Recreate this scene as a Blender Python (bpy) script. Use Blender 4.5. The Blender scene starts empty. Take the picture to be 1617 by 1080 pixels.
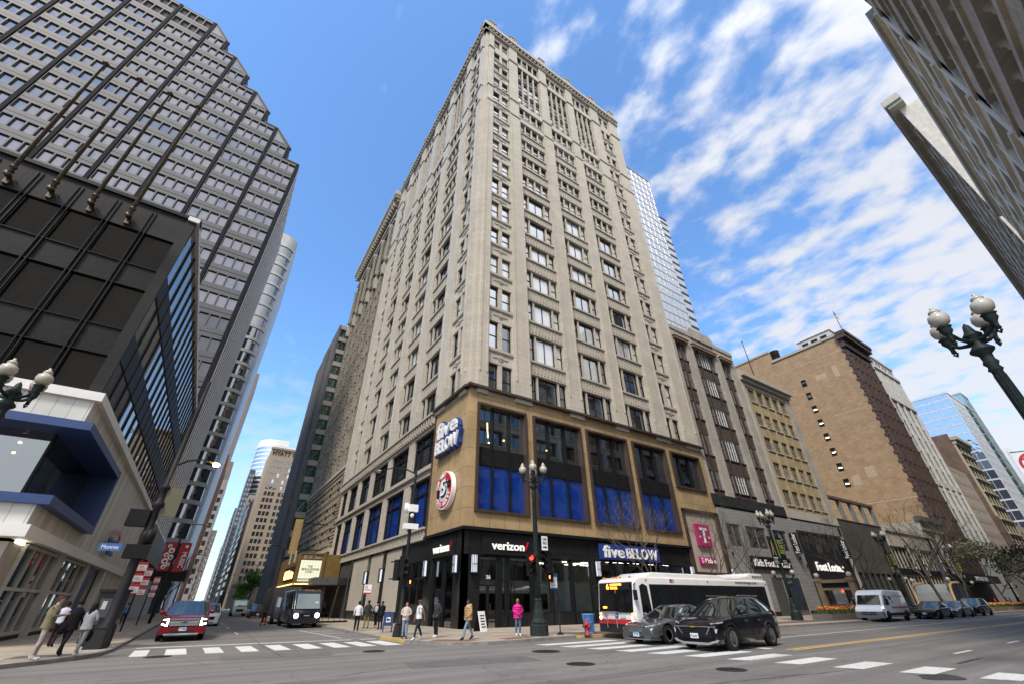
import bpy, math, random
from math import sin, cos, pi, radians, sqrt, atan2
from mathutils import Vector, Matrix
random.seed(7)
D = bpy.data
SC = bpy.context.scene
COL = SC.collection
# ---------------------------------------------------------------- camera
CP = Vector((0, 0, 1.53))
FPX, YAW, PITCH, ROLL, PX0, PY0 = 645.736, 0.9895043, 0.5512143, -0.0076630, 800.41, 553.93
FW = Vector((cos(PITCH)*cos(YAW), cos(PITCH)*sin(YAW), sin(PITCH)))
_r = Vector((sin(YAW), -cos(YAW), 0)); _u = _r.cross(FW)
RT = cos(ROLL)*_r + sin(ROLL)*_u
UP = -sin(ROLL)*_r + cos(ROLL)*_u
cam = D.objects.new('camera', D.cameras.new('camera'))
COL.objects.link(cam)
cam.matrix_world = Matrix(((RT.x, UP.x, -FW.x, CP.x), (RT.y, UP.y, -FW.y, CP.y), (RT.z, UP.z, -FW.z, CP.z), (0, 0, 0, 1)))
cam.data.sensor_width = 36
cam.data.lens = FPX/1617*36
cam.data.shift_x = (808.5-PX0)/1617
cam.data.shift_y = (PY0-540)/1617
cam.data.clip_start = 0.05
cam.data.clip_end = 6000
SC.camera = cam
# ---------------------------------------------------------------- sky, sun, exposure
SUN_EL, SUN_AZ = radians(52), Vector((-0.80, -0.60))
W = D.worlds.new('World'); SC.world = W; W.use_nodes = True
nt = W.node_tree; nt.nodes.clear()
def N(t, **kw):
    n = nt.nodes.new(t)
    for k, v in kw.items(): setattr(n, k, v)
    return n
def Lk(a, b): nt.links.new(a, b)
sky = N('ShaderNodeTexSky'); sky.sky_type = 'NISHITA'; sky.sun_disc = False
sky.sun_elevation = SUN_EL; sky.sun_rotation = atan2(SUN_AZ.x, SUN_AZ.y)
sky.air_density = 1.0; sky.dust_density = 0.6; sky.ozone_density = 3.0
hs = N('ShaderNodeMix', data_type='RGBA', blend_type='MULTIPLY'); hs.inputs['Factor'].default_value = 1
hs.inputs[7].default_value = (0.98, 1.27, 1.46, 1)
Lk(sky.outputs[0], hs.inputs[6])
tc = N('ShaderNodeTexCoord')
sep = N('ShaderNodeSeparateXYZ'); Lk(tc.outputs['Generated'], sep.inputs[0])
def mth(op, a, b=None, c=None):
    n = N('ShaderNodeMath', operation=op)
    for i, x in enumerate((a, b, c)):
        if x is None: continue
        if isinstance(x, (int, float)): n.inputs[i].default_value = x
        else: Lk(x, n.inputs[i])
    return n.outputs[0]
zc = mth('MAXIMUM', mth('ADD', sep.outputs[2], 0.12), 0.03)
cx = mth('DIVIDE', sep.outputs[0], zc); cy = mth('DIVIDE', sep.outputs[1], zc)
cmb = N('ShaderNodeCombineXYZ'); Lk(cx, cmb.inputs[0]); Lk(cy, cmb.inputs[1])
mp = N('ShaderNodeMapping'); mp.inputs['Rotation'].default_value = (0, 0, radians(28)); mp.inputs['Scale'].default_value = (2.0, 1.55, 1)
Lk(cmb.outputs[0], mp.inputs[0])
n1 = N('ShaderNodeTexNoise'); n1.inputs['Scale'].default_value = 5.2; n1.inputs['Detail'].default_value = 8; n1.inputs['Roughness'].default_value = 0.52; n1.inputs['Distortion'].default_value = 0.15
Lk(mp.outputs[0], n1.inputs['Vector'])
n2 = N('ShaderNodeTexNoise'); n2.inputs['Scale'].default_value = 0.9; n2.inputs['Detail'].default_value = 3
Lk(mp.outputs[0], n2.inputs['Vector'])
# cloud cover: most towards the right-hand street and behind the viewer, little to the left
bias = mth('ADD', mth('MULTIPLY', sep.outputs[0], 0.20), mth('MULTIPLY', sep.outputs[1], -0.42))
low = mth('MULTIPLY', mth('SUBTRACT', 0.50, sep.outputs[2]), 0.38)
tot = mth('ADD', mth('ADD', n1.outputs[0], mth('MULTIPLY', n2.outputs[0], 0.35)), mth('ADD', bias, mth('MAXIMUM', low, 0.0)))
cr = N('ShaderNodeValToRGB'); Lk(tot, cr.inputs[0])
cr.color_ramp.interpolation = 'EASE'
cr.color_ramp.elements[0].position = 0.61; cr.color_ramp.elements[0].color = (0, 0, 0, 1)
cr.color_ramp.elements[1].position = 0.94; cr.color_ramp.elements[1].color = (0.92, 0.92, 0.92, 1)
# thin pale layer low down between the buildings
hz = mth('MULTIPLY', mth('MINIMUM', mth('MAXIMUM', mth('SUBTRACT', mth('ADD', 0.42, mth('MULTIPLY', mth('SUBTRACT', n1.outputs[0], 0.5), 0.7)), sep.outputs[2]), 0.0), 0.5), 1.35)
mx = N('ShaderNodeMix', data_type='RGBA'); Lk(mth('MAXIMUM', cr.outputs[0], hz), mx.inputs['Factor'])
Lk(hs.outputs[2], mx.inputs[6])
# clouds on the sun's side of the sky are brighter than those opposite it
sdv = N('ShaderNodeVectorMath', operation='DOT_PRODUCT'); Lk(tc.outputs['Generated'], sdv.inputs[0])
sdv.inputs[1].default_value = (SUN_AZ.x*cos(SUN_EL), SUN_AZ.y*cos(SUN_EL), sin(SUN_EL))
cb = mth('ADD', 3.75, mth('MULTIPLY', mth('POWER', mth('MAXIMUM', sdv.outputs['Value'], 0.0), 2.0), 6.5))
ccol = N('ShaderNodeVectorMath', operation='SCALE'); ccol.inputs[0].default_value = (0.97, 0.985, 1.03); Lk(cb, ccol.inputs['Scale'])
Lk(ccol.outputs[0], mx.inputs[7])
bg = N('ShaderNodeBackground'); bg.inputs['Strength'].default_value = 0.117
Lk(mx.outputs[2], bg.inputs[0])
wo = N('ShaderNodeOutputWorld'); Lk(bg.outputs[0], wo.inputs[0])
sun = D.objects.new('sun', D.lights.new('sun', 'SUN')); COL.objects.link(sun)
sun.data.energy = 2.0; sun.data.angle = radians(12); sun.data.color = (1.0, 0.89, 0.75)
_sd = Vector((SUN_AZ.x*cos(SUN_EL), SUN_AZ.y*cos(SUN_EL), sin(SUN_EL)))
sun.rotation_euler = _sd.to_track_quat('Z', 'Y').to_euler(); sun.location = (0, 0, 200)
SC.view_settings.view_transform = 'Standard'; SC.view_settings.look = 'None'
SC.view_settings.exposure = 1.0; SC.view_settings.gamma = 1
SC.cycles.max_bounces = 8; SC.cycles.diffuse_bounces = 5; SC.cycles.transparent_max_bounces = 12
SC.cycles.caustics_reflective = False; SC.cycles.caustics_refractive = False

# ---------------------------------------------------------------- materials
_mats = {}
def mnew(name):
    m = D.materials.new(name); m.use_nodes = True
    t = m.node_tree; b = t.nodes['Principled BSDF']
    return m, t, b
def surf(name, col, rough=0.8, metal=0.0, var=0.12, scale=1.5, bump=0.0, bscale=20, coat=0.0, spec=None, stain=0.0, streak=False):
    """procedural painted / stone / metal surface with uneven colour"""
    if name in _mats: return _mats[name]
    m, t, b = mnew(name)
    b.inputs['Roughness'].default_value = rough; b.inputs['Metallic'].default_value = metal
    if spec is None and max(col) < .07 and not coat and metal < .3: spec = 0.12
    if spec is not None: b.inputs['Specular IOR Level'].default_value = spec
    if coat: b.inputs['Coat Weight'].default_value = coat; b.inputs['Coat Roughness'].default_value = 0.03; b.inputs['Coat IOR'].default_value = 1.36; b.inputs['Specular IOR Level'].default_value = 0.1
    g = t.nodes.new('ShaderNodeNewGeometry')
    n = t.nodes.new('ShaderNodeTexNoise'); n.inputs['Scale'].default_value = scale; n.inputs['Detail'].default_value = 6
    vec = g.outputs['Position']
    if streak:
        mpp = t.nodes.new('ShaderNodeMapping'); mpp.inputs['Scale'].default_value = (1, 1, 0.12)
        t.links.new(vec, mpp.inputs[0]); vec = mpp.outputs[0]
    t.links.new(vec, n.inputs['Vector'])
    r = t.nodes.new('ShaderNodeValToRGB'); t.links.new(n.outputs[0], r.inputs[0])
    r.color_ramp.elements[0].position = 0.3; r.color_ramp.elements[1].position = 0.7
    r.color_ramp.elements[0].color = (*[c*(1-var) for c in col], 1)
    r.color_ramp.elements[1].color = (*[min(1, c*(1+var)) for c in col], 1)
    out = r.outputs[0]
    if stain:
        n3 = t.nodes.new('ShaderNodeTexNoise'); n3.inputs['Scale'].default_value = 0.35; n3.inputs['Detail'].default_value = 8; n3.inputs['Roughness'].default_value = 0.7
        mp2 = t.nodes.new('ShaderNodeMapping'); mp2.inputs['Scale'].default_value = (1, 1, 0.25)
        t.links.new(g.outputs['Position'], mp2.inputs[0]); t.links.new(mp2.outputs[0], n3.inputs['Vector'])
        r3 = t.nodes.new('ShaderNodeMapRange'); r3.inputs[1].default_value = 0.45; r3.inputs[2].default_value = 0.75; r3.inputs[3].default_value = 0; r3.inputs[4].default_value = stain
        t.links.new(n3.outputs[0], r3.inputs[0])
        x = t.nodes.new('ShaderNodeMix'); x.data_type = 'RGBA'; t.links.new(r3.outputs[0], x.inputs['Factor'])
        t.links.new(out, x.inputs[6]); x.inputs[7].default_value = (*[c*0.45 for c in col], 1); out = x.outputs[2]
    t.links.new(out, b.inputs['Base Color'])
    if bump:
        n4 = t.nodes.new('ShaderNodeTexNoise'); n4.inputs['Scale'].default_value = bscale; n4.inputs['Detail'].default_value = 4
        t.links.new(g.outputs['Position'], n4.inputs['Vector'])
        bp = t.nodes.new('ShaderNodeBump'); bp.inputs['Strength'].default_value = bump; bp.inputs['Distance'].default_value = 0.03
        t.links.new(n4.outputs[0], bp.inputs['Height']); t.links.new(bp.outputs[0], b.inputs['Normal'])
    _mats[name] = m; return m
def brick(name, c1, c2, mortar, bw=0.6, bh=0.3, ms=0.02, rough=0.85, bump=0.3, flat=False, var=0.25, stain=0.3, off=0.5, metal=0.0):
    """blocks, bricks, tiles, panels; laid by world position so that courses run level"""
    if name in _mats: return _mats[name]
    m, t, b = mnew(name); b.inputs['Roughness'].default_value = rough; b.inputs['Metallic'].default_value = metal
    if max(c1) < .07: b.inputs['Specular IOR Level'].default_value = 0.25
    g = t.nodes.new('ShaderNodeNewGeometry'); s = t.nodes.new('ShaderNodeSeparateXYZ'); t.links.new(g.outputs['Position'], s.inputs[0])
    c = t.nodes.new('ShaderNodeCombineXYZ')
    if flat:
        t.links.new(s.outputs[0], c.inputs[0]); t.links.new(s.outputs[1], c.inputs[1])
    else:
        a = t.nodes.new('ShaderNodeMath'); a.operation = 'ADD'; t.links.new(s.outputs[0], a.inputs[0]); t.links.new(s.outputs[1], a.inputs[1])
        t.links.new(a.outputs[0], c.inputs[0]); t.links.new(s.outputs[2], c.inputs[1])
    k = t.nodes.new('ShaderNodeTexBrick'); k.inputs['Scale'].default_value = 1; k.inputs['Brick Width'].default_value = bw; k.inputs['Row Height'].default_value = bh
    k.inputs['Mortar Size'].default_value = ms; k.inputs['Mortar Smooth'].default_value = 0.3; k.offset = off
    k.inputs['Color1'].default_value = (*c1, 1); k.inputs['Color2'].default_value = (*c2, 1); k.inputs['Mortar'].default_value = (*mortar, 1)
    t.links.new(c.outputs[0], k.inputs['Vector'])
    n = t.nodes.new('ShaderNodeTexNoise'); n.inputs['Scale'].default_value = 0.5; n.inputs['Detail'].default_value = 9; n.inputs['Roughness'].default_value = 0.65
    t.links.new(g.outputs['Position'], n.inputs['Vector'])
    r = t.nodes.new('ShaderNodeMapRange'); r.inputs[1].default_value = 0.3; r.inputs[2].default_value = 0.7; r.inputs[3].default_value = 1-stain; r.inputs[4].default_value = 1+stain*0.5
    t.links.new(n.outputs[0], r.inputs[0])
    x = t.nodes.new('ShaderNodeMix'); x.data_type = 'RGBA'; x.blend_type = 'MULTIPLY'; x.inputs['Factor'].default_value = 1
    t.links.new(k.outputs[0], x.inputs[6]); t.links.new(r.outputs[0], x.inputs[7])
    t.links.new(x.outputs[2], b.inputs['Base Color'])
    if bump:
        bp = t.nodes.new('ShaderNodeBump'); bp.inputs['Strength'].default_value = bump; bp.inputs['Distance'].default_value = 0.02; bp.invert = True
        t.links.new(k.outputs['Fac'], bp.inputs['Height']); t.links.new(bp.outputs[0], b.inputs['Normal'])
    _mats[name] = m; return m
def glass(name, col=(0.02, 0.022, 0.025), refl=0.45, wave=0.06, tint=(0.9, 0.93, 0.97), rough=0.02, wscale=0.6, graz=0.9):
    """coated window glass over a dark room: mostly mirror at a glance, slightly wavy"""
    if name in _mats: return _mats[name]
    m, t, b = mnew(name)
    b.inputs['Base Color'].default_value = (*col, 1); b.inputs['Roughness'].default_value = 0.5; b.inputs['Specular IOR Level'].default_value = 0.0
    gl = t.nodes.new('ShaderNodeBsdfGlossy'); gl.inputs['Color'].default_value = (*tint, 1); gl.inputs['Roughness'].default_value = rough
    g = t.nodes.new('ShaderNodeNewGeometry')
    n = t.nodes.new('ShaderNodeTexNoise'); n.inputs['Scale'].default_value = wscale; n.inputs['Detail'].default_value = 1
    t.links.new(g.outputs['Position'], n.inputs['Vector'])
    bp = t.nodes.new('ShaderNodeBump'); bp.inputs['Strength'].default_value = wave; bp.inputs['Distance'].default_value = 0.3
    t.links.new(n.outputs[0], bp.inputs['Height']); t.links.new(bp.outputs[0], gl.inputs['Normal'])
    lw = t.nodes.new('ShaderNodeLayerWeight'); lw.inputs[0].default_value = 0.2
    mr = t.nodes.new('ShaderNodeMapRange'); mr.inputs[3].default_value = refl; mr.inputs[4].default_value = max(refl, graz)
    t.links.new(lw.outputs['Fresnel'], mr.inputs[0])
    mxx = t.nodes.new('ShaderNodeMixShader'); t.links.new(mr.outputs[0], mxx.inputs[0]); t.links.new(b.outputs[0], mxx.inputs[1]); t.links.new(gl.outputs[0], mxx.inputs[2])
    t.links.new(mxx.outputs[0], t.nodes['Material Output'].inputs[0])
    _mats[name] = m; return m
def clearglass(name, refl=0.12, tint=(0.75, 0.8, 0.78)):
    if name in _mats: return _mats[name]
    m, t, b = mnew(name)
    tr = t.nodes.new('ShaderNodeBsdfTransparent'); tr.inputs[0].default_value = (*tint, 1)
    gl = t.nodes.new('ShaderNodeBsdfGlossy'); gl.inputs['Roughness'].default_value = 0.02; gl.inputs['Color'].default_value = (0.9, 0.93, 0.95, 1)
    lw = t.nodes.new('ShaderNodeLayerWeight'); lw.inputs[0].default_value = 0.3
    mr = t.nodes.new('ShaderNodeMapRange'); mr.inputs[3].default_value = refl; mr.inputs[4].default_value = 1.0
    t.links.new(lw.outputs['Fresnel'], mr.inputs[0])
    mxx = t.nodes.new('ShaderNodeMixShader'); t.links.new(mr.outputs[0], mxx.inputs[0]); t.links.new(tr.outputs[0], mxx.inputs[1]); t.links.new(gl.outputs[0], mxx.inputs[2])
    t.links.new(mxx.outputs[0], t.nodes['Material Output'].inputs[0])
    _mats[name] = m; return m
def emit(name, col, st):
    if name in _mats: return _mats[name]
    m, t, b = mnew(name); b.inputs['Base Color'].default_value = (*[c*0.5 for c in col], 1)
    b.inputs['Emission Color'].default_value = (*col, 1); b.inputs['Emission Strength'].default_value = st
    _mats[name] = m; return m

# ---------------------------------------------------------------- mesh builder
class Fr:
    """a facade frame: u along the wall, v up, w out of the wall"""
    def __init__(s, o, u, n): s.o, s.u, s.n = Vector(o), Vector(u), Vector(n); s.v = Vector((0, 0, 1))
    def p(s, u, v, w=0): return s.o + s.u*u + s.v*v + s.n*w
class MB:
    def __init__(s): s.v = []; s.f = []; s.mi = []; s.mats = []; s.sm = []; s.T = None
    def _m(s, m):
        if m not in s.mats: s.mats.append(m)
        return s.mats.index(m)
    def add(s, pts, faces, m, sm=False):
        b = len(s.v); T = s.T
        s.v.extend([tuple(T @ Vector(p)) if T else tuple(p) for p in pts]); k = s._m(m)
        for f in faces: s.f.append(tuple(b+i for i in f)); s.mi.append(k); s.sm.append(sm)
        return s
    def hexa(s, P, m):
        return s.add(P, ((0, 3, 2, 1), (4, 5, 6, 7), (0, 1, 5, 4), (1, 2, 6, 5), (2, 3, 7, 6), (3, 0, 4, 7)), m)
    def box(s, x0, x1, y0, y1, z0, z1, m):
        return s.hexa([(x0, y0, z0), (x1, y0, z0), (x1, y1, z0), (x0, y1, z0), (x0, y0, z1), (x1, y0, z1), (x1, y1, z1), (x0, y1, z1)], m)
    def fb(s, F, u0, u1, v0, v1, w0, w1, m):
        P = [F.p(u0, v0, w0), F.p(u1, v0, w0), F.p(u1, v0, w1), F.p(u0, v0, w1), F.p(u0, v1, w0), F.p(u1, v1, w0), F.p(u1, v1, w1), F.p(u0, v1, w1)]
        if F.u.cross(F.n).dot(F.v) < 0: P = [P[i] for i in (1, 0, 3, 2, 5, 4, 7, 6)]
        return s.hexa(P, m)
    def fpoly(s, F, pts, w0, w1, m):
        """prism: outline in (u, v), from w0 to w1"""
        n = len(pts); P = [F.p(a, b, w0) for a, b in pts]+[F.p(a, b, w1) for a, b in pts]
        fs = [tuple(range(n-1, -1, -1)), tuple(range(n, 2*n))]+[(i, (i+1) % n, n+(i+1) % n, n+i) for i in range(n)]
        return s.add(P, fs, m)
    def prism(s, pts, z0, z1, m, sm=False):
        n = len(pts); P = [(x, y, z0) for x, y in pts]+[(x, y, z1) for x, y in pts]
        return s.add(P, [tuple(range(n-1, -1, -1)), tuple(range(n, 2*n))]+[(i, (i+1) % n, n+(i+1) % n, n+i) for i in range(n)], m, sm)
    def tube(s, pts, rad, m, seg=8, sm=True, cap=True):
        pts = [Vector(p) for p in pts]; n = len(pts)
        if not isinstance(rad, (list, tuple)): rad = [rad]*n
        P = []; pu = None
        for i, p in enumerate(pts):
            d = (pts[min(i+1, n-1)]-pts[max(i-1, 0)]).normalized()
            if pu is None: pu = d.orthogonal().normalized()
            else:
                pu = (pu - d*pu.dot(d))
                pu = pu.normalized() if pu.length > 1e-6 else d.orthogonal().normalized()
            q = d.cross(pu)
            for k in range(seg):
                a = 2*pi*k/seg; P.append(p + (pu*cos(a)+q*sin(a))*rad[i])
        fs = [(i*seg+k, i*seg+(k+1) % seg, (i+1)*seg+(k+1) % seg, (i+1)*seg+k) for i in range(n-1) for k in range(seg)]
        s.add(P, fs, m, sm)
        if cap:
            s.add(P[:seg], [tuple(range(seg-1, -1, -1))], m); s.add(P[-seg:], [tuple(range(seg))], m)
        return s
    def lathe(s, prof, m, c=(0, 0, 0), seg=16, axis=2, sm=True):
        """profile [(r, h)] turned about an axis"""
        P = []
        for r, h in prof:
            for k in range(seg):
                a = 2*pi*k/seg; x, y = r*cos(a), r*sin(a)
                q = (x, y, h) if axis == 2 else ((h, x, y) if axis == 0 else (y, h, x))
                P.append((c[0]+q[0], c[1]+q[1], c[2]+q[2]))
        n = len(prof)
        return s.add(P, [(i*seg+k, i*seg+(k+1) % seg, (i+1)*seg+(k+1) % seg, (i+1)*seg+k) for i in range(n-1) for k in range(seg)]+[tuple(range(seg-1, -1, -1)), tuple(range((n-1)*seg, n*seg))], m, sm)
    def ell(s, c, r, m, seg=12, rings=8, sm=True):
        pr = [(max(1e-4, sin(pi*i/rings)), -cos(pi*i/rings)) for i in range(rings+1)]
        P = [(c[0]+r[0]*a*cos(2*pi*k/seg), c[1]+r[1]*a*sin(2*pi*k/seg), c[2]+r[2]*h) for a, h in pr for k in range(seg)]
        return s.add(P, [(i*seg+k, i*seg+(k+1) % seg, (i+1)*seg+(k+1) % seg, (i+1)*seg+k) for i in range(rings) for k in range(seg)], m, sm)
    def grid(s, rows, m, sm=True, mf=None):
        """rows: equal-length lists of points; mf(i, j) may give a material per face"""
        n = len(rows[0]); b = len(s.v); T = s.T
        for r in rows: s.v.extend([tuple(T @ Vector(p)) if T else tuple(p) for p in r])
        for i in range(len(rows)-1):
            for j in range(n-1):
                s.f.append((b+i*n+j, b+(i+1)*n+j, b+(i+1)*n+j+1, b+i*n+j+1))
                s.mi.append(s._m(mf(i, j) if mf else m)); s.sm.append(sm)
        return s
    def mesh(s, name):
        me = D.meshes.new(name); me.from_pydata(s.v, [], s.f)
        for m in s.mats: me.materials.append(m)
        me.polygons.foreach_set('material_index', s.mi); me.polygons.foreach_set('use_smooth', s.sm)
        me.update(); return me
    def build(s, name, parent=None, local=False, **kw):
        o = D.objects.new(name, s.mesh(name)); COL.objects.link(o)
        if parent is not None:
            o.parent = parent
            if not local: o.matrix_parent_inverse = parent_inv(parent)
        props(o, **kw); return o
def wmat(o):
    m = Matrix.LocRotScale(o.location, o.rotation_euler, o.scale)
    return (wmat(o.parent) @ o.matrix_parent_inverse @ m) if o.parent else m
def parent_inv(p): return wmat(p).inverted()
def props(o, label=None, cat=None, group=None, kind=None):
    if label: o['label'] = label
    if cat: o['category'] = cat
    if group: o['group'] = group
    if kind: o['kind'] = kind
    return o
def thing(name, label, cat, loc=(0, 0, 0), rz=0, group=None):
    o = D.objects.new(name, None); COL.objects.link(o); o.location = loc; o.rotation_euler = (0, 0, rz); o.empty_display_size = 0.5
    return props(o, label, cat, group)
def dup(root, loc, rz=0, label=None, group=None, scale=1):
    def cp(o, par):
        c = o.copy(); COL.objects.link(c)
        if par is not None: c.parent = par
        for ch in list(o.children): cp(ch, c)
        return c
    c = cp(root, None); c.location = loc; c.rotation_euler = (0, 0, rz); c.scale = (scale,)*3
    return props(c, label, None, group)
def proj(p):
    q = Vector(p)-CP; z = q.dot(FW)
    return (PX0+FPX*q.dot(RT)/z, PY0-FPX*q.dot(UP)/z) if z > 0.1 else None
def polyarea(ps):
    if any(p is None for p in ps): return 0
    x = sum(p[0] for p in ps)/len(ps); y = sum(p[1] for p in ps)/len(ps)
    if not (-10 < x < 1627 and -10 < y < 1090): return 0
    return abs(sum(ps[i][0]*ps[(i+1) % len(ps)][1]-ps[(i+1) % len(ps)][0]*ps[i][1] for i in range(len(ps))))/2
_txt = {}
def textgeo(s, bold=0.0):
    if (s, bold) in _txt: return _txt[(s, bold)]
    cu = D.curves.new('t', 'FONT'); cu.body = s; cu.size = 1; cu.extrude = 0.5; cu.offset = bold*.45; cu.resolution_u = 3; cu.align_x = 'LEFT'
    o = D.objects.new('t', cu); COL.objects.link(o)
    dg = bpy.context.evaluated_depsgraph_get(); dg.update()
    me = D.meshes.new_from_object(o.evaluated_get(dg))
    vs = [tuple(v.co) for v in me.vertices]; fs = [tuple(p.vertices) for p in me.polygons]
    D.objects.remove(o); D.curves.remove(cu); D.meshes.remove(me)
    x0, x1 = min(v[0] for v in vs), max(v[0] for v in vs); y0, y1 = min(v[1] for v in vs), max(v[1] for v in vs)
    _txt[(s, bold)] = ([((v[0]-x0)/(x1-x0), (v[1]-y0)/(y1-y0), v[2]+0.5) for v in vs], fs)
    return _txt[(s, bold)]
def txt(mb, s, F, u0, u1, v0, v1, w0, d, m, bold=0.02, skew=0):
    """solid lettering filling a rectangle of a frame; u1 < u0 if the frame runs right to left for a reader"""
    vs, fs = textgeo(s, bold)
    P = [F.p(u0+(u1-u0)*(x+skew*y), v0+(v1-v0)*y, w0+d*z) for x, y, z in vs]
    return mb.add(P, fs, m)

# ---------------------------------------------------------------- windows of a facade, as parts
_wm = {}
def winmesh(w, h, nx, ny, fm, gm, fw=0.07, d=0.08):
    k = (round(w, 2), round(h, 2), nx, ny, fm.name, gm.name, fw)
    if k in _wm: return _wm[k]
    mb = MB(); mb.box(fw, w-fw, -0.03, 0, fw, h-fw, gm)
    for a in ((0, fw, 0, h), (w-fw, w, 0, h), (fw, w-fw, 0, fw), (fw, w-fw, h-fw, h)): mb.box(a[0], a[1], -0.05, d, a[2], a[3], fm)
    for i in range(1, nx): x = w*i/nx; mb.box(x-fw*.4, x+fw*.4, 0.003, d-.012, fw, h-fw, fm)
    for i in range(1, ny): z = h*i/ny; mb.box(fw, w-fw, 0.003, d-.02, z-fw*.4, z+fw*.4, fm)
    me = mb.mesh('window'); _wm[k] = me; return me
class Wins:
    """collects the windows of one building; the largest in view become parts, the rest one part"""
    def __init__(s, parent, name='window', limit=96, minpx=7): s.par = parent; s.L = []; s.name = name; s.lim = limit; s.minpx = minpx
    def add(s, F, u, v, w, h, nx=1, ny=2, fm=None, gm=None, w0=-0.25, fw=0.07):
        s.L.append((F, u, v, w, h, nx, ny, fm, gm, w0, fw))
    def done(s):
        R = []
        for a in s.L:
            F, u, v, w, h = a[:5]
            R.append((polyarea([proj(F.p(u+x*w, v+y*h)) for x, y in ((0, 0), (1, 0), (1, 1), (0, 1))]), a))
        R.sort(key=lambda t: -t[0])
        inv = parent_inv(s.par); rest = []
        for i, (ar, a) in enumerate(R):
            F, u, v, w, h, nx, ny, fm, gm, w0, fw = a
            me = winmesh(w, h, nx, ny, fm, gm, fw)
            flip = F.u.cross(-F.n).dot(F.v) < 0   # local x right, y = into the room or out of it
            # local +y is the outward side of the frame bars
            U, O = (F.u, F.p(u, v, w0)) if F.u.cross(F.n).dot(F.v) > 0 else (-F.u, F.p(u+w, v, w0))
            Mx = Matrix(((U.x, F.n.x, 0, O.x), (U.y, F.n.y, 0, O.y), (0, 0, 1, O.z), (0, 0, 0, 1)))
            if i < s.lim and ar > s.minpx:
                o = D.objects.new(s.name, me); COL.objects.link(o); o.parent = s.par; o.matrix_basis = inv @ Mx
            else: rest.append((me, Mx))
        if rest:
            mb = MB()
            for me, Mx in rest:
                b = len(mb.v); mb.v.extend([tuple(Mx @ v.co) for v in me.vertices])
                ms = [mb._m(m) for m in me.materials]
                for p in me.polygons: mb.f.append(tuple(b+i for i in p.vertices)); mb.mi.append(ms[p.material_index]); mb.sm.append(False)
            o = mb.build(s.name, s.par)
            o['kind'] = 'stuff'
def skin(mb, F, u0, u1, v0, v1, cols, rows, m, d=0.3, sm=None):
    """a wall skin d thick with window openings at cols x rows (piers and spandrels)"""
    x = u0
    for a, b in cols:
        if a > x+1e-4: mb.fb(F, x, a, v0, v1, -d, 0, m)
        z = v0
        for p, q in rows:
            if p > z+1e-4: mb.fb(F, a, b, z, p, -d, -0.004, sm or m)
            z = q
        if v1 > z+1e-4: mb.fb(F, a, b, z, v1, -d, -0.004, sm or m)
        x = b
    if u1 > x+1e-4: mb.fb(F, x, u1, v0, v1, -d, 0, m)
def FW_(y=28.0): return Fr((0, y, 0), (1, 0, 0), (0, -1, 0))     # street wall on the far side of the cross street
def FN_(x=14.7): return Fr((x, 0, 0), (0, 1, 0), (-1, 0, 0))     # right side of the left-hand street
def FS_(x=-7.2): return Fr((x, 0, 0), (0, 1, 0), (1, 0, 0))      # left side of the left-hand street
def FE_(y=-5.0): return Fr((0, y, 0), (1, 0, 0), (0, 1, 0))      # viewer's side of the cross street
# common materials
BLK = surf('black_metal', (0.012, 0.013, 0.015), 0.45, var=0.2)
DKF = surf('dark_window_frame', (0.018, 0.018, 0.02), 0.5)
G1 = glass('window_glass', refl=0.66)
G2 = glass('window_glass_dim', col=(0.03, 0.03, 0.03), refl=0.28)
G3 = glass('window_glass_pale', col=(0.60, 0.59, 0.56), refl=0.42)  # pale base for drawn blinds and, painted in, bright cloud reflections
WHT = surf('white_paint', (0.75, 0.75, 0.73), 0.5, var=0.05)
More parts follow.
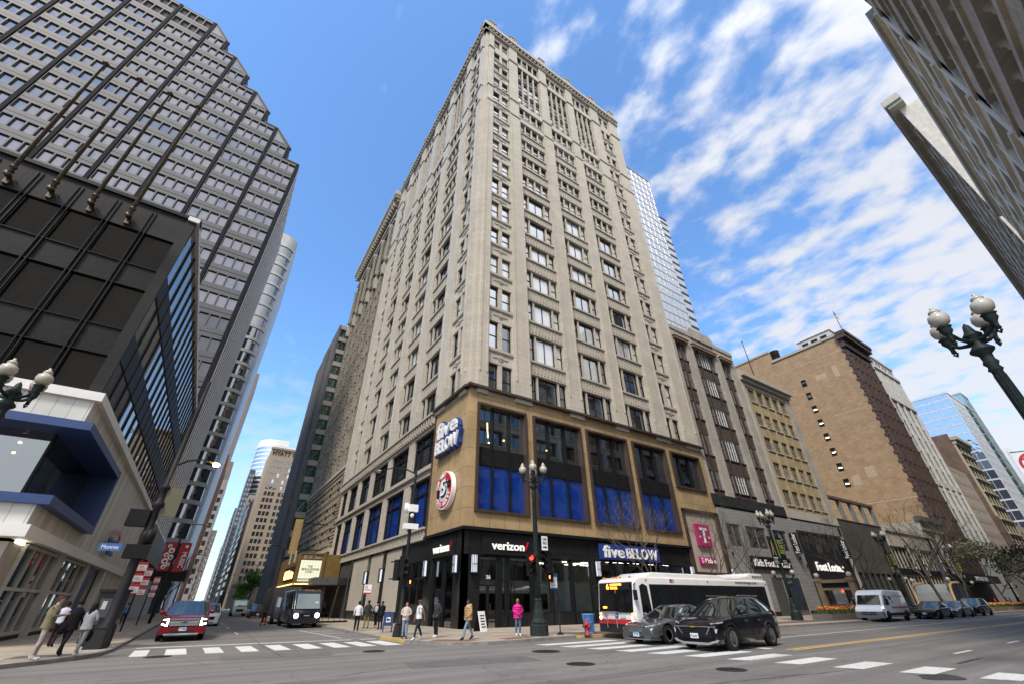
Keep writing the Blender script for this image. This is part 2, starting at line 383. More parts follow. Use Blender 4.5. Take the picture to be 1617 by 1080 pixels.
# ================================================================ ground, roads, pavements
CURB = 0.10
ASPH = surf('asphalt', (0.18, 0.166, 0.150), 0.9, var=0.2, scale=0.35, bump=0.5, bscale=55, stain=0.55)
def asphalt_detail(m):
    t = m.node_tree; b = t.nodes['Principled BSDF']; src = b.inputs['Base Color'].links[0].from_socket
    g = t.nodes.new('ShaderNodeNewGeometry')
    n = t.nodes.new('ShaderNodeTexNoise'); n.inputs['Scale'].default_value = 38; n.inputs['Detail'].default_value = 3
    t.links.new(g.outputs['Position'], n.inputs['Vector'])
    r = t.nodes.new('ShaderNodeMapRange'); r.inputs[1].default_value = .3; r.inputs[2].default_value = .7; r.inputs[3].default_value = .66; r.inputs[4].default_value = 1.34
    t.links.new(n.outputs[0], r.inputs[0])
    # tyre-worn streaks along both streets
    mp = t.nodes.new('ShaderNodeMapping'); mp.inputs['Scale'].default_value = (0.05, 1.1, 1); t.links.new(g.outputs['Position'], mp.inputs[0])
    n2 = t.nodes.new('ShaderNodeTexNoise'); n2.inputs['Scale'].default_value = 1.2; n2.inputs['Detail'].default_value = 6; t.links.new(mp.outputs[0], n2.inputs['Vector'])
    r2 = t.nodes.new('ShaderNodeMapRange'); r2.inputs[1].default_value = .35; r2.inputs[2].default_value = .65; r2.inputs[3].default_value = .72; r2.inputs[4].default_value = 1.16
    t.links.new(n2.outputs[0], r2.inputs[0])
    a = t.nodes.new('ShaderNodeMath'); a.operation = 'MULTIPLY'; t.links.new(r.outputs[0], a.inputs[0]); t.links.new(r2.outputs[0], a.inputs[1])
    # cracks
    v = t.nodes.new('ShaderNodeTexVoronoi'); v.feature = 'DISTANCE_TO_EDGE'; v.inputs['Scale'].default_value = 0.28
    nz = t.nodes.new('ShaderNodeTexNoise'); nz.inputs['Scale'].default_value = 1.5; nz.inputs['Detail'].default_value = 8
    t.links.new(g.outputs['Position'], nz.inputs['Vector'])
    ad = t.nodes.new('ShaderNodeVectorMath'); ad.operation = 'ADD'; t.links.new(g.outputs['Position'], ad.inputs[0]); t.links.new(nz.outputs['Color'], ad.inputs[1])
    t.links.new(ad.outputs[0], v.inputs['Vector'])
    r3 = t.nodes.new('ShaderNodeMapRange'); r3.inputs[1].default_value = 0.0; r3.inputs[2].default_value = 0.006; r3.inputs[3].default_value = .55; r3.inputs[4].default_value = 1
    t.links.new(v.outputs[0], r3.inputs[0])
    a2 = t.nodes.new('ShaderNodeMath'); a2.operation = 'MULTIPLY'; t.links.new(a.outputs[0], a2.inputs[0]); t.links.new(r3.outputs[0], a2.inputs[1])
    x = t.nodes.new('ShaderNodeMix'); x.data_type = 'RGBA'; x.blend_type = 'MULTIPLY'; x.inputs['Factor'].default_value = 1
    t.links.new(src, x.inputs[6]); t.links.new(a2.outputs[0], x.inputs[7]); t.links.new(x.outputs[2], b.inputs['Base Color'])
asphalt_detail(ASPH)
CONC = brick('sidewalk_concrete', (0.37, 0.305, 0.235), (0.33, 0.275, 0.212), (0.17, 0.14, 0.115), 1.5, 1.5, 0.02, 0.9, 0.4, flat=True, stain=0.3, off=0.0)
KERB = surf('kerb_stone', (0.20, 0.19, 0.175), 0.9, var=0.25, scale=3, bump=0.4)
def wornpaint(name, col):
    m = surf(name, col, .8, var=.1, scale=9, stain=.3); t = m.node_tree; b = t.nodes['Principled BSDF']; src = b.inputs['Base Color'].links[0].from_socket
    g = t.nodes.new('ShaderNodeNewGeometry'); n = t.nodes.new('ShaderNodeTexNoise'); n.inputs['Scale'].default_value = 7; n.inputs['Detail'].default_value = 10; n.inputs['Roughness'].default_value = .75
    t.links.new(g.outputs['Position'], n.inputs['Vector']); r = t.nodes.new('ShaderNodeMapRange'); r.inputs[1].default_value = .54; r.inputs[2].default_value = .66; r.inputs[3].default_value = 0; r.inputs[4].default_value = .8
    t.links.new(n.outputs[0], r.inputs[0]); x = t.nodes.new('ShaderNodeMix'); x.data_type = 'RGBA'; t.links.new(r.outputs[0], x.inputs['Factor']); t.links.new(src, x.inputs[6]); x.inputs[7].default_value = (.16, .15, .135, 1)
    t.links.new(x.outputs[2], b.inputs['Base Color']); return m
PAINT = wornpaint('road_paint', (0.60, 0.60, 0.55))
YPAINT = wornpaint('yellow_road_paint', (0.58, 0.37, 0.10))
GRD = surf('ground_soil', (0.12, 0.115, 0.105), 0.95, var=0.2, scale=0.2)
mb = MB(); mb.box(-3000, 3000, -3000, 3000, -0.6, -0.05, GRD); mb.build('ground', kind='structure')
mb = MB(); mb.box(-400, 900, 0.9, 18.0, -0.045, 0.0, ASPH); mb.build('road', kind='structure')
mb = MB(); mb.box(-2.25, 8.9, 18.0, 1500, -0.045, 0.0, ASPH); mb.box(-2.25, 8.9, -200, 0.9, -0.045, 0.0, ASPH); mb.build('side_road', kind='structure')
mb = MB(); mb.box(8.9, 20, 18.0, 19.3, -0.045, -0.002, ASPH); mb.box(-7, -2.25, 18.0, 23, -0.045, -0.002, ASPH); mb.build('road_corner', kind='structure')
# far right corner pavement, measured outline
NE = [(8.6, 700), (8.65, 60), (8.7, 37), (8.45, 27), (8.3, 24.5), (8.55, 21.6), (8.95, 20.2), (9.8, 18.9), (11, 18.35), (12.8, 18.5), (14.4, 18.8), (16.5, 19.0), (19.7, 18.5), (23, 18.2), (27.6, 17.8), (33.6, 17.45), (45, 17.2), (700, 17.2), (700, 29), (15.6, 29), (15.6, 700)]
NW = [(-8.2, 700), (-8.2, 29), (-300, 29), (-300, 17.6), (-9, 17.9), (-5.2, 19.4), (-4.2, 20.4), (-3.4, 21.3), (-2.9, 22.0), (-2.45, 23.2), (-2.3, 25), (-2.27, 30), (-2.25, 700)]
def pave(outline, name):
    mb = MB(); mb.prism(outline, -0.04, CURB, CONC); return mb.build(name, kind='structure')
pave(NE, 'pavement'); pave(NW, 'pavement')
pave([(8.9, 0.9), (600, 0.9), (600, -5.5), (14.2, -5.5), (14.2, -100), (8.9, -100)], 'pavement')
def kerb(line, name, w=0.16, h=0.012, ylw=None):
    mb = MB()
    for i in range(len(line)-1):
        a, b = Vector((*line[i], 0)), Vector((*line[i+1], 0)); d = (b-a).normalized(); n = Vector((-d.y, d.x, 0))
        # n points to the pavement side
        P = [a-n*0.012, b-n*0.012, b+n*w, a+n*w]
        m = ylw if (ylw and ylw[1](line[i])) else KERB
        m = ylw[0] if (ylw and ylw[1](line[i])) else KERB
        mb.hexa([(p.x, p.y, -0.03) for p in P]+[(p.x, p.y, CURB+h) for p in P], m)
    mb.build(name, kind='structure')
kerb(list(reversed(NE[:18]))[::-1][0:18], 'kerb', ylw=(surf('yellow_kerb', (0.42, 0.30, 0.08), 0.85, var=.3, scale=4), lambda p: (16 < p[0] < 26 or 23 < p[1] < 25.5)))
kerb(list(reversed(NW[4:])), 'kerb')
# left-street crosswalk, stop line
def sheet(name, quads, m, z=0.004, kind='structure'):
    mb = MB()
    for q in quads: mb.add([(x, y, z) for x, y in q], [tuple(range(len(q)))], m)
    return mb.build(name, kind=kind)
q = []
for a, b in ((-1.45, -0.95), (-0.42, 0.25), (0.82, 1.42), (1.98, 2.58), (3.1, 3.7), (4.2, 4.85), (5.3, 5.95), (6.35, 7.0), (7.35, 8.1)):
    k = -0.20
    y0, y1 = 21.85+k*(a-0.2)/1.5, 24.65+k*(a-0.2)/1.5
    q.append([(a+.05, y0), (b+.05, y0-.05), (b, y1-.05), (a, y1)])
q.append([(-1.5, 26.0), (3.5, 25.5), (7.1, 25.05), (7.1, 25.3), (3.5, 25.8), (-1.5, 26.3)])
q.append([(7.5, 25.0), (8.3, 24.95), (8.3, 25.2), (7.5, 25.25)])
sheet('crosswalk', q, PAINT)
q = []
yy = 17.2
for i in range(18):
    y = 16.75-0.68*i*1.9/1.0*0.5
ys = [16.9, 15.75, 14.6, 13.45, 12.3, 11.5, 10.87, 10.38]
for i, y in enumerate([16.6, 15.3, 14.0, 12.75, 11.5, 10.2, 8.85, 7.55, 6.15, 4.8, 3.4]):
    x0 = 12.6+0.21*(16.6-y); x1 = 17.0
    q.append([(x0+.25, y), (x0, y+.62), (x1-.1, y+.62), (x1, y)])
sheet('crosswalk', q, PAINT)
sheet('stop_line', [[(18.3, 10.4), (18.75, 10.4), (18.75, 16.2), (18.3, 16.2)]], PAINT)
sheet('centre_line', [[(18.6, 9.55), (700, 10.2), (700, 10.35), (18.6, 9.7)], [(18.6, 9.8), (700, 10.45), (700, 10.6), (18.6, 9.95)]], YPAINT)
sheet('lane_line', [[(20, 12.95), (75, 13.3), (75, 13.42), (20, 13.07)]] + [[(x, 5.9), (x+1.8, 5.9), (x+1.8, 6.02), (x, 6.02)] for x in [21.5+6.6*i for i in range(25)]], PAINT)
sheet('lane_line', [[(x, 12.9), (x+3.2, 12.9), (x+3.2, 13.0), (x, 13.0)] for x in [84+9*i for i in range(10)]]
      + [[(6.9, 26.5), (7.0, 26.5), (6.6, 36), (6.5, 36)]] + [[(2.7, y), (2.8, y), (2.8, y+3), (2.7, y+3)] for y in range(34, 90, 9)] + [[(7.0, 31), (8.3, 31), (8.3, 31.2), (7.0, 31.2)], [(6.9, 34), (8.3, 34), (8.3, 34.15), (6.9, 34.15)]], PAINT)
# manholes, drains, tar seams
IRON = surf('cast_iron', (0.035, 0.033, 0.032), 0.6, var=0.4, scale=12, bump=0.8, bscale=30)
TAR = surf('tar_patch', (0.05, 0.05, 0.05), 0.75, var=0.3, scale=4)
def manhole(x, y, r, label):
    t = thing('manhole_cover', label, 'manhole cover', (x, y, 0), group='manhole covers in the roadway')
    mb = MB(); mb.lathe([(r, 0.002), (r, 0.012), (r*.9, 0.014), (r*.88, 0.010)], IRON, seg=28)
    mb.build('rim', t, True)
    mb = MB(); mb.lathe([(r*.86, 0.002), (r*.86, 0.013), (0.01, 0.013)], IRON, seg=28)
    for i in range(-4, 5):
        h = sqrt(max(0, (r*.8)**2-(i*r*.17)**2)); mb.box(-h, h, i*r*.17-r*.04, i*r*.17+r*.04, 0.013, 0.019, IRON)
    mb.build('lid', t, True)
manhole(11.28, 14.72, .52, 'dark round manhole cover just outside the striped crosswalk, in front of the corner lamp post')
manhole(9.88, 11.27, .42, 'round manhole cover nearest the middle of the open junction asphalt')
manhole(12.23, 8.07, .38, 'round manhole cover in front of the black suv')
manhole(6.17, 18.66, .42, 'round manhole cover just in front of the left-street crosswalk stripes')
manhole(-0.54, 21.5, .42, 'worn iron cover at the left end of the left-street crosswalk')
def blob(cx, cy, a, b, n=26, ph=0):
    return [(cx+a*cos(t)*(1+.12*sin(3*t+ph)), cy+b*sin(t)*(1+.12*cos(4*t+ph))) for t in [2*pi*i/n for i in range(n)]]
sheet('tar_patch', [blob(14.9, 4.55, .62, .38), blob(19.3, 5.1, 1.2, .06, ph=2)], TAR, 0.006)
random.seed(3)
def seam(a, b, w=.016, j=.05, n=34):
    a, b = Vector((*a, 0)), Vector((*b, 0)); d = (b-a).normalized(); nn = Vector((-d.y, d.x, 0)); L_, R_ = [], []; o = 0
    for i in range(n+1):
        o = o*.7+random.uniform(-j, j); c = a+(b-a)*i/n+nn*o; ww = w*random.uniform(.4, 1.2); L_.append((c+nn*ww)[:2]); R_.append((c-nn*ww)[:2])
    return [[L_[i], L_[i+1], R_[i+1], R_[i]] for i in range(n)]
qs = []
for a, b in (((-2, 20.5), (9, 19.2)), ((3, 18.5), (3.4, 60)), ((4, 9), (60, 8.6)), ((12.5, 3), (40, 3.3)), ((0, 12), (8, 14.5)), ((20, 12), (75, 11.6)), ((7, 7.5), (15, 6.2))): qs += seam(a, b)
sheet('road_seam', qs, TAR, 0.0055)
def worn(name, col): return surf(name, col, .9, var=.2, scale=2, stain=.3)
sheet('road_patch', [[(5.5, 13.2), (9.5, 12.6), (9.8, 14.0), (5.8, 14.7)], [(21, 13.4), (27, 13.3), (27, 14.9), (21, 15)], [(1.2, 18.6), (4.6, 18.2), (4.8, 19.6), (1.3, 20.1)]], worn('asphalt_patch', (.12, .113, .105)), 0.0028)
sheet('ramp_plate', [[(-4.6, 22.3), (-3.2, 22.2), (-2.95, 23.2), (-4.4, 23.4)]], surf('tactile_plate', (0.10, 0.085, 0.08), .8, var=.3, scale=14), CURB+.004)
sheet('ramp_plate', [[(9.2, 20.4), (10.4, 19.2), (11.3, 19.6), (9.9, 21.2)], [(12.4, 19.0), (14.2, 19.3), (14.3, 20.2), (12.5, 19.9)]], surf('brick_red_plate', (0.20, 0.09, 0.06), .85, var=.3, scale=12), CURB+.004)
sheet('brick_strip', [[(17.0, 19.3), (120, 17.9), (120, 19.6), (17, 21.0)]], brick('paver', (0.17, 0.095, 0.075), (0.14, 0.085, 0.07), (0.09, 0.07, 0.06), .4, .2, .012, .9, .4, flat=True), CURB+.004)

# ================================================================ main corner tower
X0, Y0 = 14.7, 28.0
TERRA = brick('cream_terracotta', (0.51, 0.46, 0.375), (0.48, 0.43, 0.35), (0.34, 0.30, 0.245), 1.1, 0.5, 0.014, 0.6, 0.15, stain=0.16)
TERD = surf('terracotta_ornament', (0.40, 0.36, 0.295), 0.65, var=0.15, scale=5, stain=.3)
ROWS = [(17.35, 20.35), (22.0, 25.05), (26.8, 29.5), (31.3, 33.9), (35.75, 38.2), (39.9, 42.75), (44.25, 47.2), (48.75, 51.3), (53.15, 55.5), (57.1, 59.6), (61.25, 63.8), (65.25, 68.0), (69.7, 72.3), (74.2, 76.65), (78.05, 80.6), (82.5, 85.0)]
tower = thing('corner_tower', 'tall cream terracotta corner tower with fluted piers above a tan and black store base', 'building', (X0, Y0, 0))
FR, FL = FW_(Y0), FN_(X0)
XE, YE, ZT = 46.0, 69.2, 88.0
ZB = 16.9
wall = MB()
# upper body, set back behind the skins; lower body leaves room for shop interiors
wall.box(X0+.45, XE, Y0+.45, YE, ZB, ZT-1.0, TERRA)
wall.box(X0+6, XE, Y0+6, YE, 0, ZB, surf('dark_core', (0.05, 0.05, 0.05), .9))
wall.box(X0+.2, X0+6, 39.4, YE, 0, 6.0, TERRA)
win = Wins(tower, limit=99, minpx=20)
def bay4(F, a, w, r, kind):
    k = w/4.6
    if kind == 'tri': cols = [(a+.03*k, a+.92*k), (a+1.08*k, a+3.52*k), (a+3.68*k, a+4.57*k)]
    else: cols = [(a+(.03+1.18*i)*k, a+(1.02+1.18*i)*k) for i in range(4)]
    return cols
def facade(F, bays, u_end):
    """bays: (start, width, kind) between piers"""
    x = F.o.x*0
    prev = bays['start']
    for i, (a, b, kind) in enumerate(bays['list']):
        # pier from prev to a
        pier(F, prev, a)
        for r, (z0, z1) in enumerate(ROWS):
            za = ZB if r == 0 else ROWS[r-1][1]
            if kind == 2:
                m = (a+b)/2; cols = [(a+.12, m-.22), (m+.22, b-.12)]
            elif r <= 6: cols = bay4(F, a, b-a, r, 'tri')
            else: cols = bay4(F, a, b-a, r, 'four')
            rec = kind == 4 and 12 <= r <= 14
            if rec:
                if r == 12:
                    zz0, zz1 = 69.3, 81.0
                    wall.fb(F, a, b, ROWS[11][1], zz0, -.44, .0, TERRA)
                    for c0, c1 in zip([a]+[c[1] for c in cols], [c[0] for c in cols]+[b]):
                        wall.fb(F, c0, c1, zz0, zz1, -.44, -.02, TERRA)
                    for zf in (73.0, 77.0):
                        for c0, c1 in cols: wall.fb(F, c0, c1, zf, zf+1.2, -.44, -.3, DKF)
                for c0, c1 in cols: win.add(F, c0, ROWS[r][0]-.3, c1-c0, 2.9, 1, 2, DKF, random.choice((G2, G1)), -.43)
                continue
            if kind == 4 and r == 15: za = 81.0
            skinrow(F, a, b, za, z0, z1, cols)
            for j, (c0, c1) in enumerate(cols):
                big = kind == 4 and r <= 6 and j == 1
                gm = G2 if (r < 1 or (r == 1 and random.random() < .5)) else random.choice((G1, G1, G3, G3, G3))  # dimmer glass painted into the lowest rows as the opposite block's reflection
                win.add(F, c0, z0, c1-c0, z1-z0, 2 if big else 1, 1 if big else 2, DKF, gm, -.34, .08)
            if kind == 2 and r < 15:
                wall.fb(F, a-.02, b+.02, z0-.38, z0-.1, 0, .16, TERD); wall.fb(F, a+.05, b-.05, z0-.5, z0-.38, 0, .09, TERD)
                m = (a+b)/2
                if 0 < r:
                    d = .38; zc_ = z0-.95
                    wall.fpoly(F, [(m-d, zc_), (m, zc_-d), (m+d, zc_), (m, zc_+d)], 0, .09, TERD)
                    wall.fpoly(F, [(m-d*.4, zc_), (m, zc_-d*.4), (m+d*.4, zc_), (m, zc_+d*.4)], .09, .15, TERD)
                    for s in (-1, 1): wall.fb(F, min(m+s*.42, m+s*.85), max(m+s*.42, m+s*.85), zc_-.09, zc_+.09, 0, .06, TERD)
            elif kind == 4 and 0 < r < 12:
                wall.fb(F, a, b, z0-.26, z0-.04, 0, .18, TERD)
                wall.fb(F, a, b, ROWS[r-1][1]+.04, ROWS[r-1][1]+.16, 0, .08, TERD)
                n = 11
                if r < 11:
                    for k in range(n):
                        uu = a+.2+(b-a-.4)*k/(n-1)
                        wall.fb(F, uu-.07, uu+.07, ROWS[r-1][1]+.3, z0-.4, 0, .07, TERD)
        wall.fb(F, a, b, ROWS[15][1], 87.0, -.44, -.0, TERRA)
        if kind == 4: wall.fb(F, a, b, 81.05, 81.7, 0, .1, TERRA); wall.fb(F, a, b, 68.1, 69.2, 0, .12, TERRA); wall.fb(F, a, b, 63.95, 64.9, 0, .14, TERRA)
        prev = b
    pier(F, prev, u_end)
def skinrow(F, a, b, za, z0, z1, cols):
    wall.fb(F, a, b, za, z0, -.44, -.004, TERRA)
    x = a
    for c0, c1 in cols: wall.fb(F, x, c0, z0, z1, -.44, -.03, TERRA); x = c1
    wall.fb(F, x, b, z0, z1, -.44, -.03, TERRA)
pieru = {}
def pier(F, a, b):
    wall.fb(F, a, b, ZB, 64.3, -.44, .34, TERRA)
    wall.fb(F, a+.08, b-.08, 64.3, 87.0, -.44, .26, TERRA)
    for z, h, w in ((64.0, .35, .45), (68.4, .3, .40), (80.9, .35, .42), (86.2, .5, .5)): wall.fb(F, a-.03, b+.03, z, z+h, 0.0, w, TERD)
    n = 3
    for k in (0, 1):   # slim colonnettes at the pier edges
        uu = a+.16+(b-a-.32)*k
        wall.fb(F, uu-.055, uu+.055, 19.0, 63.6, .34, .42, TERRA)
    # finial block above the parapet
    wall.fb(F, (a+b)/2-.62, (a+b)/2+.62, 87.0, 89.6, -.9, .42, TERD)
    for k in (-.5, 0, .5): wall.fb(F, (a+b)/2+k-.12, (a+b)/2+k+.12, 87.2, 89.3, .42, .56, TERD)
    wall.fb(F, (a+b)/2-.75, (a+b)/2+.75, 89.6, 89.85, -1.0, .6, TERD)
Y0_, X0_ = Y0, X0
facade(FR, dict(start=X0+.45, list=[(16.2, 19.1, 2), (20.95, 25.6, 4), (27.4, 32.0, 4), (33.7, 38.3, 4), (40.6, 43.5, 2)]), XE)
FLx = FN_(X0)
facade(FLx, dict(start=Y0+.45, list=[(29.6, 32.6, 2), (34.6, 39.4, 4), (41.5, 46.4, 4), (48.5, 53.3, 4), (55.6, 60.4, 4), (62.5, 65.6, 2)]), YE)
wall.box(X0-.02, X0+.5, Y0-.02, Y0+.5, ZB, 89.7, TERRA)
wall.box(X0-.06, XE, Y0-.06, Y0+.0, 86.9, 87.0, TERRA)
wall.build('wall', tower)
co = MB()
for F, a, b in ((FR, X0-.9, XE+.2), (FLx, Y0-.9, YE)):
    co.fb(F, a+.5, b, 85.9, 86.3, -.3, .45, TERD); co.fb(F, a+.2, b, 86.9, 87.4, -.3, .75, TERD); co.fb(F, a+.2, b, 87.4, 88.2, -.3, .62, TERRA)
    u = a+1
    while u < b: co.fb(F, u, u+.3, 86.3, 86.9, 0, .62, TERD); u += .75
co.build('cornice', tower)
win.done()
# ---- tan clad second storey box
TAN = brick('tan_cladding', (0.43, 0.30, 0.155), (0.37, 0.26, 0.135), (0.17, 0.115, 0.06), 1.35, 1.5, 0.022, 0.5, 0.1, stain=0.25, off=0.0)
BRZ = surf('bronze_trim', (0.085, 0.058, 0.045), 0.4, metal=0.4, var=0.15)
SPN = surf('black_spandrel', (0.013, 0.013, 0.014), 0.5, var=0.3, scale=6)
BLUE = glass('blue_film_glass', col=(0.006, 0.035, 0.22), refl=0.13, tint=(.8, .85, 1), wave=.12)
GST = clearglass('shop_glass', 0.26, (0.62, 0.66, 0.62))
clad = MB(); FC = FW_(Y0-.12); FD = FN_(X0-.12)
fr_cols = [(15.3, 20.3), (21.0, 26.75), (27.4, 33.1), (33.85, 39.2), (40.0, 45.3)]
z0, z1, zr = 7.25, 16.0, 17.25
x = X0-.12
for i, (a, b) in enumerate(fr_cols):
    clad.fb(FC, x, a, 6.2, zr, -.5, 0, TAN)
    lo = z0 if i < 4 else 12.0
    clad.fb(FC, a, b, 6.2 if i < 4 else 9.9, lo, -.5, 0, TAN); clad.fb(FC, a, b, z1, zr, -.5, 0, TAN); x = b
clad.fb(FC, x, 46.3, 9.9, zr, -.5, 0, TAN)
clad.fb(FD, Y0+.4, 34.5, 6.2, zr, -.5, 0, TAN)
clad.box(46.0, 46.3, Y0+.4, Y0+1.2, 9.9, zr, TAN)
clad.build('cladding', tower)
tr = MB()
tr.fb(FC, X0-.45, 46.5, zr, zr+.22, -.6, .45, BRZ); tr.fb(FD, Y0+.0, 34.7, zr, zr+.22, -.6, .45, BRZ)
tr.fb(FD, 34.5, 34.68, 6.1, zr, -.5, .12, BRZ)
tr.build('roof_edge', tower)
cwin = []
for i, (a, b) in enumerate(fr_cols):
    lo = z0 if i < 4 else 12.0
    w = MB()
    for q in ((a, a+.2, lo, z1), (b-.2, b, lo, z1), (a+.2, b-.2, lo, lo+.2), (a+.2, b-.2, z1-.2, z1)): w.fb(FC, *q, -.45, .2, BRZ)
    n = 3
    for k in range(1, n): uu = a+(b-a)*k/n; w.fb(FC, uu-.07, uu+.07, lo+.2, z1-.2, -.4, -.12, BLK)
    fo = w.build('window_frame', tower)
    w = MB()
    if i < 4:
        w.fb(FC, a+.2, b-.2, 10.85, 12.3, -.38, -.2, SPN); w.build('spandrel', tower)
        w = MB(); w.fb(FC, a+.2+(.3 if i == 0 else 0), b-.2, lo+.2, 10.85, -.36, -.33, BLUE); w.build('blue_pane', tower)
    w = MB(); w.fb(FC, a+.2, b-.2, 12.3 if i < 4 else lo+.2, z1-.2, -.36, -.33, GST); w.build('pane', tower)
# room behind the upper windows
inn = MB(); IW = surf('interior_wall', (0.6, 0.6, 0.53), .9); IDK = surf('interior_dark', (0.06, 0.058, 0.055), .9)
inn.box(X0+.5, 45.9, Y0+5.8, Y0+5.9, 7, 16.8, IDK); inn.box(X0+.5, 45.9, Y0+.5, Y0+5.8, 16.6, 16.7, IDK); inn.box(X0+.5, 45.9, Y0+.45, Y0+5.8, 11.4, 11.6, IDK)
inn.box(45.9, 46.0, Y0+.5, Y0+6, 7, 16.8, IDK); inn.box(X0+.4, X0+.5, Y0+.5, Y0+6, 7, 16.8, IDK)
for x, w in ((15.6, .5), (19.4, .6), (21.3, .5), (24.9, 1.6), (27.8, 1.3), (29.5, 1.4), (34.3, 1.4), (37.3, 1.5), (40.5, .9), (43.6, 1.2)): inn.box(x, x+w, Y0+.9, Y0+1.1, 11.6, 16.6, IW)
inn.build('interior', tower)
LAMP = emit('warm_tube', (1.0, 0.72, 0.32), 9); LAMPW = emit('cool_tube', (1.0, 0.93, 0.75), 9)
lt = MB(); lt.T = None
lt.add([(17.2, Y0+1.5, 15.0), (17.3, Y0+1.5, 15.0), (19.2, Y0+4.6, 15.0), (19.1, Y0+4.6, 15.0), (17.2, Y0+1.5, 15.1), (17.3, Y0+1.5, 15.1), (19.2, Y0+4.6, 15.1), (19.1, Y0+4.6, 15.1)], ((0, 3, 2, 1), (4, 5, 6, 7), (0, 1, 5, 4), (1, 2, 6, 5), (2, 3, 7, 6), (3, 0, 4, 7)), LAMP)
for p in ((16.6, 2, 15.6), (18.6, 3.5, 14.1), (16.9, 3, 13.9), (19.6, 2.5, 14.2), (25.0, 3, 14.3), (37.3, 2, 13.3)): lt.box(p[0], p[0]+.14, Y0+p[1], Y0+p[1]+.14, p[2], p[2]+.08, LAMP)
lt.build('ceiling_lamp', tower)
# ---- ground floor: black granite and shop windows
GRAN = brick('black_granite', (0.016, 0.016, 0.017), (0.022, 0.021, 0.021), (0.006, 0.006, 0.006), 1.6, 1.2, 0.012, 0.22, 0.05, stain=0.3, off=0.0)
gf = MB(); FG = FW_(Y0); FH = FN_(X0)
shop = [(16.0, 17.55, 0, 4.4, 'door'), (17.85, 18.3, 0.85, 4.42, ''), (18.45, 20.5, .85, 4.42, ''), (20.75, 22.35, .85, 4.42, ''), (22.5, 24.4, .85, 4.42, ''), (24.6, 26.6, .85, 4.42, ''),
        (27.5, 29.0, .85, 4.4, ''), (29.2, 30.8, 0, 4.4, 'door'), (31.0, 32.8, 0, 4.4, 'door'), (33.0, 34.9, .85, 4.4, ''), (35.1, 36.9, .85, 4.4, ''), (37.1, 39.1, .85, 4.4, '')]
x = X0+.0
for a, b, lo, hi, k in shop:
    gf.fb(FG, x, a, 0, 4.44, -.4, 0 if a-x > .4 else -.12, GRAN if a-x > .4 else BLK)
    if lo: gf.fb(FG, a, b, 0, lo, -.4, -.03, GRAN)
    x = b
gf.fb(FG, x, 39.95, 0, 4.44, -.4, 0, GRAN)
gf.fb(FG, X0, 39.95, 4.44, 6.1, -.4, -.04, GRAN)
gf.fb(FG, X0-.25, 40.1, 6.02, 6.22, -.4, .3, SPN); gf.fb(FH, Y0-.2, 34.8, 6.02, 6.22, -.4, .3, SPN)
# left-street side
gf.fb(FH, Y0+.0, 29.5, 0, 6.05, -.4, 0, GRAN); gf.fb(FH, 33.2, 34.6, 0, 6.05, -.4, 0, GRAN); gf.fb(FH, 29.5, 33.2, 4.4, 6.05, -.4, -.05, GRAN)
gf.fb(FH, 39.2, 40.2, 0, 6.0, -.4, 0, GRAN); gf.fb(FH, 34.6, 39.2, 4.5, 6.0, -.4, -.05, GRAN); gf.fb(FH, 34.6, 39.2, 0, 1.4, -.4, -.05, GRAN)
gf.build('granite_base', tower)
for a, b, lo, hi, k in shop:
    w = MB()
    for q in ((a, a+.07, lo, hi), (b-.07, b, lo, hi), (a+.07, b-.07, lo, lo+.08), (a+.07, b-.07, hi-.08, hi)): w.fb(FG, *q, -.3, -.1, BLK)
    if k: w.fb(FG, a+.07, b-.07, 2.5, 2.62, -.3, -.1, BLK); w.fb(FG, (a+b)/2-.05, (a+b)/2+.05, lo, 2.5, -.3, -.1, BLK)
    o = w.build('door' if k else 'shop_window', tower)
    w = MB(); w.fb(FG, a+.07, b-.07, lo+.08, hi-.08, -.24, -.21, GST); w.build('pane', o)
    if k: w = MB(); w.fb(FG, (a+b)/2+.1, (a+b)/2+.14, .9, 1.5, -.1, -.02, surf('steel', (.5, .5, .5), .3, metal=1)); w.build('handle', o)
for a, b, lo, hi in ((29.5, 31.2, 0, 4.4), (31.4, 33.2, 0, 4.4), (34.6, 36.1, 1.4, 4.5), (36.1, 37.7, 1.4, 4.5), (37.7, 39.2, 1.4, 4.5)):
    w = MB()
    for q in ((a, a+.1, lo, hi), (b-.1, b, lo, hi), (a+.1, b-.1, lo, lo+.1), (a+.1, b-.1, hi-.1, hi)): w.fb(FH, *q, -.3, -.1, BLK)
    if lo: w.fb(FH, a+.1, b-.1, 3.2, 3.35, -.3, -.12, BLK)
    o = w.build('shop_window', tower)
    w = MB(); w.fb(FH, a+.1, b-.1, lo+.1, hi-.1, -.24, -.21, GST); w.build('pane', o)
inn = MB(); CEI = surf('shop_ceiling', (0.30, 0.30, 0.28), .9); PANL = surf('grey_green_panel', (0.5, 0.53, 0.46), .8)
inn.box(X0+.4, 40, Y0+.4, Y0+6, 4.55, 4.7, CEI); inn.box(X0+.4, 40, Y0+.4, Y0+6, .1, .16, surf('shop_floor', (.12, .11, .1), .4)); inn.box(X0+5.8, 40, Y0+5.9, Y0+6, .16, 4.55, IDK)
inn.box(X0+5.9, X0+6.0, Y0+.4, Y0+11.4, .16, 4.55, IDK); inn.box(X0+.4, X0+5.9, Y0+11.2, Y0+11.4, .16, 4.55, IDK); inn.box(X0+.4, X0+5.9, Y0+6, Y0+11.2, 4.55, 4.7, CEI); inn.box(X0+.4, X0+5.9, Y0+6, Y0+11.2, .1, .16, IDK)
inn.box(39.9, 40, Y0+.4, Y0+6, .16, 4.55, IDK)
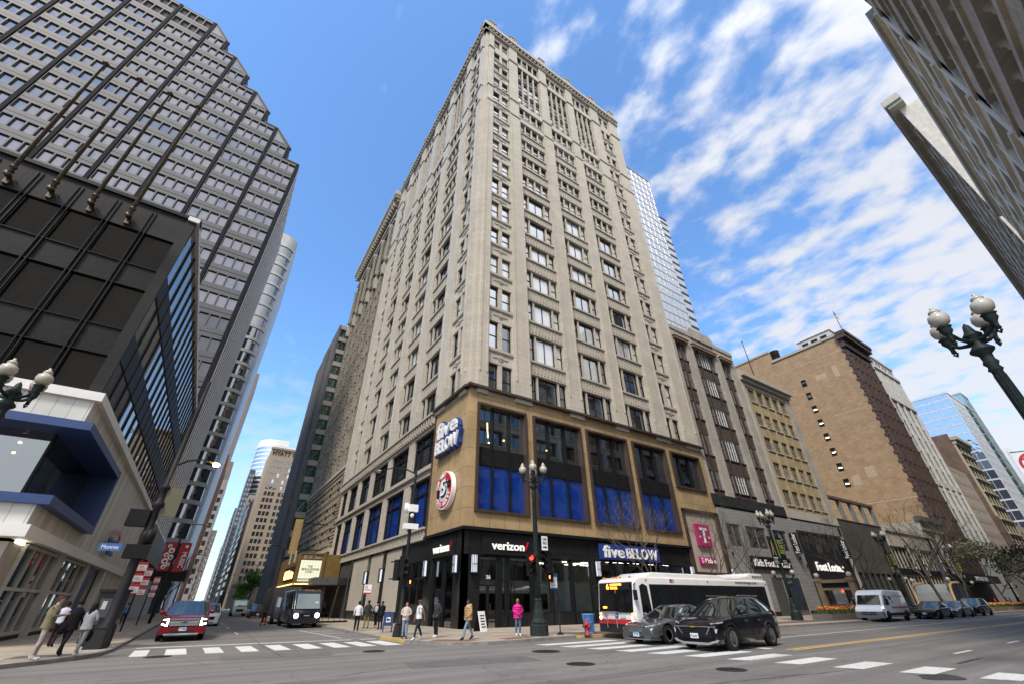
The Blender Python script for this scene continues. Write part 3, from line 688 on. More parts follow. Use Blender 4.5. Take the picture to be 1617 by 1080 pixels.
for a, b, lo, hi in ((16.05, 17.5, 2.65, 4.5), (18.5, 20.4, 1.0, 4.5), (22.55, 24.3, 1.6, 4.5), (20.8, 21.6, 3.2, 4.5)): inn.box(a, b, Y0+1.0, Y0+1.08, lo, hi, PANL)
for i in range(9):
    x = 21.5+i*1.9+random.random(); c = random.choice(((.3, .05, .05), (.2, .2, .22), (.05, .1, .3), (.3, .28, .25), (.12, .1, .09)))
    inn.box(x, x+1.1, Y0+2.4+random.random()*2, Y0+5, .16, 1.2+random.random()*1.1, surf('goods_%d' % i, c, .7, var=.4, scale=6))
inn.build('interior', tower)
lt = MB()
for x in (24.7, 27.7, 29.6, 31.2, 33.1, 35.2, 37.3):
    for k in range(4): lt.box(x, x+1.3, Y0+1.3+k*1.1, Y0+1.42+k*1.1, 4.46, 4.53, LAMPW)
for x, y in ((16.5, 1.2), (19.0, 1.6), (22.9, 1.4), (23.7, 1.4), (31.0, 1.0)): lt.box(x, x+.12, Y0+y, Y0+y+.12, 4.48, 4.54, LAMPW)
for y in (34.9, 36.4, 37.2, 38.3): lt.box(X0+1.5, X0+1.62, y, y+.12, 4.3, 4.4, LAMP)
lt.build('ceiling_lamp', tower)
# left-street side: cream belts, big windows, stone panels
CREAM = surf('cream_belt', (0.42, 0.385, 0.32), 0.7, var=.12, scale=3, stain=.3)
sd = MB()
for z, h, w in ((6.05, .25, .25), (6.3, .55, .18), (6.85, .16, .42), (11.4, .5, .15), (11.9, .3, .4), (15.9, .3, .15), (16.2, .9, .3), (17.1, .22, .6), (12.2, .2, .2)): sd.fb(FH, 34.7, YE, z, z+h, -.4, w, CREAM)
u = 34.9
while u < YE: sd.fb(FH, u, u+.22, 16.3, 17.0, .3, .5, TERD); sd.fb(FH, u, u+.16, 6.35, 6.75, .18, .28, TERD); u += .62
sb = [(34.9, 39.8), (41.3, 46.6), (47.9, 53.2), (54.6, 58.8), (60.2, 64.4), (65.6, 68.6)]
x = 34.68
for a, b in sb: sd.fb(FH, x, a, 6.9, 16.2, -.4, .12, TERRA); x = b
sd.fb(FH, x, YE, 0, 17, -.4, .12, TERRA)
sd.build('side_trim', tower)
for a, b in sb:
    for lo, hi, gm in ((7.0, 11.4, BLUE), (12.4, 15.9, G2)):
        w = MB(); n = 3
        for q in ((a, a+.3, lo, hi), (b-.3, b, lo, hi), (a+.3, b-.3, lo, lo+.2), (a+.3, b-.3, hi-.25, hi)): w.fb(FH, *q, -.4, -.1, BLK)
        for k in (.27, .73): uu = a+(b-a)*k; w.fb(FH, uu-.12, uu+.12, lo+.2, hi-.25, -.4, -.15, BLK)
        zz = lo+(hi-lo)*.7; w.fb(FH, a+.3, b-.3, zz-.1, zz+.1, -.38, -.16, BLK)
        o = w.build('side_window', tower)
        w = MB(); w.fb(FH, a+.3, b-.3, lo+.2, hi-.25, -.34, -.3, gm); w.build('pane', o)
PALE = brick('pale_stone_panel', (0.42, 0.385, 0.325), (0.40, 0.365, 0.31), (0.30, 0.27, 0.23), 3.2, 1.4, 0.01, .7, .1, stain=.12, off=0.0)
pn = MB()
for a, b in ((40.2, 44.2), (45.0, 49.2), (50.0, 56.0)):
    pn.fb(FH, a, b, .9, 5.85, -.3, .02, PALE); pn.fb(FH, a, b, 0, .9, -.3, .06, GRAN); pn.fb(FH, b, b+.8, 0, 6.0, -.3, .1, GRAN)
pn.fb(FH, 56.8, YE, 0, 6.0, -.3, -.02, IDK)
pn.build('stone_panels', tower)
# narrow stone shaft shop-front at the right end of the base
PINK = brick('pale_travertine', (0.42, 0.36, 0.29), (0.40, 0.34, 0.275), (0.33, 0.28, 0.23), 1.6, .8, 0.01, .7, .1, stain=.15, off=0)
tm = MB(); tm.fb(FC, 40.3, 45.6, 4.0, 9.6, -.45, -.06, PINK); tm.fb(FC, 39.95, 40.3, 0, 9.75, -.5, .15, BRZ); tm.fb(FC, 45.6, 46.3, 0, 9.75, -.5, .15, BRZ); tm.fb(FC, 39.95, 46.3, 9.6, 9.9, -.5, .15, BRZ)
tm.fb(FC, 40.3, 45.6, 3.6, 4.0, -.5, 0, BRZ); tm.fb(FC, 40.3, 45.6, 0, 3.6, -1.5, -1.2, G2)
tm.build('travertine_bay', tower)
# ================================================================ neighbours
SET = {}
def block(name, label, F, u0, u1, h, depth, wm, cols=(), rows=(), z0=0, fm=None, gms=None, nx=1, ny=2, d=.3, limit=60, minpx=9, top=None, extra=None, sill=None, wpart='wall', cat='building', roof=None):
    p = F.p(u0, 0, 0)
    t = thing(name, label, cat, (p.x, p.y, 0))
    mb = MB(); mb.fb(F, u0, u1, z0, h, -depth, -d, wm)
    if cols: skin(mb, F, u0, u1, z0, h, cols, rows, wm, d-.002)
    else: mb.fb(F, u0, u1, z0, h, -d, 0, wm)
    if sill:
        for a, b in cols:
            for q, r in rows: mb.fb(F, a-.08, b+.08, q-.16, q-.02, 0, .14, sill)
    if extra: extra(mb, F)
    mb.build(wpart, t)
    w = Wins(t, limit=limit, minpx=minpx)
    for a, b in cols:
        for q, r in rows: w.add(F, a, q, b-a, r-q, nx, ny, fm or DKF, random.choice(gms or (G1, G2)), -d+.06, .07)
    w.done()
    if top: mb = MB(); top(mb, F); mb.build('cornice', t)
    return t
def seq(a, w, pitch, n): return [(a+pitch*i, a+pitch*i+w) for i in range(n)]
# ---- right-hand street, same side as the tower
FRN = FW_(28.0)
SANDY = brick('sandy_block', (0.40, 0.36, 0.30), (0.36, 0.325, 0.275), (0.25, 0.225, 0.19), .9, .45, .012, .75, .25, stain=.3)
BRNP = brick('brown_pattern_brick', (0.115, 0.08, 0.055), (0.06, 0.042, 0.032), (0.04, 0.03, 0.024), .3, .3, .035, .85, .6, stain=.3)
def bb_extra(mb, F):
    # parapet with a raised middle
    mb.fpoly(F, [(46.35, 36.0), (51, 36.1), (51.6, 37.2), (56.8, 37.2), (57.6, 36.1), (62.3, 36.0), (62.3, 35.4), (46.35, 35.4)], -.5, .12, SANDY)
    for k in range(8): mb.lathe([(0.001, -.08), (.2, -.06), (.2, .02), (0.001, .03)], surf('round_vent', (.05, .04, .03), .8), (51.9+k*.68, 27.93, 35.3-.0*k), 12, axis=1)
    for a, b in ((47.2, 49.8), (51.4, 56.8), (58.3, 61.0)):
        mb.fb(F, a-.25, b+.25, 33.7, 34.1, 0, .35, surf('rusty_lintel', (.22, .13, .07), .8, var=.3)); mb.fb(F, a-.4, b+.4, 34.1, 34.25, 0, .45, SANDY)
bbr = [(12.9, 15.2), (17.1, 19.9), (21.9, 24.4), (26.4, 29.1), (30.9, 33.5)]
bb = thing('loft_building', 'pale stone loft building with patterned brown brick panels, right of the corner tower', 'building', (46.3, 28, 0))
mb = MB(); mb.fb(FRN, 46.35, 62.3, 0, 35.6, -18, -.55, BRNP); bb_extra(mb, FRN)
for a, b in ((46.35, 47.2), (49.85, 51.4), (56.8, 58.3), (61.0, 62.3)): mb.fb(FRN, a, b, 12.1, 35.5, -.55, 0, SANDY)
mb.fb(FRN, 47.2, 61.0, 33.6, 35.5, -.55, -.02, SANDY)
mb.build('wall', bb)
mb = MB(); w = Wins(bb, limit=60, minpx=9); GRF = surf('grey_window_frame', (.22, .2, .18), .6)
for a, b, k in ((47.2, 49.85, 2), (51.4, 56.8, 4), (58.3, 61.0, 2)):
    zp = 12.1
    for q, r in bbr:
        mb.fb(FRN, a, b, zp, q, -.55, -.3, BRNP); mb.fb(FRN, a, b, q-.12, q, -.3, -.18, BRZ); zp = r
        if k == 2:
            for i in range(2): w.add(FRN, a+i*(b-a)/2+.06, q, (b-a)/2-.12, r-q, 1, 2, GRF, G2, -.42)
        else:
            w.add(FRN, a+.06, q, 1.3, r-q, 1, 2, GRF, G2, -.42); w.add(FRN, b-1.36, q, 1.3, r-q, 1, 2, GRF, G2, -.42); w.add(FRN, a+1.5, q, b-a-3.0, r-q, 4, 2, WHT, G2, -.42)
    mb.fb(FRN, a, b, zp, 33.7, -.55, -.3, BRNP)
    for uu in (((a+b)/2,) if k == 2 else (a+1.43, b-1.43)): mb.fb(FRN, uu-.1, uu+.1, 12.1, 33.7, -.45, -.12, BRZ)
mb.build('spandrel', bb); w.done()
mb = MB(); mb.fb(FRN, 46.1, 62.1, 10.9, 12.1, -.3, .25, surf('dark_fascia', (.03, .03, .032), .5, var=.3)); mb.fb(FRN, 46.1, 77.2, 10.6, 10.9, -.3, .1, BLK); mb.build('fascia', bb)
YEL = brick('yellow_brick', (0.42, 0.32, 0.17), (0.36, 0.275, 0.15), (0.28, 0.22, 0.13), .6, .25, .012, .85, .25, stain=.35)
def yl_top(mb, F): mb.fb(F, 62.3, 77.5, 31.9, 32.6, -.5, .9, TERD); mb.fb(F, 62.3, 77.4, 31.3, 31.9, -.5, .45, TERD); mb.fb(F, 62.3, 77.4, 32.6, 33.0, -.5, .6, CREAM)
def yl_ex(mb, F):
    mb.fb(F, 62.4, 63.1, 0, 31.3, 0, .12, CREAM); mb.fb(F, 75.4, 77.3, 12, 31.3, 0, .12, SANDY); mb.fb(F, 62.3, 77.3, 30.5, 31.3, 0, .1, SANDY); mb.fb(F, 62.3, 77.3, 10.9, 12, 0, .2, CREAM)
    for i in range(4): mb.fb(F, 65.75+2.38*i, 66.15+2.38*i, 12.2, 30.4, 0, .1, YEL)
block('yellow_building', 'narrow yellow brick building with five columns of windows and a dark stone cornice', FRN, 62.3, 77.3, 32, 16, YEL,
      seq(63.9, 1.75, 2.38, 5), [(12.7, 14.7), (16.5, 18.5), (20.3, 22.3), (24.1, 26.2), (28.0, 30.2)], nx=2, ny=2, fm=GRF, gms=(G2, G2, G1), top=yl_top, extra=yl_ex, sill=CREAM)
# grey clad two-storey shop front in front of both
GCL = brick('grey_siding', (0.27, 0.265, 0.25), (0.245, 0.24, 0.23), (0.12, 0.12, 0.115), 3.0, .42, .014, .7, .3, stain=.15, off=0.3)
gs = thing('two_storey_shop', 'grey clad two-storey shop building with a black framed right half', 'building', (46.4, 27.7, 0))
FS2 = FW_(27.72); mb = MB()
skin(mb, FS2, 46.5, 62.3, .5, 10.6, [(47.3, 50.0), (51.2, 55.4), (57.0, 60.2)], [(6.65, 9.0)], GCL, .28)
mb.fb(FS2, 46.5, 53.2, 0, .5, -.28, .03, GRAN); mb.fb(FS2, 62.3, 76.6, 9.4, 10.6, -.28, 0, GCL); mb.fb(FS2, 62.3, 63.0, 0, 9.4, -.28, 0, GCL); mb.fb(FS2, 75.8, 76.8, 0, 10.6, -.28, 0, SANDY)
mb.build('wall', gs)
mb = MB(); BP = surf('black_panel', (.018, .018, .02), .5, var=.2)
skin(mb, FS2, 63.0, 75.8, 0, 9.4, [(63.8, 66.2), (67.2, 71.6), (72.2, 74.8)], [(.15, 3.6), (7.0, 9.1)], BP, .25); mb.build('black_front', gs)
w = Wins(gs, limit=20)
for a, b in ((47.3, 50.0), (51.2, 55.4), (57.0, 60.2)): w.add(FS2, a, 6.65, b-a, 2.35, 2, 1, GRF, G2, -.2)
for a, b in ((63.8, 66.2), (67.2, 71.6), (72.2, 74.8)): w.add(FS2, a, 7.0, b-a, 2.1, 2, 1, BLK, G2, -.2)
w.done()
for a, b in ((63.8, 66.2), (67.2, 71.6), (72.2, 74.8)):
    mb = MB(); mb.fb(FS2, a, b, .15, 3.6, -.22, -.2, GST); mb.build('shop_pane', gs)
mb = MB(); mb.fb(FS2, 53.4, 55.6, .05, 3.8, .001, .03, surf('recess_door', (.07, .07, .065), .6)); mb.build('door', gs)
mb = MB(); mb.fb(FS2, 56.4, 59.6, .05, 3.8, .001, .03, G2); mb.fb(FS2, 56.2, 56.4, .05, 3.95, .0, .07, surf('tan_frame', (.3, .25, .17), .6)); mb.fb(FS2, 59.6, 59.8, .05, 3.95, 0, .07, surf('tan_frame', (.3, .25, .17), .6)); mb.build('side_door', gs)
for u, z in ((47.0, 5.9), (50.3, 3.6), (61.5, 6.0), (62.6, 5.2)):
    mb = MB(); mb.lathe([(.09, -.15), (.09, .15)], BLK, (u, 27.6, z), 10); mb.build('wall_lamp', gs)
# dark panelled building with an open steel frame on top
OLV = brick('olive_panel', (0.075, 0.068, 0.052), (0.065, 0.06, 0.047), (0.02, 0.02, 0.018), 3.9, 3.3, .04, .6, .2, stain=.3, off=0)
def ol_top(mb, F):
    for k in range(5): mb.fb(F, 77.2+4.1*k, 77.55+4.1*k, 11.9, 15.3, -.5, 0, surf('weathered_steel', (.16, .165, .15), .7, var=.2))
    mb.fb(F, 77.0, 94.2, 15.1, 15.5, -.6, .1, surf('rust_steel', (.10, .07, .055), .7, var=.2)); mb.fb(F, 77, 94, 11.9, 12.1, -.5, .05, BLK)
ol = block('panel_building', 'low dark olive panelled building with an empty steel frame on its roof', FRN, 76.9, 94, 11.9, 10, OLV,
      seq(77.6, 1.7, 2.02, 8), [(.4, 4.9)], nx=1, ny=2, fm=BLK, gms=(G2,), top=ol_top)
GLS2 = glass('green_shop_glass', col=(.03, .04, .035), refl=.22)
def s3(mb, F):
    mb.fb(F, 94, 116, 9.2, 11.5, 0, .3, CREAM); mb.fb(F, 94, 116, 11.5, 12.0, 0, .55, CREAM); mb.fb(F, 94, 113, 5.0, 5.9, 0, .15, BLK)
block('banner_shop', 'low dark glass shop with cream band above it, carrying upright white lettered banners', FRN, 94, 113.5, 12, 10, surf('cream_render', (.36, .33, .27), .8, stain=.3),
      seq(94.3, 1.4, 1.6, 12), [(.4, 4.8), (5.3, 9.0)], nx=1, ny=2, fm=BLK, gms=(GLS2, G2), extra=s3)
def s4(mb, F):
    mb.fb(F, 113.5, 126, 13.0, 14.6, 0, .5, CREAM); mb.fb(F, 113.2, 126, 14.6, 15.4, 0, 1.1, surf('dark_cornice', (.09, .085, .075), .8)); mb.fb(F, 113.5, 115.2, 0, 13, 0, .3, CREAM); mb.fb(F, 120.5, 122.5, 0, 13, 0, .3, CREAM)
block('cream_shop', 'small cream stone shop with a dark projecting cornice below the big brick wall', FRN, 113.5, 126, 14.6, 10, surf('cream_render', (.36, .33, .27), .8, stain=.3),
      [(115.6, 120.2), (122.9, 125.6)], [(.4, 4.6), (5.4, 11.5)], nx=3, ny=3, fm=BLK, gms=(GLS2, G2), extra=s4)
# big tan brick block with dark red front
TBR = brick('tan_common_brick', (0.43, 0.285, 0.155), (0.35, 0.23, 0.125), (0.30, 0.215, 0.14), .9, .4, .03, .9, .35, stain=.2)
RBR = brick('red_brown_terracotta', (0.095, 0.055, 0.043), (0.075, 0.044, 0.035), (0.045, 0.03, 0.024), .7, .5, .03, .8, .5, stain=.3)
tb = thing('brick_block', 'huge blank tan brick side wall with small windows and a dark red brown front', 'building', (126, 28, 0))
mb = MB()
mb.box(126, 142, 28.6, 45.8, 0, 63, TBR); mb.box(126.02, 142, 45.8, 70, 0, 66.2, TBR); mb.box(125.7, 126, 28.3, 45.8, 62.6, 63.3, TERD); mb.box(125.8, 126.1, 45.7, 70, 66.2, 66.8, TERD)
mb.box(128, 141, 30, 38.3, 63, 66.2, surf('penthouse_white', (.5, .49, .45), .7)); mb.box(127.7, 141.3, 29.7, 38.6, 66.2, 66.6, WHT)
LB = surf('patched_brick', (0.46, 0.33, 0.22), .9, var=.2, scale=3)
for a, b, z, h in ((27.9+.8, 46, 20.6, .25), (31, 37, 42.2, .3), (28.6, 45.8, 58.4, .2)): mb.box(125.97, 126, a, b, z, z+h, LB)
for y, z, a, b in ((31.5, 52, 1.2, 3.2), (34.5, 52.8, 2.6, 1.4), (33.6, 26.2, 2.0, 2.6), (37.2, 25, 1.7, 2.4)): mb.box(125.98, 126, y, y+a, z, z+b, LB)
mb.build('side_wall', tb)
for k in range(8):
    z = 25.1+3.9*k; o = MB(); o.box(125.9, 126.02, 39.6, 40.75, z, z+1.9, BLK); o.box(125.86, 125.9, 39.7, 40.65, z+.95, z+1.05, CREAM)
    if k < 7: o.box(125.86, 125.9, 39.75, 40.5, z+.6, z+.75, LAMP if k < 6 else CREAM)
    o.build('side_window', tb)
mb = MB()
for k in range(3): mb.box(127.94, 128.0, 31+2.4*k, 32.6+2.4*k, 63.5, 65.2, DKF)
mb.build('penthouse_windows', tb)
mb = MB(); cols = [(127.6, 129.3), (130.4, 132.1), (133.2, 134.9), (136, 137.7), (138.8, 140.5)]; rows = [(6+3.95*i, 8.3+3.95*i) for i in range(13)]
skin(mb, FRN, 126, 142, 0, 59, cols, rows, RBR, .55)
for i, (a, b) in enumerate([(126, 127.4)]+[(x+.2, x+.9) for _, x in cols]):
    mb.fb(FRN, a, b, 6, 58, 0, .28, RBR)
    for k in range(13): mb.fb(FRN, a-.1, b+.1, 8.9+3.95*k, 9.3+3.95*k, 0, .42, RBR)
for k in range(52): mb.box(125.9, 126, 28.0, 28.5+.4*(k % 2), 4+k*1.05, 4.7+k*1.05, RBR)
mb.build('street_front', tb)
w = Wins(tb, limit=60)
for a, b in cols:
    for q, r in rows: w.add(FRN, a, q, b-a, r-q, 1, 2, BLK, G2, -.5)
w.done()
mb = MB(); mb.fb(FRN, 125.6, 142.2, 59, 61.2, -.6, .5, RBR); mb.fb(FRN, 125.0, 142.3, 61.2, 62.3, -.6, 1.5, RBR); mb.fb(FRN, 124.9, 142.4, 62.3, 63.2, -.6, 1.8, RBR)
mb.build('cornice', tb)
WTC = surf('white_terracotta', (0.55, 0.54, 0.50), .6, var=.08, stain=.2)
def wt(mb, F):
    for i in range(5): mb.fb(F, 142+4.75*i-.35, 142+4.75*i+.35, 8, 58, 0, .35, WTC)
    for i in range(16): mb.fb(F, 142.4+1.19*i, 142.75+1.19*i, 48.8, 57.5, 0, .3, WTC)
    mb.fb(F, 142, 161.3, 57.6, 58.6, 0, .6, WTC); mb.fb(F, 142, 161.3, 48, 48.7, 0, .5, WTC); mb.fb(F, 142, 161.3, 61.8, 62.6, -.4, .3, WTC); mb.fb(F, 142, 161.3, 25.2, 26.6, 0, .2, WTC)
block('white_building', 'tall white terracotta building with rows of square openings right of the dark red front', FRN, 142, 161.2, 61.8, 14, WTC,
      [(142.9+4.75*i+k*1.9, 144.4+4.75*i+k*1.9) for i in range(4) for k in (0, 1)], [(8.6+4.15*i, 11.6+4.15*i) for i in range(4)]+[(27+4.15*i, 30+4.15*i) for i in range(5)]+[(49.2, 51.6), (52.2, 54.6), (55, 57.3), (59.2, 61)], nx=1, ny=1, fm=DKF, gms=(G2,), extra=wt, limit=80, minpx=8)
BEI = surf('beige_stone', (0.36, 0.31, 0.26), .8, var=.1, stain=.25)
block('beige_building', 'mid-height beige building with grouped small windows beyond the white one', FRN, 161.3, 180, 33, 14, BEI,
      [(162.3+3.6*i+k*1.05, 163.1+3.6*i+k*1.05) for i in range(5) for k in (0, 1, 2)][:14], [(6.6+3.3*i, 8.8+3.3*i) for i in range(8)], nx=1, ny=2, fm=BLK, gms=(G2,), limit=60)
BRW = brick('plain_brown_brick', (0.20, 0.13, 0.09), (0.17, 0.11, 0.078), (0.13, 0.09, 0.07), .6, .3, .02, .9, .2, stain=.35)
PYL = surf('pale_yellow_terracotta', (0.42, 0.38, 0.26), .75, var=.12, stain=.3)
def pyt(mb, F): mb.fb(F, 189.6, 206, 45.2, 46.2, -.5, 1.2, PYL); mb.fb(F, 189.9, 206, 44, 45.2, -.5, .5, PYL)
def pye(mb, F):
    mb.fb(F, 190.02, 206, 0, 46, -16, -.31, BRW); mb.box(189.9, 190.02, 28.5, 48, 0, 47.5, BRW)
    for i in range(9): mb.fb(F, 190, 205, 9.6+3.9*i, 10.1+3.9*i, 0, .5, PYL)
block('bay_window_building', 'pale yellow bay fronted building with a plain brown brick side', FRN, 190, 205.5, 45, 14, PYL, seq(191.2, 2.6, 3.7, 4), [(10.5+3.9*i, 12.9+3.9*i) for i in range(9)], nx=3, ny=1, fm=BLK, gms=(G2, G1), top=pyt, extra=pye, limit=40)
block('far_brown_building', 'low brown brick building between the beige and the bay fronted ones', FRN, 180, 190, 22, 14, BRW, seq(181, 1.2, 2.1, 4), [(5+3.4*i, 7+3.4*i) for i in range(5)], fm=BLK, gms=(G2,), limit=20)
GT = glass('blue_curtain_glass', col=(.06, .085, .12), refl=.5, tint=(.84, .92, 1.0), wave=.12)
GT2 = glass('pale_curtain_glass', col=(.05, .07, .1), refl=.62, tint=(.92, .96, 1.0), wave=.05)
ALU = surf('aluminium', (.55, .57, .6), .4, metal=.5, var=.05)
def gtower(name, label, x0, x1, y0, y1, h, gm, fp=3.6, ux=1.8, band=.5, bm=None, z0=0, gm2=None):
    t = thing(name, label, 'building', (x0, y0, 0)); mb = MB(); mb.box(x0, x1, y0, y1, z0, h, gm); mb.build('glass_wall', t)
    mb = MB(); z = z0+fp; b = bm or ALU
    while z < h: mb.box(x0-.08, x1+.08, y0-.08, y1+.08, z-band, z, b); z += fp
    x = x0
    while x <= x1+.01: mb.box(x-.06, x+.06, y0-.14, y0-.0, z0, h, b); x += ux
    y = y0
    while y <= y1+.01: mb.box(x0-.14, x0, y-.06, y+.06, z0, h, b); y += ux
    mb.box(x0-.2, x1+.2, y0-.2, y1+.2, h, h+.8, b)
    mb.build('frame', t); return t
gtower('glass_tower', 'blue glass residential tower rising behind the far end of the right street', 229, 252, 28, 41, 72, GT, 3.5, 2.2, .55, surf('white_slab', (.6, .62, .64), .5))
gtower('glass_tower', 'narrow greenish glass shaft attached to the right of the blue glass residential tower', 252.3, 262, 27, 40, 77, glass('green_curtain_glass', col=(.03, .07, .06), refl=.4, tint=(.8, .95, .9)), 3.5, 3.2, .3, surf('grey_steel', (.3, .33, .33), .5, metal=.5))
gtower('glass_tower', 'pale slender glass tower showing behind the right shoulder of the corner tower', 100, 141.6, 75, 95, 193, GT2, 4.6, 3.4, .5, surf('mid_grey_metal', (.28, .29, .33), .4, metal=.6))
gtower('striped_tower', 'dark striped glass tower edge stepping down from the pale slender tower', 141.9, 148.6, 76, 95, 168, GT2, 4.6, 9, 1.4, surf('dark_band', (.03, .035, .045), .4))
# distant cluster at the far right edge
block('far_white_tower', 'white balconied tower at the far right edge behind the no turn sign', FRN, 300, 345, 62, 15, WHT, seq(301, 3.6, 4.4, 9), [(6+3.6*i, 8.6+3.6*i) for i in range(15)], nx=3, ny=1, fm=DKF, gms=(G2,), limit=40, minpx=5)
block('far_terrace', 'row of low shop buildings at the far end of the right-hand street', FRN, 206, 299, 21, 15, BEI, seq(208, 2.4, 3.6, 25), [(.6, 4), (6.5, 8.8), (10, 12.3), (13.6, 16), (17, 19)], nx=2, ny=1, fm=BLK, gms=(G2, GLS2), limit=40, minpx=5)
# ---- viewer's side of the right-hand street, seen steeply from below
FEE = FE_(-5.0)
GRST = brick('grey_weathered_stone', (0.56, 0.51, 0.43), (0.50, 0.455, 0.385), (0.30, 0.27, 0.23), 1.3, .6, .02, .85, .4, stain=.35)
DKB = brick('dark_brick', (0.22, 0.15, 0.105), (0.17, 0.115, 0.08), (0.09, 0.065, 0.05), .45, .2, .02, .9, .4, stain=.3)
mt = thing('ledged_tower', 'dark stone tower with deep ledges and small columns in the top right corner', 'building', (14.5, -5, 0))
mb = MB(); mb.box(14.5, 33.5, -24, -6.15, 0, 64, DKB); mb.fb(FEE, 32.3, 33.5, 0, 62, -1.15, 0, GRST)
for i, z in enumerate((11.6, 15.8, 20.0, 24.2, 28.3, 32.5, 36.8, 40.9, 45.0, 49.2, 53.4, 57.6, 61.8)):
    mb.fb(FEE, 14.5, 33.5, z-.8, z+.9, -1.15, 0, GRST); mb.fb(FEE, 14.5, 33.2, z+.55, z+.9, 0, .14, GRST); mb.fb(FEE, 14.5, 32.3, z-.95, z-.8, -1.0, .05, CREAM)
mb.build('wall', mt)
cm = MB()
cm.lathe([(.24, -3.05), (.24, -2.8), (.17, -2.7), (.15, -.8), (.2, -.7), (.17, -.6), (.22, -.35), (.28, -.3), (.28, -.02)], CREAM, (0, 0, 0), 12)
cme = cm.mesh('column')
n = 0
for z in (15.8, 20.0, 24.2, 28.3, 32.5, 36.8, 40.9):
    for k in range(7):
        o = D.objects.new('column', cme); COL.objects.link(o); o.parent = mt; o.location = (31.2-k*2.45-14.5, -.42, z-.8); n += 1
w = Wins(mt, limit=50)
for z in (11.6, 15.8, 20.0, 24.2, 28.3, 32.5, 36.8, 40.9, 45.0, 49.2):
    for k in range(6): w.add(FEE, 16.75+k*2.45, z+1.0, 1.0, 2.2, 1, 2, BLK, G2, -1.1)
w.done()
def egg(name, label, u0, u1, zt, floors, fp, wm, bays, d=1.3, y=-5.0, corn=.6):
    F = FE_(y); t = thing(name, label, 'building', (u0, y, 0)); mb = MB(); mb.fb(F, u0, u1, 0, zt, -18, -d, wm)
    z = zt
    for i in range(floors):
        mb.fb(F, u0, u1, z-1.3, z-.02, -d, 0, wm); mb.fb(F, u0, u1, z-.25, z, 0, .25, wm); z -= fp
    bw = (u1-u0)/bays
    for i in range(bays+1): mb.fb(F, u0+bw*i-.45, u0+bw*i+.45, 0, zt, -d, .08, wm)
    mb.build('wall', t)
    w = Wins(t, limit=60); z = zt
    for i in range(floors):
        for k in range(bays): w.add(F, u0+bw*k+.5, z-fp+.3, bw-1.0, fp-1.2, 3, 1, BLK, G2, -d+.05)
        z -= fp
    w.done(); return t
eg = egg('terracotta_block', 'cream terracotta block with a deep grid of openings beside the ledged tower', 33.6, 72, 43, 9, 4.3, surf('pale_cream_terracotta', (0.74, 0.70, 0.60), .7, var=.08, stain=.15), 6, .95)
mb = MB(); mb.fb(FEE, 33.8, 72, 42.8, 44.0, -1.2, .5, CREAM); mb.build('eave', eg)
e2 = egg('cornice_block', 'long block with a broad soffited cornice and brick end at upper right', 76.4, 300, 71.5, 13, 4.9, surf('buff_stone', (0.55, 0.51, 0.43), .8, var=.15, stain=.3), 34, .9)
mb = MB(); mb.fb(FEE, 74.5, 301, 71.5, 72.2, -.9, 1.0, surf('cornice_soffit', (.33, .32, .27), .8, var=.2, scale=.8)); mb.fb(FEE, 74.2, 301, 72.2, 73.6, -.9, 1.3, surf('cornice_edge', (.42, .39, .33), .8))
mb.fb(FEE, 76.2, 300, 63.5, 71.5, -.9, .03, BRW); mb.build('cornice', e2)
# ================================================================ left-hand street, right side beyond the corner tower
RUST = brick('rusticated_stone', (0.34, 0.295, 0.225), (0.28, 0.245, 0.19), (0.15, 0.13, 0.10), .9, .45, .05, .9, .9, stain=.3)
FH2 = FN_(14.7)
ho = thing('theatre_hotel', 'old rough tan stone hotel with heavy projecting cornice behind the theatre marquee', 'building', (14.7, 69.3, 0))
mb = MB(); mb.box(15.2, 34, 69.3, 101.5, 0, 84, RUST)
hc = []
for i in range(5): c = 72.6+5.8*i; hc += [(c, c+1.2), (c+2.1, c+3.3)]
hr = [(22.4+3.85*i, 24.7+3.85*i) for i in range(11)]
skin(mb, FH2, 69.3, 101.5, 20.6, 66, hc, hr, RUST, .5)
skin(mb, FH2, 69.3, 101.5, 66, 78.5, [(a-.3, a+1.6) for a, b in hc], [(67.4, 70.2), (71.4, 77.2)], RUST, .5)
skin(mb, FH2, 69.3, 101.5, 8.2, 20.4, hc, [(9.6, 11.8), (13.2, 15.4), (16.8, 19.0)], RUST, .5)
mb.fb(FH2, 69.3, 101.5, 0, 8.2, -.5, 0, RUST)
mb.fb(FH2, 69.3, 101.5, 78.5, 84, -.5, .05, RUST)
for k in range(140): mb.fb(FH2, 69.3, 71.7, 8.4+k*.5, 8.7+k*.5, 0, .16, RUST)
for i in range(6):
    for k in range(55): mb.fb(FH2, 70.9+5.8*i+.2, 70.9+5.8*i+1.0, 21+k*.82, 21.45+k*.82, 0, .12, RUST)
for i in range(21):
    for k in range(9): mb.fb(FH2, 71.9+1.42*i, 72.7+1.42*i, 9.2+k*1.22, 9.75+k*1.22, 0, .2, RUST)
for z, h, p in ((8.0, .5, .6), (7.0, 1.0, .3), (20.3, .6, .45), (19.8, .5, .25), (66, .5, .5), (70.6, .35, .3), (78.2, .5, .5)): mb.fb(FH2, 69.2, 101.6, z, z+h, -.2, p, TERD)
mb.build('wall', ho)
mb = MB()
for i in range(6):
    for s in (0, 1): mb.lathe([(.55, 66.5), (.5, 67), (.46, 76.3), (.65, 77.2), (.7, 77.9)], CREAM, (14.35, 71.3+5.8*i+s*.0, 0), 12)
    mb.fb(FH2, 70.7+5.8*i, 71.9+5.8*i, 62.6, 66, 0, .7, TERD)
mb.build('columns', ho)
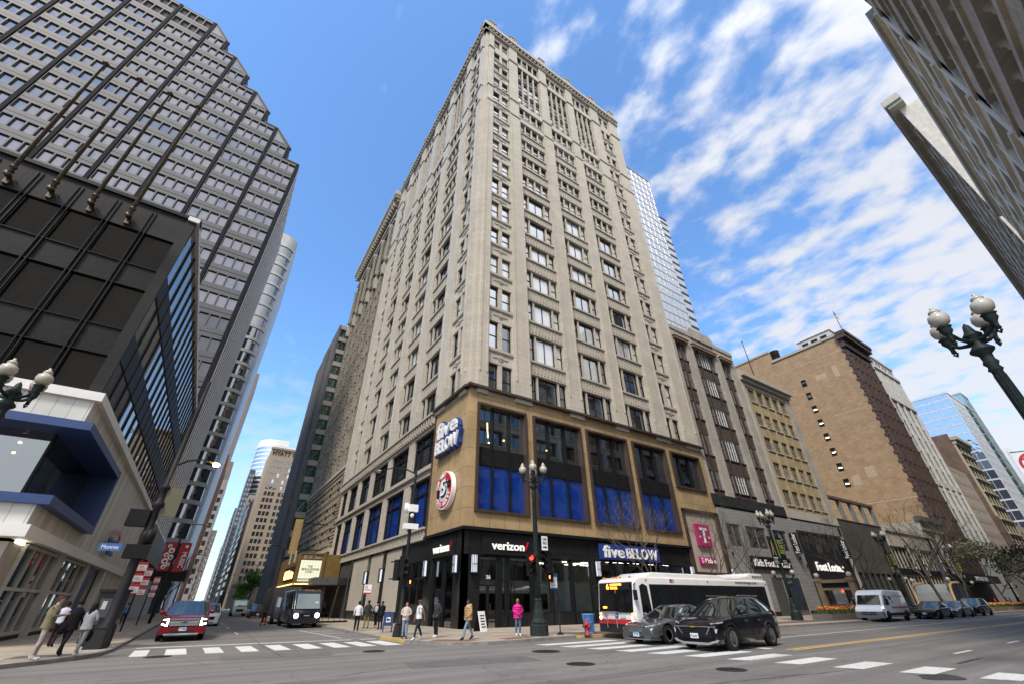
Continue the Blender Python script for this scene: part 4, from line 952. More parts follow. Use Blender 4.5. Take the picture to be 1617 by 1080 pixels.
mb = MB(); mb.fb(FH2, 68.4, 102.3, 83.8, 84.6, -1, 1.0, TERD); mb.fb(FH2, 68.0, 102.8, 84.6, 85.3, -1, 1.6, TERD); mb.fb(FH2, 67.8, 103, 85.3, 86.6, -1, 1.75, TERD); mb.fb(FH2, 69, 102, 80.8, 81.6, -.5, .5, TERD)
for k in range(28): mb.fb(FH2, 69.6+1.18*k, 70.1+1.18*k, 83.1, 84.6, 0, 1.45, TERD)
for k in range(14): mb.fb(FH2, 69.0+2.4*k, 69.5+2.4*k, 86.6, 87.3, .9, 1.5, TERD)
mb.build('cornice', ho)
w = Wins(ho, limit=90, minpx=7)
for a, b in hc:
    for q, r in hr: w.add(FH2, a, q, b-a, r-q, 1, 2, DKF, random.choice((G1, G2)), -.42)
    for q, r in ((9.6, 11.8), (13.2, 15.4), (16.8, 19.0)): w.add(FH2, a, q, b-a, r-q, 1, 2, DKF, G2, -.42)
    w.add(FH2, a-.3, 67.4, 1.9, 2.8, 1, 2, DKF, G2, -.42); w.add(FH2, a-.3, 71.4, 1.9, 5.8, 1, 3, DKF, G2, -.42)
w.done()
# grey slab tower with one bay of green glass
SLB = brick('grey_ribbed_concrete', (0.15, 0.145, 0.14), (0.125, 0.12, 0.118), (0.08, 0.078, 0.076), .5, 30, .06, .85, .5, stain=.3, off=0)
GGR = glass('teal_window_glass', col=(.015, .06, .06), refl=.3, tint=(.75, .95, .92))
FSL = FW_(102.0)
gl = thing('slab_hotel', 'dark grey slab hotel with a single column of teal windows beyond the old stone hotel', 'building', (12.2, 102, 0))
mb = MB(); mb.box(12.2, 30, 102.35, 122, 0, 66.6, SLB); mb.box(11.6, 12.2, 108, 124, 0, 62, SLB)
for k in range(18): mb.fb(FSL, 12.2, 30, 65.6-3.72*k, 66.8-3.72*k, -.4, 0, surf('pale_spandrel', (.33, .31, .27), .8))
mb.fb(FSL, 12.2, 12.7, 0, 66.6, -.4, .02, SLB)
mb.build('wall', gl)
w = Wins(gl, limit=40)
for k in range(17):
    for u in (12.8, 14.4, 16.0): w.add(FSL, u, 63.15-3.72*k, 1.5, 2.4, 1, 2, DKF, GGR, -.3)
w.done()
# tan hotel facing down the street, name in letters on its crown
TANH = surf('tan_limestone', (0.34, 0.275, 0.20), .8, var=.1, stain=.15)
FHY = FW_(250.0)
def hy_t(mb, F): mb.fb(F, 11.7, 31, 73.4, 74.3, -.5, .5, TANH)
hcx = [(14.1+k*1.75, 15.4+k*1.75) for k in range(3)]+[(20.6+k*1.9, 21.9+k*1.9) for k in range(2)]+[(26.0, 27.3)]
hy = block('tan_hotel', 'tan limestone hotel tower with name letters on its crown, closing the left-hand street', FHY, 12, 31, 73.6, 30, TANH, hcx, [(10.9+3.2*i, 12.9+3.2*i) for i in range(18)], nx=1, ny=2, fm=BLK, gms=(G2, G2, G1), top=hy_t, limit=100, minpx=4)
mb = MB(); txt(mb, 'HYATT CENTRIC', FHY, 12.8, 34, 70.4, 72.6, .02, .3, surf('brown_letter', (.05, .035, .025), .6), .03); mb.build('name_letters', hy)
mb = MB(); mb.fb(FHY, 12, 31, 0, 9.5, 0, .6, surf('hotel_base', (.12, .10, .09), .8)); mb.build('base', hy)
# rounded banded glass tower behind it
ct = thing('rounded_tower', 'tall rounded blue glass tower with white floor bands rising behind the tan hotel', 'building', (24, 440, 0))
def rounded(x0, x1, y0, y1, r, n=10, corner='l'):
    P = []
    for k in range(n+1):
        a = pi/2*k/n
        P.append((x0+r-r*cos(a), y0+r-r*sin(a)) if corner == 'l' else (x1-r+r*sin(a), y0+r-r*cos(a)))
    return (P+[(x1, y0), (x1, y1), (x0, y1)]) if corner == 'l' else ([(x0, y0)]+P+[(x1, y1), (x0, y1)])
mb = MB(); mb.prism(rounded(9.5, 44, 440, 480, 16), 0, 131, GT); mb.build('glass_wall', ct)
mb = MB()
for k in range(30): mb.prism(rounded(9.3, 44.2, 439.8, 480.2, 16.2), 14+4*k, 15.2+4*k, WHT)
mb.prism(rounded(9.3, 34, 439.8, 480, 16.2), 131, 137, WHT); mb.build('floor_bands', ct)
def far(name, label, x0, x1, y0, z, wm, cw=2.0, ch=3.6, gm=None, side=None, depth=40, bands=False):
    t = thing(name, label, 'building', (x0, y0, 0)); mb = MB(); mb.box(x0, x1, y0, y0+depth, 0, z, wm); mb.build('wall', t)
    mb = MB(); g = gm or G2; fm = DKF
    x = x0+.8
    while x+cw*.6 < x1:
        zz = 6
        while zz+ch < z: mb.box(x, x+cw*.6, y0-.06, y0, zz, zz+ch*.55, g); zz += ch
        x += cw
    if side is not None:
        y = y0+1
        while y+2 < y0+depth:
            zz = 6
            while zz+ch < z:
                mb.box(side-.06 if side == x0 else side, side if side == x0 else side+.06, y, y+1.6, zz, zz+ch*.55, g); zz += ch
            y += 3
    mb.build('windows', t)['kind'] = 'stuff'; return t
GRB = surf('grey_brown_stone', (.16, .145, .135), .85, var=.15, stain=.2)
far('far_tower', 'dark slim tower left of the rounded glass one at the street end', 8.7, 13, 430, 104, surf('dark_slate', (.07, .075, .085), .6, var=.15), 2, 4, G2, 8.7)
far('far_tower', 'lower grey tower further along the right of the left-hand street', 7.9, 14, 520, 86, GRB, 2, 4, G2, 7.9)
far('far_tower', 'lowest grey block at the vanishing end of the left-hand street', 8.6, 16, 640, 62, GRB, 2, 4, G2, 8.6)
far('far_building', 'pale narrow building with light window frames beside the tan hotel', 10.4, 20, 330, 64, surf('pale_grey_stone', (.30, .28, .25), .8, stain=.2), 2, 3.8, G1, 10.4)
far('far_building', 'dark red brown building edge just left of the tan hotel', 10.8, 20, 285, 52, surf('dark_red_brick', (.075, .04, .035), .9, var=.2), 2.2, 3.8, G2, 10.8, 30)
# ================================================================ left-hand street, left side
FFr = FW_(28.0); FSd = FS_(-7.2)
DG = glass('smoked_glass', col=(.007, .006, .005), refl=.012, tint=(.9, .82, .7), wave=.15, graz=.15)
DGS = glass('mirror_side_glass', col=(.13, .13, .13), refl=.30, tint=(1, .95, .88), graz=.6, wave=.02, wscale=.15)
GRN2 = brick('charcoal_granite', (0.018, 0.018, 0.019), (0.013, 0.013, 0.014), (.006, .006, .006), 1.8, 2.3, .02, .7, .1, stain=.4, off=0)
po = thing('dark_glass_block', 'black glass and granite corner block with bronze flagpoles, above the grey and blue store', 'building', (-7.2, 28, 0))
mb = MB(); mb.box(-60, -7.35, 28.15, 67, 10.9, 24.0, DG)
mb2 = MB(); mb2.box(-7.36, -7.3, 28.4, 66.9, 10.9, 23.9, DGS)
mb.build('glass_wall', po); mb2.build('side_glass', po)
mb = MB()
for a, b in ((13.2, 14.9), (17.7, 19.3)): mb.fb(FFr, -60, -7.25, a, b, -.15, -.05, SPN); mb.fb(FSd, 28.0, 67, a, b, -.1, -.04, SPN)
mb.fb(FFr, -60, -7.2, 21.8, 24.0, -.15, .02, GRN2)
mb.build('spandrel', po)
mb = MB()
for k in range(30):
    x = -9.42-1.82*k
    for s in (-.13, .07): mb.fb(FFr, x+s, x+s+.06, 10.9, 23.6, -.05, .09, BLK)
for z in (13.2, 14.85, 17.7, 19.25): mb.fb(FFr, -60, -7.3, z, z+.06, -.05, .04, BLK)
mb.fb(FFr, -7.75, -7.2, 10.9, 24, -.1, .06, GRN2)
y = 29.9
while y < 67: mb.fb(FSd, y, y+.09, 10.9, 23.8, -.1, -.01, BLK); y += 1.95
mb.build('mullions', po)
mb = MB(); mb.fb(FFr, -60, -7.0, 24.0, 24.25, -.5, .18, BLK); mb.fb(FSd, 27.8, 67, 23.9, 24.25, -.5, .14, surf('white_coping', (.62, .62, .62), .4)); mb.build('coping', po)
# grey and blue store at its foot
SID = brick('grey_metal_panel', (0.58, 0.57, 0.53), (0.54, 0.53, 0.49), (0.32, 0.31, 0.29), .62, 40, .02, .45, .15, stain=.12, off=0)
SIDS = brick('striped_metal_panel', (0.60, 0.58, 0.52), (0.44, 0.42, 0.37), (0.34, 0.33, 0.30), .55, 40, .01, .5, .1, stain=.12, off=0)
BLU = surf('deep_blue_panel', (0.016, 0.045, 0.15), .45, var=.12, scale=1)
WCO = surf('pale_coping', (.68, .67, .64), .5, var=.06)
stt = thing('corner_store', 'grey panelled corner store with a blue framed upper window bay and glazed ground floor', 'building', (-7.2, 28, 0))
mb = MB()
mb.fb(FFr, -60, -7.19, 9.2, 10.5, -.4, .25, SID); mb.fb(FSd, 28.4, 66.5, 9.2, 10.5, -.4, .01, SIDS)
mb.fb(FFr, -60, -7.19, 4.6, 5.6, -.4, .25, SID); mb.fb(FSd, 28.4, 38.6, 4.6, 5.6, -.4, .01, SIDS)
mb.fb(FSd, 38.6, 66.5, 4.6, 9.2, -.4, .01, SIDS)
mb.fb(FSd, 53.2, 66.5, 0, 4.2, -.4, -.02, SIDS)
mb.box(-60, -10.2, 33, 66.4, .1, 5.3, surf('store_core', (.08, .08, .075), .8)); mb.box(-60, -10.6, 39, 66.4, 5.3, 10.4, surf('store_core', (.08, .08, .075), .8))
mb.build('wall', stt)
mb = MB(); mb.fb(FFr, -60, -6.92, 10.5, 10.95, -.4, .45, WCO); mb.fb(FSd, 28.4, 66.6, 10.5, 10.95, -.4, .28, WCO)
mb.fb(FFr, -60, -6.95, 4.1, 4.6, -.4, .5, WCO); mb.fb(FSd, 28.4, 66.6, 4.1, 4.6, -.4, .25, WCO); mb.build('coping', stt)
mb = MB(); mb.fb(FFr, -60, -6.75, 8.96, 9.36, -1.9, .48, BLU); mb.fb(FSd, 29.9, 38.6, 8.96, 9.36, -1.8, .45, BLU)
mb.fb(FFr, -60, -6.75, 5.45, 5.85, -1.9, .48, BLU); mb.fb(FSd, 29.9, 38.6, 5.45, 5.85, -1.8, .45, BLU); mb.fb(FSd, 38.2, 38.6, 5.85, 8.96, -1.8, .45, BLU)
mb.build('blue_frame', stt)
mb = MB(); mb.box(-60, -8.2, 29.1, 29.16, 5.85, 8.96, clearglass('loggia_glass', .22, (.45, .45, .42))); mb.box(-8.26, -8.2, 29.16, 38.2, 5.85, 8.96, clearglass('loggia_glass')); mb.build('loggia_pane', stt)
mb = MB()
for x in (-8.25, -12, -15, -18): mb.box(x-.05, x+.05, 29.02, 29.2, 5.85, 8.96, BLK)
mb.box(-12.8, -11.9, 31, 31.8, 5.85, 9, IW); mb.box(-60, -9.3, 36, 36.2, 5.85, 9, IDK)
mb.build('loggia_posts', stt)
mb = MB()
for x, y in ((-10, 31), (-11.5, 31.5), (-13, 31), (-14.5, 32.5), (-10.8, 33.5), (-13.5, 34), (-16, 31.5), (-9.9, 35)): mb.box(x, x+.12, y, y+.12, 8.75, 8.85, LAMP)
mb.build('loggia_lamp', stt)
mb = MB(); mb.fb(FFr, -60, -8.3, 3.96, 4.04, -.25, .1, emit('soffit_strip', (1, .95, .7), 4)); mb.fb(FSd, 28.8, 29.9, 3.96, 4.04, -.3, -.2, emit('soffit_strip', (1, .95, .7), 4)); mb.build('strip_light', stt)
mb = MB(); mb.fb(FFr, -60, -7.5, .1, 3.95, -.6, -.2, brick('warm_grey_panel', (.42, .40, .36), (.40, .38, .34), (.1, .1, .09), 4, 2.1, .03, .6, .1, flat=False, off=0)); mb.fb(FSd, 28.3, 29.9, .1, 3.95, -.5, -.25, surf('warm_grey_side', (.33, .315, .285), .6)); mb.build('panel_wall', stt)
GFR = surf('grey_store_frame', (.42, .41, .38), .5)
SGL = clearglass('store_glass', .38, (.28, .30, .28))
for a, b in ((30.1, 36.2), (37.6, 44.6)):
    o = MB(); n = 4
    for k in range(n+1): u = a+(b-a)*k/n; o.fb(FSd, u-.05, u+.05, .35, 3.95, -.3, -.12, GFR)
    for z in (.3, 2.15, 3.9): o.fb(FSd, a, b, z, z+.14, -.3, -.1, GFR)
    o.fb(FSd, a, b, 0, .3, -.35, -.12, SPN)
    fo = o.build('store_window', stt); g = MB(); g.fb(FSd, a, b, .4, 3.9, -.24, -.22, SGL); g.build('pane', fo)
o = MB()
for a, b in ((36.2, 37.6), (44.6, 45.7)): o = MB(); o.fb(FSd, a, b, 0, 4.1, -.4, -.04, GFR); o.build('grey_pier', stt)
o = MB(); o.fb(FSd, 45.7, 48, 0, 4.1, -.4, -.1, BLU); o.build('blue_pier', stt); o = MB(); o.fb(FSd, 52.3, 53.2, 0, 4.1, -.4, .02, WCO); o.build('pale_pier', stt)
o = MB(); o.fb(FSd, 48, 52.3, .1, 4.1, -.5, -.45, SGL); o.build('entrance_glass', stt)
# tower with stepped top behind, grey front, striped side
GPN = surf('grey_metal_front', (0.082, 0.084, 0.090), .6, var=.08, scale=.4)
GPD = surf('dark_metal_strip', (0.016, 0.016, 0.020), .8, var=.1)
LIL = glass('lilac_reflection_glass', col=(.07, .07, .078), refl=.17, tint=(.92, .90, .98), wave=.03)
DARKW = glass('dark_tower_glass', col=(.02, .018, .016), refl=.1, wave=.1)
to = thing('stepped_tower', 'grey metal office tower with window rows and a stepped chamfered top, upper left', 'building', (-7.2, 67, 0))
FT = FW_(67.0); BW = 6.07
mb = MB(); zs = [79.0+7.75*k for k in range(5)]
sil = [(-7.2, 0), (-7.2, 79.0)]
for k in range(4):
    xr = -7.2-BW*k; sil += [(xr-2.6, zs[k]), (xr-2.6, zs[k]+3.5), (xr-BW, zs[k+1])]
sil += [(-7.2-BW*4-2.6, zs[4]), (-110, zs[4]), (-110, 0)]
def inside(x, z):
    if x < -7.2-BW*4: return z < zs[4]
    k = int((-7.2-x)/BW); xr = -7.2-BW*k; dx = xr-x
    return z < zs[k] if dx < 2.6 else z < zs[k]+3.5+(dx-2.6)/(BW-2.6)*4.25
mb.fpoly(FT, sil, -28, -.35, GPN)
mb.build('body', to)
mb = MB(); FPH = 3.875
pan = []
lv = [79.0-FPH*(13-i) for i in range(22)]
w = Wins(to, limit=100, minpx=9)
tri = MB()
nb = 17
for k in range(nb):
    xr = -7.2-BW*k; 
    mb.fb(FT, xr-.5, xr, 0, (zs[min(k, 4)]-(0 if k < 5 else 0)), -.35, .12, GPD) if k else mb.fb(FT, xr-.55, xr, 0, 79, -.4, .12, GPD)
    for i in range(22):
        z = lv[i]-FPH
        if z+FPH > zs[4]+.1: continue
        louv = k >= 4 and z > zs[4]-8.0
        for j in range(4):
            a = xr-BW+ .12+j*1.375; b = a+1.375
            # whole panel bay inside the outline?
            full = inside(b-.05, z+FPH-.25) and inside(a+.05, z+FPH-.25)
            if not full: continue
            mb.fb(FT, a, a+.09, z, z+FPH, -.35, 0, GPN); mb.fb(FT, b-.09, b, z, z+FPH, -.35, 0, GPN)
            mb.fb(FT, a+.09, b-.09, z, z+.85, -.35, 0, GPN); mb.fb(FT, a+.09, b-.09, z+3.1, z+FPH-.1, -.35, 0, GPN)
            gm = surf('louvre_panel', (.06, .06, .06), .7) if louv else (DARKW if z < 38 else LIL)  # darker copy low down, paler above: the sky's reflection set by material
            if k == 5 and i == 7 and j == 3: gm = surf('pinkish_blind', (.75, .62, .60), .6)
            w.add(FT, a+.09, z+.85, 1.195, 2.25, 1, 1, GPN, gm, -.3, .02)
        if inside(xr-.6, z+FPH-.3): mb.fb(FT, xr-BW+.1, xr-.5, z+FPH-.1, z+FPH, -.35, .01, BLK)
for k in range(4):   # chamfer with a three-cornered pane
    xr = -7.2-BW*k; z0_ = zs[k]+3.875
    mb.fpoly(FT, [(xr-BW, z0_), (xr-2.9, z0_), (xr-BW, zs[k+1])], -.35, -.02, GPN)
    tri.fpoly(FT, [(xr-BW+.35, z0_+.25), (xr-3.9, z0_+.25), (xr-BW+.35, zs[k+1]-1.1)], -.02, .02, LIL)
    mb.fpoly(FT, [(xr-2.6, zs[k]+3.5), (xr-BW, zs[k+1]), (xr-BW, zs[k+1]+.3), (xr-2.4, zs[k]+3.7)], -.6, .1, GPN)
    mb.fb(FT, xr-2.6, xr, zs[k], zs[k]+.25, -28, .1, GPN); mb.fb(FT, xr-3.0, xr-2.55, zs[k]+.2, zs[k]+3.6, -.35, .12, GPD)
mb.build('front_panels', to); tri.build('corner_pane', to); w.done()
# side: white fins and ribbed grey panels
mb = MB(); WF = surf('white_fin', (.80, .79, .76), .5, var=.05); RG = brick('ribbed_grey', (.075, .075, .078), (.06, .06, .062), (.03, .03, .03), .22, 60, .03, .6, .5, stain=.15, off=0)
FTS = FS_(-7.18)
mb.fb(FTS, 67.5, 95, 0, 78.9, -.3, .004, RG)
mb.build('side_wall', to); mb = MB()
y = 68.3; i = 0
while y < 95:
    mb.fb(FTS, y, y+.5, 10.5, 78.8, -.1, .12, WF); mb.fb(FTS, y+.9, y+1.0, 10.5, 78.8, -.1, .03, WF); y += 2.65
for y in (70, 78, 86): mb.fb(FTS, y, y+.3, 0, 10.5, -.1, .3, ALU)
mb.fb(FTS, 67, 95, 9.8, 10.6, -.2, .3, ALU)
mb.build('fins', to)
# ground-level colonnade of the same block
far_l = thing('street_arcade', 'dark street-level arcade with slim pale posts past the grey store', 'building', (-7.0, 67, 0))
mb = MB()
for k in range(14): mb.fb(FTS, 68+3.2*k, 68.25+3.2*k, 0, 6.3, -.1, .5, ALU)
mb.fb(FTS, 67, 118, 6.3, 9.8, -.3, .8, surf('arcade_fascia', (.16, .16, .155), .6)); mb.fb(FTS, 95, 118, 0, 6.3, -2, -1.6, BLK)
mb.build('posts', far_l)
# white tower with rounded corner and curved bands
wt_ = thing('curved_white_tower', 'white tower with a rounded corner and curved floor bands behind the stepped one', 'building', (-5, 120, 0))
mb = MB(); mb.prism(rounded(-30, -4.9, 120, 160, 3.2, corner='r'), 0, 103, G2); mb.build('glass_wall', wt_)
mb = MB(); WG = surf('weathered_white', (.50, .50, .48), .7, var=.12, scale=.5, stain=.2); mb.prism(rounded(-30.3, -4.7, 119.8, 160.2, 3.4, corner='r'), 101, 106, WG)
for k in range(24): mb.prism(rounded(-30.3, -4.7, 119.75, 160.2, 3.4, corner='r'), 9+4*k, 9.9+4*k, WG)
mb.prism([(-5.9, 121), (-4.6, 122.4), (-4.4, 123.4), (-4.4, 160), (-5, 160), (-5.1, 123)], 0, 103, surf('pale_glass_spine', (.50, .52, .52), .5, var=.08, scale=.6))
mb.build('floor_bands', wt_)
far('far_tower', 'tall brown stepped tower behind the curved white one', -30, -7.0, 330, 150, surf('brown_granite', (.20, .155, .13), .8, var=.1), 2.6, 4.2, G2, -7.0)
far('far_tower', 'lower shoulder in front of the tall brown stepped tower', -14, -4.0, 315, 80, surf('brown_granite', (.20, .155, .13), .8), 2.6, 4.2, G2, -4.0)
far('far_building', 'narrow rust red building edge on the left of the left-hand street', -16, -4.9, 200, 54, surf('rust_red_metal', (.11, .042, .025), .7, var=.2), 3, 4, DARKW, None)
far('far_building', 'pale stone building beyond the rust red one', -16, -3.0, 262, 57, surf('pale_grey_stone', (.30, .28, .25), .8), 2.5, 4, G2, -3.0)
far('far_building', 'furthest brown block on the left of the left-hand street', -16, -.6, 420, 52, surf('brown_granite', (.20, .155, .13), .8), 2.5, 4, G2, -.6)
# flagpoles on the dark glass block
BRO = surf('aged_bronze', (.09, .068, .045), .45, metal=.7, var=.3, scale=6)
flags = []
for i, (bx, tx) in enumerate(((-15.7, -13.3), (-13.9, -11.7), (-12.1, -10.2), (-10.3, -8.7))):
    lab = ('leftmost', 'second', 'third', 'rightmost')[i]+' of the four slanting bronze flagpoles on the dark block'
    t = thing('flagpole', lab, 'flagpole', (bx, 27.9, 22.4), group='bare flagpoles on the dark glass block')
    d = Vector((tx-bx, 23-27.9, 6.3)); d = d*1.0
    mb = MB(); mb.tube([(0, -.35, 0), Vector((0, -.35, 0))+d*.5, Vector((0, -.35, 0))+d], [.11, .10, .05], BRO, 10); mb.build('pole', t, True)
    mb = MB(); e = Vector((0, -.35, 0))+d; mb.lathe([(.001, 0), (.16, .03), (.18, .08), (.001, .14)], BRO, tuple(e), 10); mb.build('finial', t, True)
    mb = MB(); mb.lathe([(.15, -.3), (.18, -.2), (.11, -.1), (.16, 0), (.11, .1)], BRO, (0, -.2, 0), 12, axis=1); mb.box(-.12, .12, -.1, .1, -.45, .0, BRO)
    mb.tube([(0, -.1, .35), (0, -.55, .55)], .07, BRO, 8); mb.lathe([(.15, -.08), (.17, 0), (.15, .08)], BRO, (0+d.x*.06, -.35+d.y*.06, d.z*.06), 10); mb.build('bracket', t, True)
# ================================================================ signs on the buildings
SW = surf('sign_white', (.80, .80, .78), .4, var=.03); SBL = surf('sign_blue', (.02, .045, .22), .4, var=.05); SRD = surf('sign_red', (.50, .02, .025), .4, var=.05)
MAG = surf('sign_magenta', (.42, .008, .13), .4, var=.05); SBK = surf('sign_black', (.015, .015, .016), .45, var=.1); GLD = surf('sign_gold', (.34, .22, .07), .45, var=.15)
def sign(name, label, cat, F, parts, at, group=None):
    p = F.p(*at); t = thing(name, label, cat, tuple(p), group=group)
    for nm, fn in parts:
        mb = MB(); fn(mb); mb.build(nm, t)
    return t
def offs(outline, d):
    n = len(outline); R = []
    c = Vector((sum(p[0] for p in outline)/n, sum(p[1] for p in outline)/n))
    return [(c.x+(p[0]-c.x)*(1+d), c.y+(p[1]-c.y)*(1+d)) for p in outline]
F5 = FN_(X0-.14)
def five_l(mb): txt(mb, 'five', F5, 32.9, 29.0, 13.8, 15.25, .42, .16, SW, .045); txt(mb, 'BELOW', F5, 33.0, 28.75, 12.45, 13.6, .42, .16, SW, .04)
def five_b(mb): txt(mb, 'five', F5, 33.05, 28.85, 13.65, 15.4, .05, .36, SBL, .16); txt(mb, 'BELOW', F5, 33.15, 28.6, 12.3, 13.75, .05, .36, SBL, .16); mb.fb(F5, 28.8, 33.0, 12.6, 13.9, .04, .38, SBL)
sign('shop_sign', 'upper blue and white five below sign on the tan wall facing the left-hand street', 'sign', F5, [('backing', five_b), ('letters', five_l)], (31, 12.2, 0))
def disc(mb, F, cu, cv, r0, r1, w0, w1, m, n=40):
    P = []; 
    for w in (w0, w1):
        for r in (r0, r1):
            for k in range(n): a = 2*pi*k/n; P.append(F.p(cu+r*cos(a), cv+r*sin(a), w))
    fs = []
    for k in range(n):
        j = (k+1) % n
        fs += [(k, j, n+j, n+k), (2*n+k, 3*n+k, 3*n+j, 2*n+j), (n+k, n+j, 3*n+j, 3*n+k), (k, 2*n+k, 2*n+j, j)]
    mb.add(P, fs, m)
def arc_text(mb, s, F, cu, cv, r, a0, a1, h, w, m, flip=1):
    n = len(s)
    for i, ch in enumerate(s):
        if ch == ' ': continue
        a = a0+(a1-a0)*(i+.5)/n; vs, fs = textgeo(ch, .03); cw = h*.62
        P = []
        for x, y, z in vs:
            lx, ly = (x-.5)*cw, (y-.5)*h*flip
            if flip < 0: lx = -lx*-1; 
            rr = r+ly*(1 if flip > 0 else 1)
            # letters face outwards; u runs right to left for a reader
            tx = lx if flip > 0 else -lx
            ca, sa = cos(a), sin(a)
            P.append(F.p(cu-(rr*ca+tx*sa), cv+(rr*sa-tx*ca), w+.05*z))
        mb.add(P, fs, m)
def badge(mb):
    disc(mb, F5, 30.85, 9.22, .001, 1.47, .05, .42, SW); disc(mb, F5, 30.85, 9.22, .93, 1.36, .42, .45, SRD); disc(mb, F5, 30.85, 9.22, .001, .9, .42, .44, surf('pale_grey_sign', (.55, .56, .57), .5))
def badge_t(mb):
    arc_text(mb, 'COOL STUFF', F5, 30.85, 9.22, 1.15, radians(172), radians(75), .26, .45, SW)
    arc_text(mb, 'FIVE BELOW', F5, 30.85, 9.22, 1.15, radians(205), radians(345), .26, .45, SW, -1)
    txt(mb, '5', F5, 31.25, 30.25, 8.65, 10.0, .44, .05, SBK, .06); txt(mb, '5', F5, 31.2, 30.35, 8.75, 9.95, .5, .06, SW, .01)
    txt(mb, '1', F5, 31.85, 31.5, 8.7, 9.3, .44, .08, SBK, .06); mb.fb(F5, 29.55, 30.2, 9.55, 9.75, .46, .52, SBK); mb.fb(F5, 29.6, 30.1, 9.25, 9.42, .46, .52, SBK)
sign('round_sign', 'round red and white badge sign with a black and white figure five', 'sign', F5, [('disc', badge), ('letters', badge_t)], (30.85, 7.75, 0))
def check(mb, F, u, v, s, w, m, d=1):
    mb.fpoly(F, [(u, v), (u+d*.22*s, v-.28*s), (u+d*.62*s, v+.72*s), (u+d*.45*s, v+.72*s), (u+d*.2*s, v+.08*s), (u+d*.1*s, v+.16*s)], w, w+.06, m)
FG1 = FW_(Y0+.04)
for F, a, b, c, d, z0_, z1_, lab in ((FG1, 16.9, 19.75, 1, (16.15, 20.65), 4.82, 5.35, 'verizon sign with red tick facing the right-hand street'), (FN_(X0+.05), 33.0, 30.2, -1, (33.3, 29.3), 4.8, 5.35, 'smaller verizon sign with red tick facing the left-hand street')):
    sign('shop_sign', lab, 'sign', F, [('panel', lambda mb: mb.fb(F, min(d), max(d), 4.5, 5.9, .06, .12, SBK)), ('letters', lambda mb: txt(mb, 'verizon', F, a, b, z0_, z1_, .12, .08, emit('letter_glow', (1, .98, .9), .35), .03)), ('tick', lambda mb: check(mb, F, b+c*.05, z0_+.2, .6, .13, SRD, c))], ((a+b)/2, 4.5, 0))
FG2 = FW_(Y0-.3)
sign('shop_sign', 'blue five below fascia sign over the shop door behind the bus', 'sign', FG2, [('panel', lambda mb: mb.fb(FG2, 27.5, 35.1, 4.6, 5.8, -.22, -.1, SBL)),
     ('letters', lambda mb: (txt(mb, 'five', FG2, 27.9, 30.4, 4.75, 5.7, -.1, .1, SW, .045), txt(mb, 'BELOW', FG2, 30.7, 34.8, 4.75, 5.6, -.1, .1, SW, .04)))], (31, 4.6, -.2))
sign('shop_sign', 'square magenta sign with a white letter T on the pale stone strip', 'sign', FC, [('panel', lambda mb: mb.fb(FC, 41.5, 43.7, 6.35, 8.45, -.05, .25, MAG)), ('letters', lambda mb: (txt(mb, 'T', FC, 42.0, 43.2, 6.7, 8.1, .25, .05, SW, .04), mb.fb(FC, 41.75, 41.95, 7.1, 7.3, .25, .29, SW), mb.fb(FC, 43.25, 43.45, 7.1, 7.3, .25, .29, SW), mb.fb(FC, 42.3, 42.9, 6.65, 6.78, .25, .295, SW)))], (42.6, 6.35, 0))
sign('shop_sign', 'small magenta T-Mobile name sign below the square magenta one', 'sign', FC, [('panel', lambda mb: mb.fb(FC, 41.2, 43.9, 4.65, 5.35, -.05, .12, MAG)), ('letters', lambda mb: txt(mb, 'T-Mobile', FC, 41.35, 43.75, 4.78, 5.25, .12, .04, SW, .03))], (42.6, 4.65, 0))
sign('shop_sign', 'black Kids Foot Locker sign on the grey siding', 'sign', FS2, [('panel', lambda mb: mb.fb(FS2, 50.1, 58.6, 4.5, 5.8, .0, .2, SBK)), ('letters', lambda mb: txt(mb, 'Kids Foot Locker', FS2, 50.5, 58.2, 4.78, 5.5, .2, .08, SW, .03))], (54, 4.5, 0))
sign('shop_sign', 'large white Foot Locker letters on the black shop front', 'sign', FS2, [('letters', lambda mb: txt(mb, 'Foot Locker', FS2, 65.2, 72.8, 4.75, 5.75, .0, .12, emit('letter_glow', (1, .98, .9), .35), .01))], (69, 4.7, 0))
def vtxt(mb, s, F, uc, v0, v1, h, w, d, m, up=True, bold=.02):
    """lettering turned a quarter, reading upwards or downwards"""
    vs, fs = textgeo(s, bold)
    P = [F.p(uc+(.5-y)*h*(1 if up else -1), (v0+(v1-v0)*x) if up else (v1-(v1-v0)*x), w+d*z) for x, y, z in vs]
    mb.add(P, fs, m)
for x, lab in ((60.6, 'nearer upright black Foot Locker blade sign'), (74.2, 'farther upright black Foot Locker blade sign')):
    FB = Fr((x, 27.6, 0), (0, -1, 0), (-1, 0, 0))
    sign('blade_sign', lab, 'sign', FB, [('panel', lambda mb: mb.fb(FB, 0, .85, 6.4, 8.8, -.1, .1, SBK)), ('letters', lambda mb: vtxt(mb, 'Foot Locker', FB, .42, 6.5, 8.7, .5, .1, .04, SW, True))], (.4, 6.4, 0))
FB2 = FW_(27.4)
